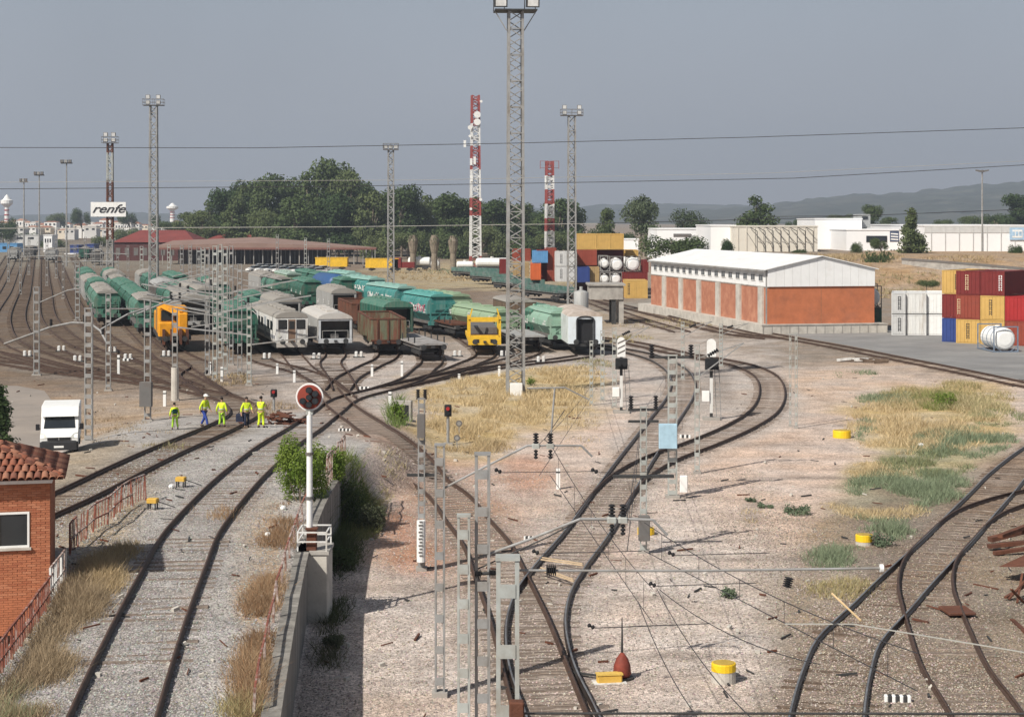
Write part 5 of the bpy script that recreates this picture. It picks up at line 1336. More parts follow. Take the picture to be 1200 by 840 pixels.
def tree_proto(kind, seed, n, shape):
    r = np.random.RandomState(seed); pr = random.Random(seed); blobs = []
    if shape == 'tall':                                  # unit height 1, spread .36: several rounded clumps
        for k in range(13):
            z = .30+.62*r.rand(); sp = .27*math.sin(math.pi*min(1, (z-.12)/.95))**.7; a = r.rand()*6.28; q = sp*r.rand()**.5
            s = .10+.075*r.rand(); blobs.append((math.cos(a)*q, math.sin(a)*q, z, s*1.15, s*1.15, s*.85))
        blobs.append((0,0,.90,.10,.10,.09))
    elif shape == 'wide':
        for k in range(12):
            a = r.rand()*6.28; q = .42*r.rand()**.5; z = .45+.38*r.rand()*(1-.5*q); s = .13+.09*r.rand(); blobs.append((math.cos(a)*q, math.sin(a)*q, z, s*1.2, s*1.2, s*.8))
    elif shape == 'bush':
        for k in range(12):
            a = r.rand()*6.28; q = .50*r.rand()**.5; z = .22+.5*r.rand()*(1-q); s = .22+.1*r.rand(); blobs.append((math.cos(a)*q, math.sin(a)*q, z, s*1.1, s*1.1, s))
    elif shape == 'cone':
        for k in range(30):
            z = .10+.84*k/30; q = .24*(1-z)*r.rand()**.5; a = r.rand()*6.28; s = .05+.09*(1-z)
            blobs.append((math.cos(a)*q, math.sin(a)*q, z, s*1.2, s*1.2, .10))
    V, Fc = leaf_cloud(r, blobs, n, .021 if shape != 'bush' else .032)
    c = from_np('crown', V, Fc, LEAFS[kind]); t = trunk_mb(pr, .8 if shape == 'tall' else .6, .022 if shape == 'tall' else .03, blobs).build('trunk', BARK)
    d = (c.data, t.data); bpy.data.objects.remove(c); bpy.data.objects.remove(t); return d
for kk, (kd, sh, n) in {'euc1':('euc','tall',6500),'euc2':('euc','tall',6500),'euc3':('dark','tall',6500),'pale1':('pale','tall',5000),'wide1':('euc','wide',5500),'wide2':('dark','wide',5500),'bush1':('dark','bush',5000),'bush2':('euc','bush',4500),'cone1':('euc','cone',5500),'wide3':('pale','wide',4500)}.items():
    TREEPROTO[kk] = tree_proto(kd, hash(kk) % 1000 if False else sum(map(ord, kk)), n, sh)
def tree(px, pyb, pyt, wpx, Y, proto, label, group=None, name='tree', cat='tree', rot=None):
    a = at(px, pyb, Y); H = (CH-(pyt-HZ)*Y/F) - a.z; t = thing(name, label, cat, tuple(a), 0, group)
    base = .84 if 'wide' in proto else (.70 if 'tall' in proto else .66); base = {'euc':.66,'pal':.66,'wid':1.02,'bus':1.35,'con':.50}[proto[:3]]
    sx = wpx*Y/F/base; rz = rnd.uniform(0,6.28) if rot is None else rot
    for nm, me in zip(('crown','trunk'), TREEPROTO[proto]): inst(nm, me, t, (0,0,0), rz, (sx, sx, H))
    return t
gE = 'eucalyptus wood behind the station'
big = [(236,300,246,40,'euc1','low leafy tree at the left end of the eucalyptus wood'),(258,300,222,46,'euc3','eucalyptus second from the left end of the wood'),(284,300,216,50,'euc2','eucalyptus left of the dark tall clump in the wood'),
       (306,300,208,52,'euc1','eucalyptus behind the left half of the canopy'),(331,302,205,56,'euc3','dark broad eucalyptus above the canopy'),(360,302,199,60,'euc2','broad eucalyptus left of the highest crown'),(386,302,188,66,'euc3','highest eucalyptus of the wood with a rounded top'),
       (410,302,198,54,'euc1','eucalyptus right of the highest crown'),(272,302,238,44,'euc2','smaller eucalyptus in front at the left of the wood'),(345,304,230,60,'euc1','lighter green eucalyptus in front of the dark clump'),(398,304,226,60,'euc3','dark eucalyptus in front under the highest crown'),(316,304,236,50,'wide1','spreading tree behind the canopy roof')]
for i, (px, pb, pt, wd, pr_, l) in enumerate(big): tree(px, pb+6, pt, wd, 585+rnd.uniform(-22,22)-(40 if i > 7 else 0), pr_, l, gE)
rowt = [(437,223,42),(455,235,40),(470,217,40),(486,232,40),(500,227,40),(521,227,46),(541,232,40),(556,228,42),(578,234,44),(598,240,40),(618,237,42),(634,246,36),(656,232,46),(672,240,36)]
for i, (px, pt, wd) in enumerate(rowt):
    tree(px, 308, pt, wd*1.25, 560+rnd.uniform(-20,30), ['euc1','euc2','euc3'][i % 3], 'eucalyptus in the long belt behind the palms and masts, number %d counted from its left end' % (i+1) if False else
         ['slim eucalyptus just right of the highest crown','eucalyptus left of the slim grey light tower','pointed eucalyptus right of the slim grey light tower','eucalyptus above the left palm trunk','eucalyptus above the middle palm trunk','eucalyptus above the right palm trunk','eucalyptus left of the big red and white mast','eucalyptus behind the big red and white mast','eucalyptus right of the big red and white mast','eucalyptus behind the left edge of the tall tower','eucalyptus right of the tall lattice tower','low eucalyptus left of the small red and white mast','pale topped eucalyptus right of the small red and white mast','eucalyptus behind the right light tower'][i], 'eucalyptus belt behind the sidings')
for i, px in enumerate((446,478,508,532,564,590,612,646,684)):
    tree(px, 310, 262+rnd.uniform(-5,6), 46, 530, ['bush2','wide1','bush2'][i % 3], ['leafy undergrowth tree below the slim light tower','leafy low tree behind the left palm trunk','leafy low tree between the palm trunks','leafy low tree right of the palm trunks','leafy low tree at the foot of the big red and white mast','leafy low tree left of the tall tower','leafy low tree right of the tall tower','leafy low tree beside the small red and white mast','leafy low tree left of the ochre containers'][i], 'undergrowth in front of the eucalyptus belt')
one = [(712,300,243,26,470,'euc1','narrow eucalyptus right of the right light tower'),(752,302,227,40,440,'pale1','tall pale trunked eucalyptus left of the white factories'),(787,303,268,76,380,'bush1','dense round dark green tree beside the brick warehouse roof'),
       (806,302,242,56,460,'wide3','wide dusty green tree behind the low white factory'),(885,300,228,56,450,'euc2','round topped eucalyptus behind the cream factory hall'),(852,300,274,22,352,'bush1','small dark round shrub in front of the cream hall'),
       (937,300,290,30,355,'bush1','low dark shrub behind the warehouse roof'),(1004,299,279,16,352,'bush1','small round dark tree before the white office'),(1031,330,283,44,300,'bush1','dark bushy tree above the warehouse gable end'),
       (1033,302,275,24,345,'wide2','narrow tree rising behind the dark bushy tree'),(1068,302,243,36,350,'cone1','tall conical green tree at the corner of the white factory'),(1023,280,240,26,620,'euc3','dark eucalyptus behind the grey stair tower'),
       (1043,282,254,24,640,'euc1','eucalyptus right of the grey stair tower'),(932,280,252,24,640,'wide2','low tree on the skyline left of the white block'),(985,275,248,30,700,'wide1','low tree on the skyline behind the white block'),
       (1100,275,254,30,700,'wide2','low tree behind the long white wall, left one'),(1140,275,250,34,700,'wide1','low tree behind the long white wall, middle one'),(1188,275,228,44,640,'euc3','tall dark tree at the right skyline'),(1165,278,246,34,660,'wide2','dark tree left of the tall right skyline tree'),
       (1190,302,282,18,352,'bush1','small dark tree before the white wall at the right edge'),(833,300,292,26,365,'bush2','small green shrub under the low factory'),(1086,337,325,28,262,'bush2','green shrub on the dry slope behind the containers'),
       (96,278,238,22,1100,'wide2','dark round tree on the skyline left of the sign'),(152,276,240,26,1100,'wide2','dark round tree on the skyline right of the sign'),(66,278,246,26,1300,'wide1','low tree on the skyline at the far left'),(4,285,246,30,800,'bush1','dark tree at the left edge of the skyline'),
       (186,280,246,16,1000,'wide2','low dark tree beside the pale water tower'),(30,288,268,40,900,'bush2','green bush among the far town houses'),(150,284,262,34,800,'bush2','green bush below the sign on its right'),(196,284,255,34,700,'wide1','leafy tree above the maroon station hall'),
       (218,290,248,30,640,'euc1','small tree between the station hall and the wood'),(60,292,276,40,760,'bush2','dusty bush row tree by the far left tracks'),(120,290,272,30,760,'bush2','green bush left of the maroon station hall')]
for px, pb, pt, wd, Y, pr_, l in one: tree(px, pb, pt, wd, Y, pr_, l, cat='tree' if 'shrub' not in l and 'bush' not in l else 'shrub')
for i, (px, pt, wd) in enumerate([(246,234,40),(272,222,42),(296,212,44),(372,208,48),(396,204,44),(424,214,40),(446,230,36),(511,232,38),(532,236,38),(568,236,38),(588,238,38),(608,240,36),(645,240,36)]):
    tree(px, 306, pt, wd*1.2, 625+rnd.uniform(-12,12), ['euc2','euc1','euc3'][i % 3], ['rear tree seen between the first trees of the wood','rear tree left of the tall canopy trees','rear tree above the canopy middle','rear tree left beside the highest crown','rear tree right beside the highest crown','rear tree at the right shoulder of the wood','rear tree left of the slim light tower head','rear tree over the middle palm','rear tree over the right palm','rear tree right beside the big telecom mast','rear tree midway from telecom mast to tall tower','rear tree touching the tall tower','rear tree behind the small telecom mast'][i], 'rear trees of the eucalyptus belt')
for px, pt, wd, l in ((728,268,34,'low dark tree behind the right end of the ochre containers'),(765,266,40,'low dark tree left behind the round green tree'),(828,270,36,'low dark tree behind the low white factory roof'),(700,262,34,'low dark tree behind the ochre top containers'),(860,262,34,'low dark tree behind the cream hall left end'),(910,262,36,'low dark tree behind the cream hall right end')):
    tree(px, 302, pt, wd, 470, 'wide2', l, 'low dark trees behind the factories')
# dark conifer at the left edge behind the hut
a = P(-2, 532); tz = thing('conifer_tree', 'dark green conifer at the left edge beside the road and hut', 'tree', tuple(a)); sx = 42*a.y/F/.5
for nm, me in zip(('crown','trunk'), tree_proto('dark', 77, 5200, 'cone')): inst(nm, me, tz, (0,0,0), .5, (sx*1.3, sx*1.3, (532-448)*a.y/F))
# palms with bleached skirts of dead fronds
PALMT = mat('palm_skirt', (.24,.20,.15), .95, 0, .3, 2, .5, 10, c2=(.14,.115,.09), amt2=.45)
for px, pb, pt, l in ((484,312,272,'left palm with a thick skirt of dead fronds'),(509,316,272,'middle palm with a pale bare trunk'),(531,317,273,'right palm with a pale bare trunk')):
    a = at(px, pb, 405); a.z = 0; H = CH-(pt-HZ)*405/F; t = thing('palm_tree', l, 'palm', tuple(a), 0, 'palms behind the sidings')
    MB().lathe((0,0,-.2),(0,0,H*.92),[(0,.85),(.1,.75),(.5,.7),(.62,.95),(.85,1.2),(1,.7)],12).build('trunk', PALMT, t)
    cr = MB()
    for k in range(46):
        g = rnd.uniform(0,6.28); e = rnd.uniform(-.9,.9); L = rnd.uniform(1.2,1.9); p0 = Vector((0,0,H*.86)); d = Vector((math.cos(g)*math.cos(e), math.sin(g)*math.cos(e), math.sin(e)))
        p1 = p0+d*L*.6; p2 = p0+d*L+Vector((0,0,-.35*L)); s = Vector((-d.y,d.x,0)).normalized()*.16
        cr.add([p0-s*.3,p0+s*.3,p1+s,p1-s],[(0,1,2,3)]).add([p1-s,p1+s,p2],[(0,1,2)])
    cr.build('crown', LEAFS['olive'], t)

# ------------------------------------------------------------------ lattice towers, masts
def lattice(t, H, w0, w1, panels, m, leg=.12, brace=.06, single=True, mfun=None):
    hw = lambda z: (w0+(w1-w0)*z/H)/2
    for sx in (-1, 1):
        for sy in (-1, 1):
            if mfun:
                for z0, z1, mm in mfun: MB().bar((sx*hw(z0),sy*hw(z0),z0),(sx*hw(z1),sy*hw(z1),z1),leg).build('leg', mm, t)
            else: MB().bar((sx*hw(0),sy*hw(0),0),(sx*hw(H),sy*hw(H),H),leg).build('leg', m, t)
    joined = {}
    for k in range(panels):
        z0, z1 = H*k/panels, H*(k+1)/panels; a, c = hw(z0), hw(z1); f = k % 2
        cs = [((-1,-1),(1,-1)),((1,-1),(1,1)),((1,1),(-1,1)),((-1,1),(-1,-1))]
        for (p, q) in cs:
            if f: p, q = q, p
            mm = m
            if mfun:
                for z_, zz, m_ in mfun:
                    if z_ <= (z0+z1)/2 <= zz: mm = m_
            bar = (Vector((p[0]*a,p[1]*a,z0)), Vector((q[0]*c,q[1]*c,z1)))
            if single: MB().bar(*bar, brace).build('brace', mm, t)
            else: joined.setdefault(mm.name, (mm, MB()))[1].bar(*bar, brace)
            if k % 3 == 0:
                br2 = (Vector((p[0]*a,p[1]*a,z0)), Vector((q[0]*a,q[1]*a,z0)))
                if single: MB().bar(*br2, brace).build('brace', mm, t)
                else: joined[mm.name][1].bar(*br2, brace)
    for mm, b in joined.values(): tag(b.build('bracing', mm, t), kind='stuff')
FLOOD = mat('floodlight_face', (.70,.70,.68), .25)
def light_head(t, H, W, rows, cols_, m=STEELD, s=1.0):
    """railed platform with rows of floodlights"""
    pl = MB(); pl.box(-W/2,W/2,-.9*s,.9*s,H,H+.08); pl.build('platform', m, t)
    rl = MB()
    for z in (.55, 1.1): 
        for y in (-.9, .9): rl.bar((-W/2,y*s,H+z*s),(W/2,y*s,H+z*s),.05*s)
        for x in (-W/2, W/2): rl.bar((x,-.9*s,H+z*s),(x,.9*s,H+z*s),.05*s)
    for x in (-W/2, 0, W/2):
        for y in (-.9, .9): rl.bar((x,y*s,H+.08),(x,y*s,H+1.1*s),.05*s)
    rl.build('platform_railing', m, t)
    for r in range(rows):
        for c in range(cols_):
            x = -W/2 + W*(c+.5)/cols_; z = H + .5*s + r*.95*s
            if cols_ == 3 and c == 1 and rows == 2: continue
            fl = MB().prism([(-.75*s,z+.36*s),(-.62*s,z-.36*s),(-.25*s,z-.22*s),(-.32*s,z+.25*s)], 'x', x-.36*s, x+.36*s).build('floodlight', GREYD, t)
            MB().add([(x-.30*s,-.765*s,z+.30*s),(x+.30*s,-.765*s,z+.30*s),(x+.30*s,-.655*s,z-.28*s),(x-.30*s,-.655*s,z-.28*s)],[(0,1,2,3)]).build('lamp_glass', FLOOD, fl)
p = P(604, 462)
t = thing('light_tower', 'tallest steel lattice light tower with two big floodlights, standing in the dry grass', 'light tower', (p.x, p.y, 0), R(4))
s = p.y/F; Ht = CH-(14-HZ)*s
lattice(t, Ht, 19*s*.98, 17.5*s*.9, 44, STEEL, leg=.17, brace=.065)
pf = MB(); pf.box(-1.45,1.45,-.95,.95,Ht+.003,Ht+.09); pf.build('platform', STEELD, t)
rl = MB()
for x in (-1.45,-.7,.7,1.45): rl.bar((x,.9,Ht),(x,.9,Ht+2.2),.06)
for z in (1.1,2.2): rl.bar((-1.45,.9,Ht+z),(1.45,.9,Ht+z),.05)
rl.build('platform_railing', STEELD, t)
for x in (-1.05, 1.15):
    fl = MB().prism([(-.95,Ht+1.0),(-.8,Ht+.2),(-.1,Ht+.3),(-.2,Ht+.9)], 'x', x-.45, x+.45).build('floodlight', STEELD, t)
    MB().add([(x-.36,-.965,Ht+.92),(x+.36,-.965,Ht+.92),(x+.36,-.835,Ht+.28),(x-.36,-.835,Ht+.28)],[(0,1,2,3)]).build('lamp_glass', FLOOD, fl)
    MB().cyl((x,-.3,Ht+1.5),(x,-.3,Ht+2.3),.35,.42,12).build('lamp_housing', WHITED, t)
for sx in (-1,1): MB().bar((sx*1.4,0,Ht),(sx*.6,0,Ht-1.3),.07).build('strut', STEEL, t)
MB().bbox(-.42,.42,-.95,-.62,-.1,.85,.02).build('control_box', WHITE, t)
def tower_at(label, px, pyb, pyt, wpx, rows, cols_, headw, Y=None, panels=24, m=STEEL, mfun=None, single=False, hs=None, z0=0):
    Y = Y or F*CH/(pyb-HZ); X = (px-600)*Y/F; s = Y/F; H = CH-(pyt-HZ)*s
    t = thing('light_tower', label, 'light tower', (X, Y, 0), R(3)); lattice(t, H, wpx*s*1.05, wpx*s*.85, panels, m, leg=1.6*s, brace=.9*s, single=single, mfun=[(a*H, b*H, c) for a, b, c in mfun] if mfun else None)
    light_head(t, H, headw*s, rows, cols_, GREYD, hs or 6.5*s/.95); return t, H, s
tower_at('grey lattice light tower with six floodlights right of the tallest tower', 670, 366, 136, 9, 2, 3, 26, panels=26)
tower_at('tall grey lattice light tower with four lamps standing over the left wagons', 180, 360, 124, 9, 2, 2, 24, panels=28)
tower_at('slim grey lattice light tower before the eucalyptus wood', 458, 342, 176, 7, 1, 3, 18, panels=26)
RW = [(0,.22,RUST),(.22,.42,STEEL),(.42,.52,RUST),(.52,.80,RUST),(.80,.95,STEELW),(.95,1.001,RUST)]
t, H, s = tower_at('lattice light tower in red and grey sections carrying the white sign', 129, 325, 168, 6.5, 2, 2, 18, panels=24, mfun=[(0,.28,STEEL),(.28,.50,RUST),(.50,.72,RUST),(.72,.93,STEELW),(.93,1.001,RUST)])
sg = thing('billboard', 'white billboard with black lettering on the lattice tower above the town', 'billboard', (t.location.x-.6*s, t.location.y-1.2, 0))
zb, zt = CH-(254-HZ)*s, CH-(237-HZ)*s; wv = 20.5*s
MB().box(-wv,wv,0,.3,zb,zt).build('panel', WHITE, sg)
fc = bpy.data.curves.new('lettering', 'FONT'); fc.body = 'renfe'; fc.size = (zt-zb)*.95; fc.align_x = 'CENTER'; fc.shear = .45; fc.extrude = .03; fc.offset = .03*(zt-zb)*.25
tmp = bpy.data.objects.new('lettering', fc); COL.objects.link(tmp)
me = bpy.data.meshes.new_from_object(tmp); bpy.data.objects.remove(tmp); me.materials.clear(); me.materials.append(DARKL)
o = inst('lettering', me, sg, (-.3*s, -.06, zb+(zt-zb)*.28)); o.rotation_euler = (R(90),0,0); o.scale = (1.12,.85,1)
for x in (-wv*.6, wv*.6): MB().bar((x,.4,zb-.1),(x,.4,zt),.4).build('brace', STEEL, sg)
for px, pb, pt, hw, l in ((78,312,192,13,'slim pole light with a lamp cluster left of the sign'),(46,304,206,11,'slim pole light second from the left skyline edge'),(28,300,214,9,'faint slim pole light at the far left skyline')):
    Y = F*CH/(pb-HZ); X = (px-600)*Y/F; s = Y/F; H = CH-(pt-HZ)*s; t = thing('light_pole', l, 'light pole', (X,Y,0), 0, 'slim pole lights on the left skyline')
    MB().cyl((0,0,0),(0,0,H),1.1*s,.7*s,8).build('pole', STEEL, t); MB().box(-hw*s/2,hw*s/2,-.5,.5,H,H+1.2*s).build('crossarm', GREYD, t)
    for k in range(3): MB().box(hw*s*(-.5+.36*k), hw*s*(-.5+.36*k)+hw*s*.26, -.9, -.2, H+1.2*s, H+4.6*s).build('floodlight', GREYD if k % 2 == 0 else STEEL, t)
Y = 372; X = (1151-600)*Y/F; s = Y/F; H = CH-(202-HZ)*s
t = thing('light_pole', 'tall grey street light pole before the long white wall', 'light pole', (X,Y,5.2)); H -= 5.2
MB().cyl((0,0,-1),(0,0,H),1.3*s,.8*s,8).build('pole', STEEL, t)
for dx in (-1,1): MB().prism([(dx*.5*s,H-.2*s),(dx*7.5*s,H+1.6*s),(dx*7.5*s,H+3*s),(dx*.5*s,H+2*s)], 'y', -.4, .4).build('lamp_arm', GREYD, t)
MB().box(-.6*s,.6*s,-.5,.5,H,H+2.6*s).build('lamp_hub', GREYD, t)
# red and white telecom masts
WH, RD = mat('mast_white', (.62,.62,.61), .5), mat('mast_red', (.28,.065,.058), .6)
def telecom(label, px, pyb, pyt, wt, wb, bands, Y):
    s = Y/F; H = CH-(pyt-HZ)*s; X = (px-600)*s; t = thing('telecom_mast', label, 'telecom mast', (X,Y,0), R(8))
    fr = [(CH-(b-HZ)*s) for b in bands]; mf = []
    for i in range(len(fr)-1): mf.append((max(0,fr[i+1]), fr[i], RD if i % 2 == 0 else WH))
    lattice(t, H, wb*s, wt*s, 40, RD, leg=1.9*s, brace=1.0*s, single=False, mfun=mf); return t, H, s
t, H, s = telecom('large red and white telecom mast with white dishes', 557, 312, 112, 8, 11.5, [112,145,171,199,232,253,300,330], 445)
for dx, py, r in ((1.5,135,4),(1.5,143.5,4),(-7,150,2.6),(6,119.5,1.6),(5.5,234,1.8),(-7,160,1.6),(-6,245,1.5)):
    z = CH-(py-HZ)*s; MB().lathe((dx*s,-1.6,z),(dx*s,-.9,z),[(0,r*s),(.35,r*s),(1,r*s*.5)],14).build('dish', WHITE, t)
for dx, p0, p1 in ((-13,165,173),(-5.5,186,194),(-1.5,184,193),(-5,206,213)):
    MB().box(dx*s-.30, dx*s+.30, -1.5, -1.0, CH-(p1-HZ)*s, CH-(p0-HZ)*s).build('panel_antenna', WHITE, t)
MB().bar((-13*s,-.8,CH-(171-HZ)*s),(-4*s,-.3,CH-(171-HZ)*s),.12).build('antenna_arm', GREYD, t)
t, H, s = telecom('smaller red and white telecom mast with a wide top antenna frame', 644, 330, 189, 7.5, 9, [189,206,222,239,256,271,290,330], 470)
fr = MB()
for dx in (-11,-4,4,11): fr.bar((dx*s,0,H-9*s),(dx*s,0,H+.3*s),.12)
for z in (-8,0): fr.bar((-11*s,0,H+z*s),(11*s,0,H+z*s),.10)
fr.build('antenna_frame', RD, t); MB().box(-6.5*s,-4.6*s,-1.4,-1.0,H-26*s,H-17*s).build('panel_antenna', WHITE, t)

# ------------------------------------------------------------------ catenary masts: two uprights with batten plates
def batten_mast(label, px, pyb, pyt, wpx, m=STEEL, Y=None, group=None, nb=None, depth=None, lattice_web=False, cap=True, z=None, arms=()):
    Y = Y or F*CH/(pyb-HZ); X = (px-600)*Y/F; s = Y/F; z0 = float(ghz(X, Y)) if z is None else z; H = CH-(pyt-HZ)*s - z0; w = wpx*s
    t = thing('catenary_mast', label, 'catenary mast', (X, Y, z0), R(rnd.uniform(-3,3)) if Y > 60 else 0, group); u = w*(.19 if Y < 60 else .15); d = depth or w*(.8 if Y < 60 else .45)
    for sx in (-1, 1):
        b = MB(); x = sx*(w/2-u/2); b.box(x-u/2,x+u/2,-d/2,-d/2+u*.25,-.3,H).box(x-u/2 if sx < 0 else x+u/2-u*.25,x-u/2+u*.25 if sx < 0 else x+u/2,-d/2+u*.25,d/2-u*.25,-.3,H).box(x-u/2,x+u/2,d/2-u*.25,d/2,-.3,H); b.build('upright', m, t)
    nb = nb or max(5, int(H/.85))
    for k in range(nb):
        z_ = H*(k+.5)/nb; hb = min(.10, H/nb*.2)
        if lattice_web:
            MB().bar((-(w/2-u),-d/2-.006,H*k/nb),((w/2-u),-d/2-.006,H*(k+1)/nb) if k % 2 else ((w/2-u),-d/2-.006,H*(k+1)/nb),.05).build('brace', m, t)
        else: MB().box(-(w/2-u)-.01,(w/2-u)+.01,-d/2-.014,-d/2+.006,z_-hb,z_+hb).build('batten', m, t)
    if cap: MB().box(-w/2-.01,w/2+.01,-d/2-.02,d/2+.02,H+.003,H+.05).build('cap', m, t)
    MB().box(-w*.75,w*.75,-d,d,-.6,.12).build('footing', CONC, t)
    return t, H, s, z0
def insulator(par, p, q, r, m=BLACK, n=5):
    pr = []
    for k in range(n): pr += [((k+.05)/n, r*.45), ((k+.35)/n, r), ((k+.6)/n, r), ((k+.9)/n, r*.45)]
    return MB().lathe(p, q, pr, 10).build('insulator', m, par)
gA = 'catenary masts of the left yard'
Lm = [(43,440,337,7,'mast at the left edge over the fan of tracks'),(91,376,308,5.5,'mast over the middle of the fan tracks'),(127,458,345,6,'mast behind the curved cantilever at left'),
      (173,505,352,8,'mast standing left of the workers with a dark base box'),(205,470,362,6.5,'mast with a white concrete foot before the orange machine'),
      (223,330,287,4,'far mast left of the mast cluster'),(233,372,290,5,'first mast from the left of the dense cluster'),(243,440,291,5.5,'second mast from the left of the dense cluster'),(252,446,289,5.5,'third mast from the left of the dense cluster'),(258,420,287,5,'fourth mast from the left of the dense cluster'),
      (264,440,290,5.5,'fifth mast from the left of the dense cluster'),(271,428,289,5,'sixth mast from the left of the dense cluster'),(281,440,310,5.5,'mast at the right end of the dense cluster'),(292,452,356,5.5,'lower mast before the green hopper'),(213,345,288,4,'far slim mast in front of the maroon hall'),
      (198,340,287,4,'far slim mast by the hall corner'),(238,335,291,4,'far slim mast under the canopy edge'),(325,330,275,3.2,'slim mast before the canopy, left one'),(385,333,280,3.2,'slim mast by the parked cars'),(358,326,279,3,'slim mast before the canopy, right one'),(166,345,289,4,'far slim mast left of the tall light tower')]
for px, pb, pt, wd, l in Lm:
    t, H, s, z0 = batten_mast('grey batten ' + l, px, pb, pt, wd, STEEL if px % 2 else STEELW, group=gA, nb=9)
    if pb > 400 and px > 230:
        MB().bar((0,0,H*.62),(5.5*(1 if px % 2 else -1),.0,H*.72),.10).build('cantilever', STEEL, t); MB().bar((0,0,H*.82),(4.2*(1 if px % 2 else -1),0,H*.72),.07).build('stay', STEEL, t)
        MB().bar((0,0,H*.50),(-5*(1 if px % 2 else -1),.0,H*.60),.09).build('cantilever', STEEL, t)
    if px == 173: MB().bbox(-.35,.35,-.6,-.25,.9,2.3,.03).build('base_box', GREYD, t); 
    if px == 205: MB().cyl((0,0,0),(0,0,2.2),.26,.25,14).build('concrete_foot', CONCP, t)
for i, (px, pb, pt) in enumerate([(10,330,281),(24,345,290),(34,322,279),(55,335,284),(66,326,280),(74,350,296),(88,338,287),(100,324,278),(110,342,290),(119,332,284),(138,352,297),(150,338,288)]):
    batten_mast('thin far mast over the left fan, %s from the left edge' % ['first','second','third','fourth','fifth','sixth','seventh','eighth','ninth','tenth','eleventh','twelfth'][i], px, pb, pt, 2.6, STEEL, group='thin far masts over the left fan', nb=6)
# the tall thin pair of rails by the van
t, H, s, z0 = batten_mast('tall pale batten mast standing right beside the white van', 104, 541, 362, 9.5, STEEL, group=None, nb=13)
# portal booms across the left yard
def boom(label, pts, Y0, Y1, r=.14, name='gantry_arm', m=STEEL, n_ins=0):
    L = len(pts); w_ = [at(px, py, Y0+(Y1-Y0)*i/(L-1)) for i, (px, py) in enumerate(pts)]; o = w_[0]; t = thing(name, label, 'gantry', tuple(o))
    for a, c in zip(w_, w_[1:]):
        MB().bar(a-o, c-o, r, n=8).build('tube', m, t)
    for k in range(n_ins):
        f = (k+.6)/n_ins*(L-1.01); i = int(f); p = w_[i].lerp(w_[i+1], f-i)-o; insulator(t, p+Vector((0,0,.1)), p+Vector((0,0,.75)), .17)
    return t
boom('grey tubular cantilever bending down over the left tracks', [(5,403),(60,383),(85,378),(106,379),(118,388),(126,403)], 160, 152, .20, n_ins=3)
boom('thin grey stay arm above the bent cantilever', [(45,355),(80,340),(95,338)], 170, 170, .12)
boom('slanting grey arm left of the tall light tower', [(118,386),(150,368),(172,361)], 150, 152, .16)
boom('flat grey beam joining the masts left of the cluster', [(128,362),(172,362),(214,352)], 165, 168, .16)
for i, (pts, Y) in enumerate([([(172,345),(215,352),(250,350),(292,362)],172),([(180,352),(225,342),(262,345),(290,358)],180),([(215,360),(250,365),(285,352),(300,366)],158),([(160,368),(205,350),(240,358),(285,372)],150),([(225,330),(262,338),(285,345)],200),([(190,330),(225,345),(245,352)],196)]):
    boom('curved grey gantry tube tangled in the mast cluster, ' + ['lowest long one','upper long one','front right one','front left one','upper right short one','upper left short one'][i], pts, Y, Y+4, .17, n_ins=2)
for i, (x0, x1, y, Y) in enumerate([(10,66,292,300),(24,88,300,270),(66,119,291,310),(74,138,306,240),(100,150,297,290)]):
    boom('thin far beam across the left fan, %s from the left' % ['first','second','third','fourth','fifth'][i], [(x0,y+1),((x0+x1)/2,y),(x1,y+1)], Y, Y, .16)
# right side masts and signals
def mast(label, px, pyb, pyt, wpx, **k): return batten_mast(label, px, pyb, pyt, wpx, STEELW, **k)
t7, H7, s7, _ = mast('pale batten mast with a cross top in the gravel right of the centre track', 754, 648, 478, 8, nb=12)
for z in (.98,.90): MB().box(-.55,.55,-.04,.04,H7*z,H7*z+.09).build('crossarm', STEELD, t7)
for x in (-.45,.45): insulator(t7, (x,0,H7*.98+.09), (x,0,H7+.45), .09)
MB().bbox(-.2,.2,-.35,-.1,.5,1.4,.02).build('control_box', GREYD, t7); MB().box(-1.1,1.1,-.1,.1,H7*.52,H7*.52+.10).build('crossarm', STEELD, t7)
t8, H8, s8, _ = mast('pale batten mast carrying a light blue cabinet beside the two curving tracks', 788, 583, 417, 11, nb=13)
MB().bbox(-.62,.16,-.62,-.3,H8*.36,H8*.53,.02).build('blue_cabinet', mat('cabinet_blue', (.36,.52,.62), .5), t8); MB().bbox(.3,.62,-.4,-.15,.3,1.0,.02).build('white_cabinet', WHITE, t8)
MB().bar((-1.0,0,H8*.99),(.9,0,H8*.99),.10).build('crossarm', STEELD, t8)
for x in (-.9,.8): insulator(t8, (x,0,H8*.99), (x,0,H8+.5), .12)
for px, pb, pt, wd, l in ((720,478,385,5,'slim pale mast left of the striped white signal'),(706,470,388,4.5,'slim pale mast before the white railcar end'),(817,555,405,6,'slim pale mast left of the outer loop'),(933,502,391,3,'thin pale post in the dirt right of the outer loop'),(926,500,392,2.5,'thin grey post close to the thin pale post'),
                          (800,445,378,4,'slim mast before the warehouse side wall, left one'),(845,430,380,4,'slim mast before the warehouse side wall, right one'),(693,475,400,4,'slim pale mast at the end of the grass patch'),(640,390,372,4,'short mast behind the tall tower')):
    t, H, s, z0 = mast('%s' % l, px, pb, pt, wd, nb=10)
    if px in (800, 845, 720, 817): MB().bar((0,0,H*.9),(2.2,0,H*1.02),.05).build('cantilever', STEEL, t); MB().bar((0,0,H*.75),(2.2,0,H*1.02),.05).build('stay', STEEL, t); insulator(t, (.5,0,H*.92), (1.0,0,H*.97), .10)
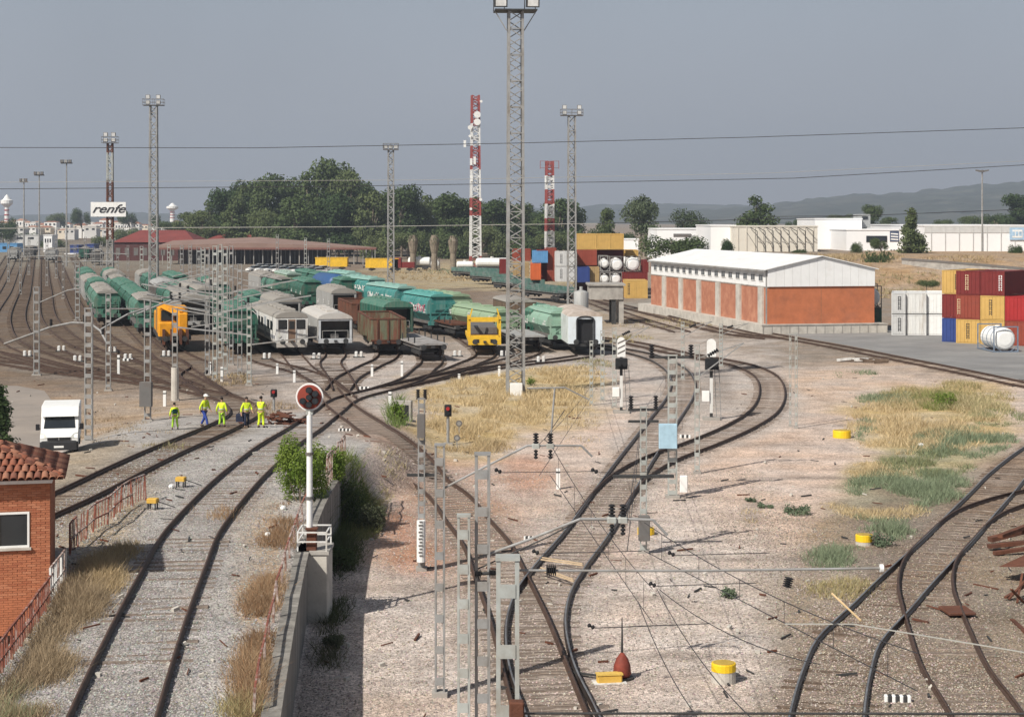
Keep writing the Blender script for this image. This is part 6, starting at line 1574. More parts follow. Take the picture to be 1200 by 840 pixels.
# white headed main signals
def post_signal(label, px, pyb, pyt, headw, heady, striped=False, lens=3, post=WHITED, dark=True):
    Y = F*CH/(pyb-HZ); X = (px-600)*Y/F; s = Y/F; H = CH-(pyt-HZ)*s; h0 = CH-(heady-HZ)*s; t = thing('railway_signal', label, 'signal', (X,Y,0)); w = headw*s
    n = 9
    for k in range(n): MB().box(-.085,.085,-.085,.085,h0*k/n,h0*(k+1)/n-.004).build('post_band', (post if k % 2 else (STEELD if k > n-4 or k == 0 else post)), t)
    prof = [(-w/2,h0),(w/2,h0)] + [(math.cos(math.pi*k/8)*w/2, H-w/2+math.sin(math.pi*k/8)*w/2) for k in range(9)]
    MB().prism(prof, 'y', -.14, .05).build('head', WHITE, t)
    if striped:
        for k in range(3): MB().add([(-w*.45,-.148,h0+(H-h0)*(.12+.26*k)),(w*.45,-.148,h0+(H-h0)*(.30+.26*k)),(w*.45,-.148,h0+(H-h0)*(.38+.26*k)),(-w*.45,-.148,h0+(H-h0)*(.20+.26*k))],[(0,1,2,3)]).build('stripe', GREYD, t)
    MB().bbox(-w*.75,w*.75,-.4,-.1,h0-.75,h0-.06,.05).build('lamp_unit', BLACK, t)
    for k in (-1,1): MB().cyl((k*w*.35,-.42,h0-.4),(k*w*.35,-.7,h0-.4),.13,.15,10).build('lamp_hood', BLACK, t)
    MB().box(-.5,.5,-.3,.3,-.1,.18).build('footing', CONC, t); MB().bbox(-.55,-.12,-.2,.12,h0*.30,h0*.46,.02).build('white_box', WHITE, t)
    lad = MB()
    for x in (.35,.62): lad.bar((x,.2,0),(x-.15,.1,h0-.6),.035)
    for k in range(9): lad.bar((.33-.012*k,.18,.3+k*.38),(.64-.012*k,.18,.3+k*.38),.03)
    lad.build('ladder', STEEL, t); return t
post_signal('white round topped signal standing between the two curved tracks', 833.5, 492, 397, 10.5, 418)
post_signal('white signal with grey diagonal stripes left of the curved tracks', 728, 484, 395, 9.5, 418, striped=True)
# the round signal on the pier
sg = thing('round_signal', 'big round signal target with black lenses on a white post above the pier', 'signal', (pr.x+.04, pr.y+.25, pz+.12)); Hs = (pr.y+.25)/F
hc = CH-(465-HZ)*Hs-pz-.12; rd = 16.2*Hs
MB().cyl((0,0,0),(0,0,hc-rd*1.02),.095,.085,14).build('post', WHITE, sg)
for z in (.55, hc*.33, hc*.62): MB().cyl((0,0,z),(0,0,z+.08),.125,n=14).build('post_band', GREYD, sg)
MB().cyl((0,-.02,hc),(0,.06,hc),rd,n=36).build('target_rim', WHITE, sg); MB().cyl((0,-.05,hc),(0,-.021,hc),rd*.88,n=36).build('target_disc', mat('signal_red', (.28,.055,.035), .7, 0, .15, 3), sg)
for a in (90,30,-30,-90,-150,):
    x, z = math.cos(R(a))*rd*.52, hc+math.sin(R(a))*rd*.52; h = MB().cyl((x,-.20,z),(x,-.051,z),rd*.235,rd*.21,14).build('lamp_hood', BLACK, sg); MB().cyl((x,-.205,z),(x,-.201,z),rd*.17,n=14).build('lens', GLASS, h)
h = MB().cyl((0,-.20,hc),(0,-.051,hc),rd*.22,rd*.2,14).build('lamp_hood', BLACK, sg); MB().cyl((0,-.205,hc),(0,-.201,hc),rd*.16,n=14).build('lens', GLASS, h)
MB().box(-.10,.10,-.08,.12,hc-rd*1.25,hc-rd*.98).build('bracket', STEELW, sg)
# small signals near the centre
def dwarf(label, px, pyb, pyt, m=STEEL, red=True):
    Y = F*CH/(pyb-HZ); s = Y/F; H = CH-(pyt-HZ)*s; t = thing('dwarf_signal', label, 'signal', ((px-600)*s, Y, 0))
    MB().cyl((0,0,0),(0,0,H*.72),.08,n=10).build('post', m, t); MB().bbox(-.19,.19,-.18,.1,H*.72,H,.04).build('head', BLACK, t)
    for k in range(2): MB().cyl((0,-.26,H*(.79+.12*k)),(0,-.18,H*(.79+.12*k)),.10,n=10).build('lens', REDC if red and k else GLASS, t)
    MB().box(-.25,.25,-.2,.2,-.1,.15).build('footing', CONC, t); return t
dwarf('slim signal with a red lamp on top at the edge of the grass patch', 525, 522, 474)
dwarf('tiny signal post behind the workers beside the rust heap', 321, 488, 456)
for px, py, l in ((538,496,'upper round dark disc on a thin post by the slim signal'),(535.5,513,'lower round dark disc on a thin post by the slim signal')):
    Y = F*CH/(py+14-HZ); s = Y/F; t = thing('disc_marker', l, 'sign', ((px-600)*s, Y, 0)); z = CH-(py-HZ)*s
    MB().bar((0,0,0),(0,0,z),.05).build('post', STEEL, t); MB().cyl((0,-.06,z),(0,-.03,z),3.8*s,n=18).build('disc', GREYD, t); MB().cyl((0,-.07,z),(0,-.061,z),2.2*s,n=14).build('disc_face', STEEL, t)
# the foreground masts with their cantilevers
gF = None
m1, H1, s1, z1 = batten_mast('nearest thick pale mast at the bottom centre with broad batten plates', 595, 1215, 655, 27, STEELW, Y=25, nb=8)
m2, H2, s2, z2 = batten_mast('pale mast with a square top plate behind the nearest thick one', 565.5, 918, 533, 18, STEEL, Y=36, nb=9)
m3, H3, s3, z3 = batten_mast('slim pale mast left of the foreground mast group', 515.5, 815, 522, 12, STEEL, nb=8)
m4, H4, s4, z4 = batten_mast('short pale mast with spring weights between the foreground masts', 543.5, 930, 605, 15, STEELW, Y=35.8, nb=8)
m5, H5, s5, z5 = batten_mast('lattice mast with a white lettered tube on its lower half', 494, 668, 468, 8.5, STEEL, nb=14)
MB().cyl((0,-.28,.35),(0,-.28,H5*.30),.15,n=14).build('white_tube', WHITE, m5); 
tb = MB()
for k in range(11): tb.box(-.05-.03*(k%2),.05+.03*(k%3==0),-.437,-.431,.55+k*.115,.61+k*.115)
tb.build('lettering', GREYD, m5); MB().box(-.5,.5,-.05,.05,H5*.55,H5*.55+.09).build('crossarm', STEELD, m5)
for x in (-.12,.12): insulator(m5, (x,0,H5), (x,0,H5+.35), .08)
MB().bbox(-.14,.14,-.3,-.16,H5*.78,H5*.92,.02).build('signal_box', GREYD, m5)
def arm(par, pts, Y, r=.055, m=STEEL, ins=()):
    o = par.location; w_ = [at(px, py, Y)-o for px, py in pts]
    for a, c in zip(w_, w_[1:]): MB().bar(a, c, r, n=8).build('cantilever', m, par)
    for px, py in ins:
        p = at(px, py, Y)-o; insulator(par, p+Vector((0,-.0,.03)), p+Vector((0,0,.30)), .075, n=4); insulator(par, p-Vector((0,0,.36)), p-Vector((0,0,.12)), .055, n=3); MB().bbox(p.x-.10,p.x+.10,p.y-.08,p.y+.08,p.z-.09,p.z+.03,.02).build('clamp', STEELW, par)
    return w_
arm(m3, [(520,572),(570,546),(618,522),(650,522),(681,522),(694,535)], m3.location.y, .055, ins=[(628,521),(645,521)])
arm(m3, [(645,521),(650,455)], m3.location.y, .05); arm(m3, [(618,455),(662,454),(690,468)], m3.location.y, .04); arm(m3, [(645,521),(638,515),(662,480)], m3.location.y, .02, WIRE)
arm(m2, [(556,655),(620,632),(680,608),(735,608),(765,609),(782,627)], 36, .06, ins=[(717,607),(730,607)])
arm(m2, [(556,668),(640,630),(680,609)], 36, .03, STEELD)
# horizontal tubes from the nearest mast
w_ = arm(m1, [(608,668),(700,668.5),(820,668.5),(1031,665.5)], 25, .036, STEEL)
MB().cyl(w_[-1], w_[-1]+Vector((.05,0,0)), .06).build('end_cap', WHITE, m1); insulator(m1, at(640,668,25)-m1.location, at(652,668,25)-m1.location, .09); insulator(m1, at(922,688,25)-m1.location, at(925,676,25)-m1.location, .07)
arm(m1, [(608,835.5),(850,835.5),(1215,836)], 25, .036, STEELD)
arm(m1, [(560,672),(584,671)], 25, .05, STEELD)
for px, py in ((560,672),(577,671)): insulator(m1, at(px-4,py,25)-m1.location, at(px+4,py,25)-m1.location, .07)
MB().bbox(.02,.24,-.4,-.2,CH-(832-HZ)*.0125,CH-(814-HZ)*.0125,.02).build('switch_box', RUST, m1)

# ------------------------------------------------------------------ wires
def wire(label, pts, r=.02, m=WIRE, name='overhead_wire', n=14, sag=0.0, group=None):
    b = MB(); o = Vector(pts[0]); P_ = []
    for a, c in zip(pts, pts[1:]):
        for k in range(n):
            f = k/n; q = Vector(a).lerp(Vector(c), f); q.z -= sag*4*f*(1-f); P_.append(q-o)
    P_.append(Vector(pts[-1])-o)
    for a, c in zip(P_, P_[1:]): b.bar(a, c, r*2, n=5)
    w = b.build(name, m); w.location = o; return tag(w, label, 'wire', group)
wire('highest power line crossing the whole sky', [at(-60,173,70),at(300,173.5,70),at(600,168,70),at(880,161,70),at(1260,148,70)], .014)
wire('second power line crossing the sky below the highest', [at(-60,222,70),at(400,218.5,70),at(700,213.5,70),at(930,209,70),at(1260,190,70)], .0135)
wire('thin faint power line just above the second one', [at(-60,214,80),at(500,211,80),at(900,203,80),at(1260,186,80)], .009, WIREP)
wire('lowest pale power line passing in front of the trees', [at(-60,268,70),at(400,266,70),at(700,262,70)], .014, WIREP)
wire('dark power line in front of the right hills', [at(700,262,70),at(930,256,70),at(1260,243,70)], .013)
wire('thin dark line in front of the hills at right of the cream hall', [at(900,254,60),at(1020,252.5,60),at(1160,247,60)], .010)
def catenary(label, a, c, droppers=6, gap=1.0, r=.009, low=True):
    """messenger wire a->c with a contact wire below it and droppers"""
    t = thing('catenary_wire', label, 'wire', tuple(a), 0, 'contact wires over the centre tracks'); a, c = Vector(a), Vector(c); d = c-a; b = MB(); n = 12; f_ = lambda f: Vector((d.x*f, d.y*f, d.z*f - .9*f*(1-f)))
    for k in range(n): b.bar(f_(k/n), f_((k+1)/n), r*2, n=5)
    b.build('messenger_wire', WIRE, t)
    if low:
        MB().bar((0,0,-gap), (d.x,d.y,d.z-gap), r*2, n=5).build('contact_wire', WIRE, t)
        for k in range(droppers): f = (k+.5)/droppers; q = f_(f); MB().bar(q, (d.x*f,d.y*f,d.z*f-gap), r*1.0, n=4).build('dropper', WIRE, t)
    return t
catenary('contact wire from the upper cantilever over the centre track to the near bottom', at(645,520,m3.location.y), at(765,690,40), gap=.8)
catenary('wire from the lower cantilever running to the bottom right corner', at(755,612,36), at(1075,765,27), gap=.6)
catenary('wire from the insulator knot down across the yellow topped drum', at(770,690,36), at(890,850,24), low=False)
catenary('slack wire from the insulator knot to the bottom right rails', at(772,690,36), at(960,778,28), low=False)
catenary('wire leaving the insulator knot towards the bottom centre', at(748,705,36), at(825,850,26), low=False)
catenary('far contact wire over the outer loop track', at(850,385,170), at(788,417,137), gap=1.0)
catenary('contact wire between the blue cabinet mast and the striped signal', at(700,392,175), at(786,418,137), gap=1.0)
catenary('contact wire from the blue cabinet mast to the cross topped mast', at(790,419,137), at(755,480,80), gap=.9)
catenary('contact wire from the cross topped mast to the lower cantilever', at(752,482,80), at(735,606,36), gap=.7)
catenary('contact wire from the striped signal to the upper cantilever', at(700,440,120), at(632,520,m3.location.y), gap=.8)
wire('thin rope running low over the bottom right rails', [at(920,731,30),at(1000,731,29),at(1200,764,27),at(1260,776,26.5)], .012, WIREP)
wire('pale guy rope ending in a wooden handle at the right rails', [at(975,695,30),at(1009,727,29)], .017, mat('rope_tan', (.55,.40,.22), .8))
for px, py, l, Y in ((628,646,'small dark insulator hanging left of the centre track',36),(693,733,'dark insulator lying in mid air beside the yellow point machine',32),(787,648,'dark insulator right of the pale cross top mast',38),(765,684,'dark knot insulator where the centre wires meet',36),(697,551,'dark insulator on the thin wire by the centre track',50),(584,551,'dark insulator beside the pale square top mast',40)):
    a = at(px-4.5,py-1.5,Y); c = at(px+4,py+2.5,Y); t = thing('wire_insulator', l, 'insulator', tuple(a), 0, 'insulators on the centre wires')
    insulator(t, (0,0,0), c-a, 2.6*Y/F, n=2); MB().bar(c-a, (c-a)+Vector((2.2,.6,-.06)), .014).build('tail_wire', WIRE, t)
# ------------------------------------------------------------------ people
SKIN = mat('skin', (.42,.25,.17), .6, 0, .05, 4); HAIR = mat('dark_hair', (.025,.018,.014), .7)
HIVIS = mat('hivis_yellow', (.62,.78,.03), .6, 0, .10, 6, c2=(.50,.62,.06), amt2=.35); HIGRN = mat('hivis_green', (.42,.70,.05), .6, 0, .1, 6)
NAVY = mat('navy_cloth', (.02,.025,.05), .8, 0, .15, 6); BLUET = mat('blue_cloth', (.03,.06,.28), .8, 0, .15, 6); DGREEN = mat('dark_green_cloth', (.02,.09,.06), .8); BOOT = mat('boot', (.03,.025,.02), .8)
GREYB = mat('reflective_band', (.55,.57,.55), .4)
def skinned(name, verts, edges, radii, m, parent, sub=1):
    me = bpy.data.meshes.new(name); me.from_pydata([tuple(v) for v in verts], edges, []); o = bpy.data.objects.new(name, me); COL.objects.link(o)
    o.modifiers.new('s', 'SKIN').use_smooth_shade = True
    sv = me.skin_vertices[0].data
    for i, r in enumerate(radii):
        sv[i].radius = (r, r) if not isinstance(r, tuple) else r; sv[i].use_root = (i == 0)
    o.modifiers.new('u', 'SUBSURF').levels = sub; o.modifiers['u'].render_levels = sub
    dg = bpy.context.evaluated_depsgraph_get(); m2 = bpy.data.meshes.new_from_object(o.evaluated_get(dg)); bpy.data.objects.remove(o)
    m2.materials.clear(); m2.materials.append(m); c = inst(name, m2, parent); return c
def lerp(a, b, f): return tuple(a[i]+(b[i]-a[i])*f for i in range(3))
def person(label, px, py, hpx, rz, top, legs, feet, hands, lean=0.0, helmet=None, knees=None, shirt2=None):
    """front is -y; feet and hands are (x, y, z) for left(-x) and right"""
    p = P(px, py); k = hpx*p.y/F/1.76; t = thing('person', label, 'person', (p.x, p.y, p.z), R(rz), 'track workers in high visibility clothes'); t.scale = (k,k,k)
    hip = (0, .03, .92); L = lean
    def up(d, x=0, y=0): return (x, hip[1]-math.sin(L)*d+y*math.cos(L), hip[2]+math.cos(L)*d)
    chest, neck, head = up(.36), up(.56), up(.70, 0, -.02 if L < .3 else -.05); sh = [up(.50, -.19), up(.50, .19)]
    V = [hip, up(.18), chest, neck, head, (head[0], head[1]-.015, head[2]+.11)]; E = [(0,1),(1,2),(2,3),(3,4),(4,5)]; Rr = [(.15,.12),(.135,.105),(.165,.115),.055,(.078,.092),(.075,.085)]
    tv = {'arm': [], 'leg': []}
    for s in (0, 1):
        sx = -1 if s == 0 else 1; hd = hands[s]; el = lerp(sh[s], hd, .5); el = (el[0]+sx*.05, el[1]+.07, el[2]-.03)
        i = len(V); wr = lerp(el, hd, .82); d = Vector(hd)-Vector(el); d.normalize(); sd = Vector((-d.z, 0, d.x)) if abs(d.y) > .9 else d.cross(Vector((0,1,0))).normalized()
        palm = Vector(wr)+d*.07
        V += [sh[s], el, wr, tuple(palm)]; E += [(2,i),(i,i+1),(i+1,i+2),(i+2,i+3)]; Rr += [.068,.046,.032,(.036,.02)]
        for j, (off, ln) in enumerate(((-.03,.07),(-.01,.085),(.012,.08),(.032,.06))):
            V.append(tuple(palm+sd*off*1.1+d*ln+Vector((0,-.01*j,0)))); E.append((i+3, len(V)-1)); Rr.append(.010)
        V.append(tuple(Vector(wr)+d*.05-sd*.055)); E.append((i+2, len(V)-1)); Rr.append(.011)
        tv['arm'].append((sh[s], el, wr)); ft = feet[s]; hj = (sx*.09, hip[1], hip[2]-.05); kn = lerp(hj, ft, .5); kn = (kn[0], kn[1]-.06, kn[2]+.02)
        if knees: kn = knees[s]
        i = len(V); an = (ft[0], ft[1]+.02, ft[2]+.09); V += [hj, kn, an, (ft[0], ft[1]-.14, ft[2]+.04)]; E += [(0,i),(i,i+1),(i+1,i+2),(i+2,i+3)]; Rr += [.088,.058,.042,.035]; tv['leg'].append((hj, kn, an, ft))
    skinned('body', V, E, Rr, SKIN, t)
    # clothing over the body
    V = [up(-.02), up(.18), chest, up(.52)]; E = [(0,1),(1,2),(2,3)]; Rr = [(.172,.142),(.158,.128),(.19,.138),(.10,.08)]
    for s in (0, 1):
        a, b_, c = tv['arm'][s]; i = len(V); V += [a, b_, lerp(b_, c, .75)]; E += [(2,i),(i,i+1),(i+1,i+2)]; Rr += [.085,.062,.050]
    js = skinned('jacket', V, E, Rr, top, t)
    if shirt2:
        MB().lathe(up(.10), up(.40), [(0,.175),(.3,.18),(1,.195)], 14).build('waistcoat', shirt2, t)
    else: MB().lathe(up(.14), up(.19), [(0,.172),(1,.172)], 14).build('reflective_band', GREYB, t)
    V = [(hip[0], hip[1], hip[2]+.04)]; E = []; Rr = [(.17,.135)]
    for s in (0, 1):
        h_, k_, a_, f_ = tv['leg'][s]; i = len(V); V += [h_, k_, lerp(k_, a_, .92)]; E += [(0,i),(i,i+1),(i+1,i+2)]; Rr += [.108,.078,.070]
    skinned('trousers', V, E, Rr, legs, t)
    for s in (0, 1):
        f_ = tv['leg'][s][3]; MB().sphere((f_[0], f_[1]-.06, f_[2]+.05), .1, 10, 6, (.052,.145,.055)).build('boot', BOOT, t)
    hc = (head[0], head[1]-.005, head[2]+.075)
    if helmet: 
        h = MB().sphere((hc[0], hc[1]+.01, hc[2]+.05), .1, 12, 8, (.118,.135,.10)); h.box(hc[0]-.08,hc[0]+.08,hc[1]-.19,hc[1]-.09,hc[2]+.03,hc[2]+.05); h.build('helmet', helmet, t)
    else: MB().sphere((hc[0], hc[1]+.022, hc[2]+.035), .1, 12, 8, (.094,.108,.10)).build('hair', HAIR, t)
    fc_ = MB().sphere((hc[0], hc[1]-.098, hc[2]-.02), .02, 6, 5, (.014,.022,.024))
    for sx in (-1, 1): fc_.sphere((hc[0]+sx*.085, hc[1]+.01, hc[2]-.01), .02, 6, 5, (.014,.02,.032))
    fc_.build('nose_and_ears', SKIN, t)
    for sx in (-1, 1): MB().sphere((hc[0]+sx*.032, hc[1]-.082, hc[2]+.005), .01, 6, 5, (.012,.008,.008)).build('eye', BLACK, t)
    MB().sphere((hc[0], hc[1]-.083, hc[2]-.06), .01, 6, 5, (.024,.007,.007)).build('mouth', mat('lips', (.25,.10,.08), .6), t)
    return t
person('worker in lime clothes with a dark green waistcoat, leftmost of the crew', 205, 503, 31, 200, HIVIS, HIGRN, [(-.20,.0,0),(.16,-.06,0)], [(-.30,-.32,.72),(.30,-.30,.74)], lean=.38, shirt2=DGREEN)
person('worker in a white helmet with blue trousers walking beside the rail', 240, 500, 37, 60, HIVIS, BLUET, [(-.10,-.32,0),(.10,.34,0)], [(-.26,.10,.84),(.25,-.22,.90)], lean=.12, helmet=WHITE)
person('dark haired worker in an all lime suit standing with back turned, third from the left', 260, 500, 34, 172, HIVIS, HIGRN, [(-.16,0,0),(.16,0,0)], [(-.33,-.02,.80),(.33,-.04,.80)])
w4 = person('worker in a yellow shirt with navy trousers, holding a dark bag', 289, 501, 35, 30, HIVIS, NAVY, [(-.14,-.1,0),(.14,.12,0)], [(-.36,-.08,.80),(.30,-.16,.95)])
person('tallest worker in pale lime clothes with hands near the chest beside the rust heap', 306, 501, 36, 160, HIVIS, HIVIS, [(-.16,0,0),(.17,.03,0)], [(-.16,-.28,1.18),(.20,-.26,1.15)])
q = P(281, 501); t = thing('carried_bag', 'dark bag hanging from the hand of the worker in navy trousers', 'bag', (q.x+.05, q.y-.05, q.z+.32)); MB().bbox(-.24,.2,-.12,.12,0,.42,.05).build('bag_body', NAVY, t); MB().bar((-.15,0,.42),(0,0,.58),.03).bar((0,0,.58),(.14,0,.42),.03).build('strap', BLACK, t)

# ------------------------------------------------------------------ things on the ground
def drum(label, px, py, wpx, hpx, white=.55, group='yellow topped cable drums on the gravel'):
    p = P(px, py); s = p.y/F; r = wpx*s/2; h = hpx*s; t = thing('cable_pit', label, 'cable pit', tuple(p), 0, group)
    MB().lathe((0,0,-.1),(0,0,h*white),[(0,r*1.0),(.9,r*.97),(1,r*.97)],20).build('concrete_ring', CONCP, t)
    MB().lathe((0,0,h*white+.002),(0,0,h),[(0,r*1.0),(.9,r*1.0),(1,r*.97)],20).build('yellow_band', YELB, t)
    MB().cyl((0,0,h-.03),(0,0,h+.012),r*.86,n=20).build('lid', mat('lid_ochre', (.42,.29,.06), .8, 0, .2, 4), t); return t
YELB = mat('bright_yellow', (.80,.52,.02), .5, 0, .10, 3, c2=(.62,.42,.10), amt2=.3)
drum('yellow topped white drum with a rough pale base in the front gravel', 848, 799, 29, 23, .60)
drum('low yellow drum with a narrow pale base beside the grey green scrub', 1012.5, 638, 20, 12, .35)
drum('flat yellow drum farthest away in the dirt right of the outer loop', 986.5, 513, 21, 9, .05)
drum('half hidden yellow drum behind the pale mast at the centre', 757, 626, 20, 8, .05)
# point machines, lever boxes
def point_machine(label, px, py, k=1.0, m=None):
    p = P(px, py); t = thing('point_machine', label, 'point machine', tuple(p), R(8)); m = m or mat('machine_ochre', (.62,.38,.07), .6, 0, .15, 3, c2=(.35,.24,.10), amt2=.35)
    MB().bbox(-.42*k,.42*k,-.16*k,.16*k,.02,.26*k,.03).build('case', m, t); MB().box(-.44*k,.44*k,-.18*k,.18*k,.262*k,.31*k).build('cover', mat('cover_ochre', (.66,.44,.10), .6, 0, .2, 4, c2=(.42,.30,.12), amt2=.4), t); MB().box(-.55*k,.55*k,-.28*k,.30*k,-.05,.02).build('base_plate', WHITED, t)
    MB().bar((.1*k,.16*k,.12*k),(-1.2*k,1.0*k,.10),.05).build('drive_rod', STEELD, t); return t
point_machine('long ochre yellow point machine beside the centre track switch', 714, 799, .78)
p = P(729, 795); t = thing('rusty_post', 'rust red tapering post with a thin rod on top beside the ochre point machine', 'post', tuple(p)); s = p.y/F
MB().lathe((0,0,-.05),(0,0,31*s),[(0,.12),(.25,.24),(.55,.22),(.8,.15),(1,.04)],12).build('body', mat('rust_red', (.20,.045,.03), .7, .1, .3, 5), t, smooth=True); MB().cyl((0,0,31*s),(0,0,72*s),.035,.012,8).build('rod', STEELD, t); MB().cyl((0,0,-.05),(0,0,.06),.30,n=12).build('foot', STEELD, t)
for px, py, l in ((212,571,'small yellow lever box on legs beside the raised track, upper one'),(179,597,'small yellow lever box on legs beside the raised track, lower one')):
    p = P(px, py); t = thing('lever_box', l, 'lever box', tuple(p), R(-10)); MB().bbox(-.18,.18,-.14,.14,.24,.40,.02).build('case', mat('machine_ochre', (.62,.38,.07), .6, 0, .15, 3, c2=(.35,.24,.10), amt2=.35), t)
    for x in (-.13,.13):
        for y in (-.1,.1): MB().bar((x,y,-.05),(x,y,.25),.04).build('leg', STEELD, t)
    MB().bar((.15,0,.3),(.7,.3,.05),.03).build('rod', STEELD, t)
for i, (px, py) in enumerate([(313,421),(371,421),(420.5,419),(536,418),(591,418),(634,425),(72,412),(132,413),(195,418),(32,418),(150,422),(91,424)]):
    p = P(px, py); t = thing('point_indicator', 'small white twin point indicator on the ground ' + ['before the green wagon','before the railcar','between grey hopper and rusty wagon','left of the yellow frame wagon','right of the yellow frame wagon','before the pale flat wagon','on the left fan tracks','beside the left signal post','below the orange machine','at the left picture edge','left of the orange machine','among the left points'][i], 'point indicator', tuple(p), 0, 'white point indicators in the yard')
    for x in (-.22,.22): MB().bbox(x-.13,x+.13,-.12,.12,.1,.55,.05).build('drum', WHITED, t)
    MB().box(-.5,.5,-.2,.2,-.05,.10).build('base_plate', STEELD, t)
for i, (px, py, h) in enumerate([(139,440,24),(193,476,18),(246,439,15),(260,447,17),(325,438,12),(345,448,14),(436,441,14),(471,441,18),(457,479,20),(538,446,8),(585,441,12),(797,574,0),(654,573,24)]):
    if not h: continue
    p = P(px, py); s = p.y/F; t = thing('marker_post', 'thin white marker post ' + ['beside the curved left cantilever','behind the leftmost workers','below the mast cluster, left one','below the mast cluster, right one','before the white railcar','right of the railcar points','before the rusty open wagon','between the flat wagon points','by the dark culvert at the junction','before the yellow frame wagon','left of the tall tower foot','','left of the centre track below the upper cantilever'][i], 'post', tuple(p), 0, 'thin white marker posts')
    MB().box(-.09,.09,-.09,.09,-.1,h*s).build('post_shaft', WHITE, t); MB().box(-.095,.095,-.095,.095,h*s*.80,h*s*.88).build('band', STEELD, t)
def stripes(label, px, py, wpx, hpx, n):
    p = P(px, py); s = p.y/F; t = thing('fouling_marker', label, 'marker', tuple(p), R(-6), 'striped clearance markers'); w = wpx*s/n
    for k in range(n): MB().bbox(-wpx*s/2+k*w, -wpx*s/2+(k+1)*w-.004, -.08, .10, -.05, hpx*s, .02).build('block', WHITE if k % 2 == 0 else STEELD, t)
stripes('black and white striped clearance marker between the bottom right tracks', 1052, 822, 31, 8, 7)
stripes('small striped clearance marker inside the junction by the round signal', 404, 505, 15, 3, 7)
stripes('small striped clearance marker left of the grass beside the junction', 427, 456, 12, 3, 5)
stripes('small striped clearance marker between the two curving tracks', 803, 513, 13, 3.5, 5)
stripes('small striped clearance marker left of the centre track below the arms', 620, 632, 12, 4, 5)
stripes('small striped clearance marker by the left fan points', 150, 423, 12, 3, 5)
for px, py, l in ((332,597,'white stone lying by the bush at the raised track'),(314,628,'white sack lying on the ballast right of the raised track'),(201,572,'white stone beside the yellow lever box'),(1168,643,'white round disc lying among the rusty scrap'),(1079,524,'pale block in the dry grass at the right')):
    p = P(px, py); t = thing('white_stone' if 'stone' in l else ('sack' if 'sack' in l else ('disc' if 'disc' in l else 'block')), l, 'stone' if 'stone' in l else 'debris', tuple(p), rnd.uniform(0,3)); r = 4.2*p.y/F
    b = MB().sphere((0,0,r*.5), r, 9, 6, (r*1.15,r*.8,r*.7)); b.v = [(x*(1+.15*rnd.random()), y*(1+.15*rnd.random()), z) for x, y, z in b.v]; b.build('lump', WHITE, t)
# rust heap by the workers
p = P(328, 497); s = p.y/F; t = thing('rust_heap', 'heap of rusty steel plates and rails behind the workers', 'scrap heap', tuple(p))
for k in range(34):
    x = rnd.gauss(0,.7); y = rnd.uniform(-.2,.9); z = max(.04, .75*(1-abs(x)/1.25)*rnd.random()); a = rnd.uniform(0,3.1); L = rnd.uniform(.25,.6); b = MB()
    b.bar((x-math.cos(a)*L,y-math.sin(a)*L,z),(x+math.cos(a)*L,y+math.sin(a)*L,z+rnd.uniform(-.15,.15)),rnd.uniform(.08,.2),rnd.uniform(.04,.14)); b.build('scrap_piece', RUST, t)
# rusty scrap at the right edge
p = P(1185, 668); t = thing('rusty_scrap', 'pile of rusty steel sections and plates at the right edge beside the tracks', 'scrap heap', tuple(p)); s = p.y/F
w2 = lambda px, py, z: at(px, py, F*(CH-z)/(py-HZ))-p
for a, c, wd in (((1160,632,.2),(1215,618,.5),.28),((1158,640,.15),(1215,634,.3),.22),((1165,648,.1),(1220,640,.25),.2),((1172,628,.5),(1220,610,.7),.2),((1178,700,.1),(1225,672,.6),.10),((1185,690,.6),(1200,706,.05),.08),((1182,702,.05),(1205,676,.7),.08),((1192,706,.05),(1198,672,.7),.07),((1141,684,.02),(1170,690,.04),.06),((1186,726,.02),(1215,752,.05),.12)):
    MB().bar(w2(*a), w2(*c), wd, wd*.6).build('steel_section', RUST, t)
MB().add([w2(1170,664,.5),w2(1222,640,.9),w2(1222,662,.8),w2(1195,664,.6)],[(0,1,2,3)]).add([w2(1170,664,.42),w2(1222,640,.82),w2(1222,662,.72),w2(1195,664,.52)],[(3,2,1,0)]).build('plate', RUST, t)
p = P(1012, 424); t = thing('debris_pile', 'small pile of broken sleepers and rubble by the container yard track', 'debris', tuple(p))
for k in range(12):
    x = rnd.gauss(0,1.5); y = rnd.gauss(0,.8); a = rnd.uniform(-.4,.4); MB().bar((x-.6,y,.1+.2*rnd.random()),(x+.6*math.cos(a),y+.6*math.sin(a),.1+.2*rnd.random()),rnd.uniform(.12,.25)).build('broken_sleeper', SLEEP_D if k % 3 else WHITED, t)
p = P(470, 492); t = thing('culvert', 'dark culvert headwall beside the junction track', 'culvert', tuple(p), R(-15)); MB().bbox(-.6,.6,0,.3,-.3,1.1,.03).build('headwall', CONC, t); MB().box(-.45,.45,-.03,-.002,-.1,.85).build('opening', BLACK, t)  # black panel on the solid headwall stands in for the shade inside
p = P(1083, 720); t = thing('rusty_plate', 'rust brown steel cover plate between the crossing rails', 'plate', (p.x+1.0, p.y, p.z), R(5)); MB().bbox(-.42,.42,-.5,.5,.10,.17,.02).build('plate', RUST, t); MB().box(-.3,.3,-.3,.3,-.05,.10).build('base_box', RUST, t)
p = P(648, 677)
for i, (a, c) in enumerate((((634,664),(683,671)),((632,676),(672,690)))):
    q0, q1 = P(*a), P(*c); t = thing('point_rod', ['upper','lower'][i] + ' pale wooden point rod lying across the centre track switch', 'rod', tuple(q0)); d = q1-q0; MB().bar((0,0,.26),(d.x,d.y,.26),.045).bar((.05,.35,.26),(d.x,d.y+.3,.26),.035).build('rod', mat('bare_wood', (.50,.38,.25), .9, 0, .2, 3), t)

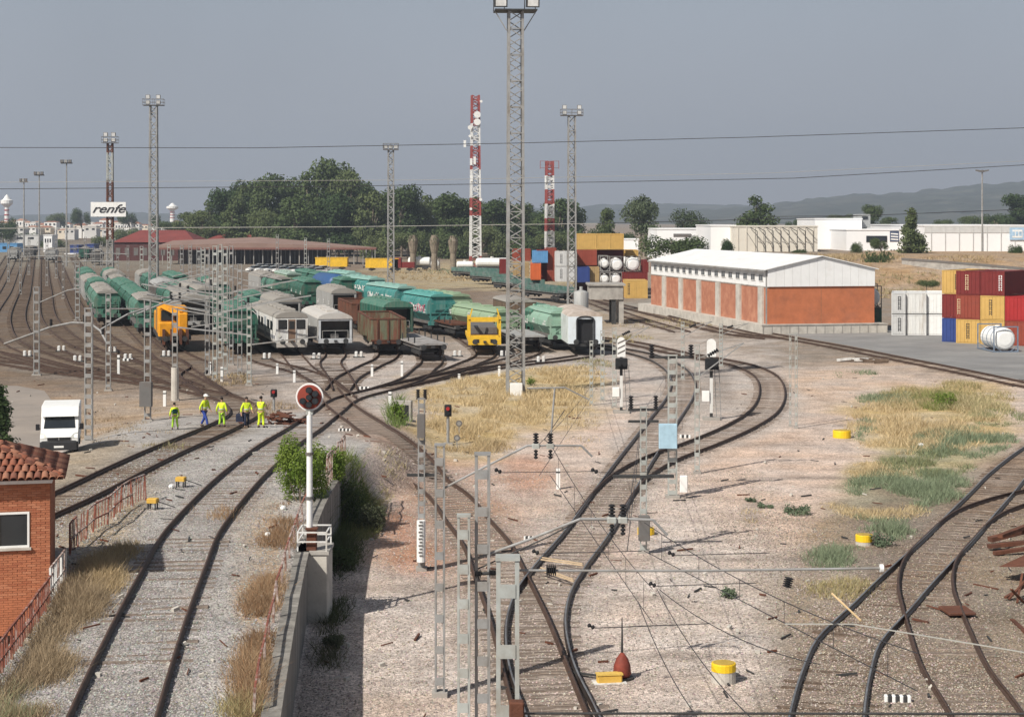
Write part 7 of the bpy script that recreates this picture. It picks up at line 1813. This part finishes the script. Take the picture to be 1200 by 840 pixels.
# ------------------------------------------------------------------ grass, weeds, shrubs
def tuftmat(name):
    m = bpy.data.materials.new(name); m.use_nodes = True; t = m.node_tree; b = t.nodes['Principled BSDF']; b.inputs['Roughness'].default_value = .8; b.inputs['Specular IOR Level'].default_value = .1
    a = t.nodes.new('ShaderNodeAttribute'); a.attribute_name = 'tint'; t.links.new(a.outputs['Color'], b.inputs['Base Color'])
    tr = t.nodes.new('ShaderNodeBsdfTranslucent'); t.links.new(a.outputs['Color'], tr.inputs['Color']); mx = t.nodes.new('ShaderNodeMixShader'); mx.inputs[0].default_value = .3
    t.links.new(b.outputs[0], mx.inputs[1]); t.links.new(tr.outputs[0], mx.inputs[2]); t.links.new(mx.outputs[0], t.nodes['Material Output'].inputs['Surface']); return m
TUFT = tuftmat('dry_blades')
def blades(name, regs, seed, clump=5):
    """regs: (cx, cy, rx, ry, n, height, colour, colour2) in photo pixels on the ground"""
    r = np.random.RandomState(seed); VV, TT = [], []
    for cx, cy, rx, ry, n, h, c1, c2 in regs:
        m = max(1, n//clump); a = r.rand(m)*6.283; q = r.rand(m)**.55
        # clumpy: keep centres where noise is high
        px = cx+np.cos(a)*q*rx; py = cy+np.sin(a)*q*ry
        Y = F*CH/(py-HZ)
        for _ in range(25): hh = ghz((px-600)*Y/F, Y); Y = .6*Y+.4*F*(CH-hh)/(py-HZ)
        X = (px-600)*Y/F; kn = vnoise(X*.8+3, Y*.45+seed); keep = kn > (.40 if h < .58 else .28); X, Y, q, kn = X[keep], Y[keep], q[keep], kn[keep]; m = len(X)
        X = np.repeat(X, clump)+r.normal(0,.16,m*clump); Y = np.repeat(Y, clump)+r.normal(0,.16,m*clump); hs = np.repeat(h*(.45+.8*kn)*(1.1-.45*q), clump)*(.5+.8*r.rand(m*clump)); Z = ghz(X, Y)-.03
        k = m*clump; wd = np.maximum(.010, .45*Y/F)*(.7+.6*r.rand(k)); az = r.rand(k)*6.283; ln = r.normal(0,.60,(k,2))*hs[:,None]
        bx, by = np.cos(az)*wd, np.sin(az)*wd
        V = np.stack([np.stack([X-bx,Y-by,Z],1), np.stack([X+bx,Y+by,Z],1), np.stack([X+ln[:,0],Y+ln[:,1],Z+hs],1)],1)
        f = r.rand(k,1)*.7 + np.repeat(r.rand(m),clump)[:,None]*.3; cc = (np.array(c1)*(1-f)+np.array(c2)*f)*(.75+.5*r.rand(k,1)); VV.append(V.reshape(-1,3)); TT.append(np.repeat(cc,3,0))
    V = np.concatenate(VV); T = np.concatenate(TT); return tag(from_np(name, V, np.arange(len(V)).reshape(-1,3), TUFT, None, T), kind='stuff')
ST, ST2, BR, BR2, RB, GG, G2, OL = (.50,.385,.21), (.66,.54,.34), (.30,.23,.15), (.44,.34,.22), (.34,.19,.10), (.185,.235,.14), (.29,.335,.22), (.33,.32,.16)
blades('dry_grass', [(590,470,102,30,15000,.55,ST,ST2),(545,505,58,24,6000,.55,ST,ST2),(660,440,52,10,4000,.45,ST,ST2),(560,525,40,8,1500,.4,ST,BR2),(1080,500,88,34,14000,.55,ST,ST2),(1110,468,78,20,7000,.55,ST,OL),(1140,480,45,14,3500,.6,ST2,OL),
   (1030,552,42,10,2200,.3,ST,ST2),(1035,600,52,10,2200,.3,ST,ST2),(985,690,38,14,1500,.3,ST,OL),(880,605,14,8,300,.25,ST,ST2),(985,590,20,8,500,.25,ST,ST2),(700,425,30,8,900,.3,ST,GG),(560,322,120,9,3500,.7,ST,BR2),(660,340,40,6,900,.6,ST,OL),(1010,322,50,8,2500,.8,ST,BR2),(1130,330,60,10,2500,.8,ST,BR2),(1060,338,40,8,1200,.8,BR2,OL),(950,312,50,5,1200,.9,ST,BR2),(680,500,20,30,500,.3,ST,ST2),(735,398,30,5,500,.5,ST,OL),(790,380,70,6,800,.4,BR2,OL)], 1)
blades('scrub_grass', [(1065,572,72,22,9000,.42,GG,G2),(1120,520,52,20,6000,.45,GG,G2),(1040,597,45,16,4500,.40,GG,G2),(1085,545,55,16,5000,.4,GG,OL),(1040,468,36,9,2500,.4,GG,G2),(1100,470,28,12,2500,.6,(.20,.25,.05),OL),(1015,505,14,14,900,.35,GG,G2),
   (1165,515,25,14,1800,.45,GG,G2),(1040,625,28,10,1400,.4,GG,G2),(985,655,38,16,2600,.35,GG,G2),(1170,490,35,10,1400,.4,GG,OL),(1005,440,26,5,600,.4,GG,G2),(540,318,40,5,500,.6,GG,G2)], 2)
blades('dry_weeds', [(20,818,42,36,4420,0.46,BR,BR2),(58,765,30,38,4420,0.46,BR,BR2),(92,715,28,36,4760,0.50,BR,BR2),(118,675,26,26,3740,0.43,BR2,ST),(140,640,20,20,2040,0.37,BR,ST),(165,610,14,16,1190,0.31,BR,BR2),(15,830,26,26,1530,0.43,OL,G2),
   (298,800,22,46,4420,0.37,RB,BR2),(302,735,15,42,4080,0.37,RB,BR),(312,685,16,36,3400,0.37,RB,BR2),(326,645,20,22,2210,0.37,RB,BR),(282,840,20,22,1530,0.37,OL,ST),(335,610,16,20,1190,0.31,RB,BR),(222,606,8,9,260,.4,RB,BR2),(262,606,10,10,260,.35,RB,BR2),
   (318,480,30,8,700,.4,BR,BR2),(270,445,30,8,700,.4,BR,ST),(150,500,70,24,1500,.25,BR,BR2),(205,520,40,10,500,.3,BR,OL)], 3)
blades('green_weeds', [(408,592,20,34,2600,.9,(.10,.14,.04),(.19,.22,.06)),(425,612,18,22,2210,0.50,OL,(.20,.22,.07)),(392,640,14,24,900,.6,(.07,.10,.04),(.13,.15,.06)),(465,485,10,18,900,.9,(.11,.17,.05),(.2,.25,.08)),(398,560,14,20,800,.7,(.12,.17,.04),(.2,.24,.07)),(440,588,16,22,1190,0.37,OL,ST),(447,545,30,20,500,.35,BR2,OL),(390,700,16,36,1600,.45,(.06,.08,.035),(.12,.13,.06)),(384,770,14,40,1000,.4,(.07,.08,.04),(.14,.13,.07)),(400,650,22,24,1500,.6,(.06,.08,.035),(.13,.14,.06))], 4)  # dark-tinted tufts at the wall foot are added to deepen its shade
SAGE = leafmat('sage_leaf', (.11,.155,.095), (.17,.21,.13), .8, .25)
def shrub(label, px, py, wpx, hpx, m, seed, n=900, size=.05, name='shrub', stems=True, leafdroop=0, group=None, z=None):
    p = P(px, py); s = p.y/F; W, H = wpx*s, hpx*s; r = np.random.RandomState(seed); t = thing(name, label, 'shrub', tuple(p), 0, group); blobs = []
    for k in range(10):
        a = r.rand()*6.283; q = .42*r.rand()**.5; zz = .18+.62*r.rand()*(1-.7*q); sz = .16+.12*r.rand(); blobs.append((math.cos(a)*q*W, math.sin(a)*q*W*.8, zz*H, sz*W, sz*W, sz*H*1.2))
    V, Fc = leaf_cloud(r, blobs, n, size, .45); from_np('foliage', V, Fc, m, t); b = MB()
    for bl in blobs[:7]: b.cyl((bl[0]*.2,bl[1]*.2,-.05), bl[:3], .025, .012, 5)
    b.build('stem', BARK, t); return t
shrub('grey green shrub alone in the gravel left of the dry patch', 935, 602, 36, 16, SAGE, 1, 800)
shrub('tiny grey green shrub in the front gravel above the yellow topped drum', 854, 700, 24, 15, SAGE, 2, 500)
shrub('small grey shrub on the dirt right of the centre mast', 897, 595, 18, 7, SAGE, 3, 300)
shrub('smallest grey shrub on the dirt near the cabinet mast', 880, 588, 12, 6, SAGE, 4, 200)
shrub('round grey green shrub at the bottom of the scrub patch beside the pale drum base', 1034, 640, 30, 18, SAGE, 5, 700)
shrub('yellow green bush standing up in the dry grass at right', 1108, 478, 30, 22, LEAFS['bright'], 6, 700, .07)
shrub('green bush at the foot of the tall lattice tower', 622, 452, 12, 14, LEAFS['bright'], 7, 300, .06)
shrub('bright feathery green bush growing behind the round signal post', 352, 588, 60, 92, LEAFS['bright'], 8, 9000, .05, name='green_bush')
shrub('smaller bright green bush right of the round signal post by the wall end', 388, 575, 34, 50, LEAFS['bright'], 9, 3500, .05, name='green_bush')
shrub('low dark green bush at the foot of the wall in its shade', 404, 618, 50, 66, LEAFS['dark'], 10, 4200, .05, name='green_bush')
shrub('straw green weed bush on the slope right of the wall', 432, 622, 40, 44, LEAFS['olive'], 11, 2600, .045)
shrub('tall slender green bush beside the dark culvert', 466, 496, 18, 36, LEAFS['bright'], 12, 700, .07)
shrub('brown dry weed clump in the wall shade near the bottom', 392, 760, 30, 20, LEAFS['olive'], 14, 900, .04)
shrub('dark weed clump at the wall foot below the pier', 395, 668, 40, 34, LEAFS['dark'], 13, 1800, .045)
# ballast stones
def stones(name, n, seed, box, col, smin=.018, smax=.048, cond=None):
    r = np.random.RandomState(seed); y = box[2]+(box[3]-box[2])*r.rand(n)**1.4; half = 1.08*600*y/F
    x = np.maximum(box[0], -half) + (np.minimum(box[1], half)-np.maximum(box[0], -half))*r.rand(n)
    k = cond(x, y) if cond else np.ones(n, bool); x, y = x[k], y[k]; n = len(x); z = ghz(x, y)
    s = (smin+(smax-smin)*r.rand(n)**2); O = np.array([(1,0,0),(-1,0,0),(0,1,0),(0,-1,0),(0,0,.8),(0,0,-.6)], float); a = r.rand(n)*6.283
    D = O[None]*(.7+.6*r.rand(n,6,1)); V = np.empty((n,6,3)); V[:,:,0] = (D[:,:,0]*np.cos(a)[:,None]-D[:,:,1]*np.sin(a)[:,None]); V[:,:,1] = (D[:,:,0]*np.sin(a)[:,None]+D[:,:,1]*np.cos(a)[:,None]); V[:,:,2] = D[:,:,2]
    V = V*s[:,None,None]+np.stack([x,y,z+s*.25],1)[:,None]; fi = np.array([(0,2,4),(2,1,4),(1,3,4),(3,0,4)]); Fc = (fi[None]+np.arange(n)[:,None,None]*6).reshape(-1,3)
    c = np.array(col)[None]*(.5+.9*r.rand(n,1)**1.4)*(1+.10*r.normal(size=(n,3))*.6); return tag(from_np(name, V.reshape(-1,3), Fc, STONE, None, np.repeat(np.clip(c,.02,.60),6,0)), kind='stuff')
STONE = bpy.data.materials.new('stone'); STONE.use_nodes = True; _b = STONE.node_tree.nodes['Principled BSDF']; _b.inputs['Roughness'].default_value = .9; _b.inputs['Specular IOR Level'].default_value = .15
_a = STONE.node_tree.nodes.new('ShaderNodeAttribute'); _a.attribute_name = 'tint'; STONE.node_tree.links.new(_a.outputs['Color'], _b.inputs['Base Color'])
stones('bank_ballast', 60000, 1, (-16,-2,33,78), (.345,.33,.31), smax=.038, cond=lambda x, y: (x < wallx(y)) & (ghz(x,y) > .6))
stones('centre_ballast', 60000, 2, (-8,12,36,82), (.43,.365,.315), smax=.04, cond=lambda x, y: x > wallx(y)+.4)
stones('right_ballast', 40000, 3, (8,30,36,70), (.30,.25,.205), smax=.04)

# litter between the tracks: short rods, plates, clips and clods
for nm, m_, n_ in (('rusty_litter', RUST, 170), ('dark_litter', STEELD, 150), ('pale_litter', CONCP, 130)):
    b = MB(); r_ = random.Random(n_)
    while n_:
        y = 37 + 95*r_.random()**1.5; x = r_.uniform(-.30, .30)*y
        if x < wallx(y)+.8 and y < 74 and x > wallx(y)-.5: continue
        z = float(ghz(x, y)); a = r_.uniform(0, 3.14); L = r_.uniform(.04, .30 if m_ is not CONCP else .10); k = r_.uniform(.02, .06)
        b.bar((x-math.cos(a)*L, y-math.sin(a)*L, z+.03), (x+math.cos(a)*L, y+math.sin(a)*L, z+r_.uniform(.02,.09)), k*2 if m_ is CONCP else k); n_ -= 1
    tag(b.build(nm, m_), kind='stuff')
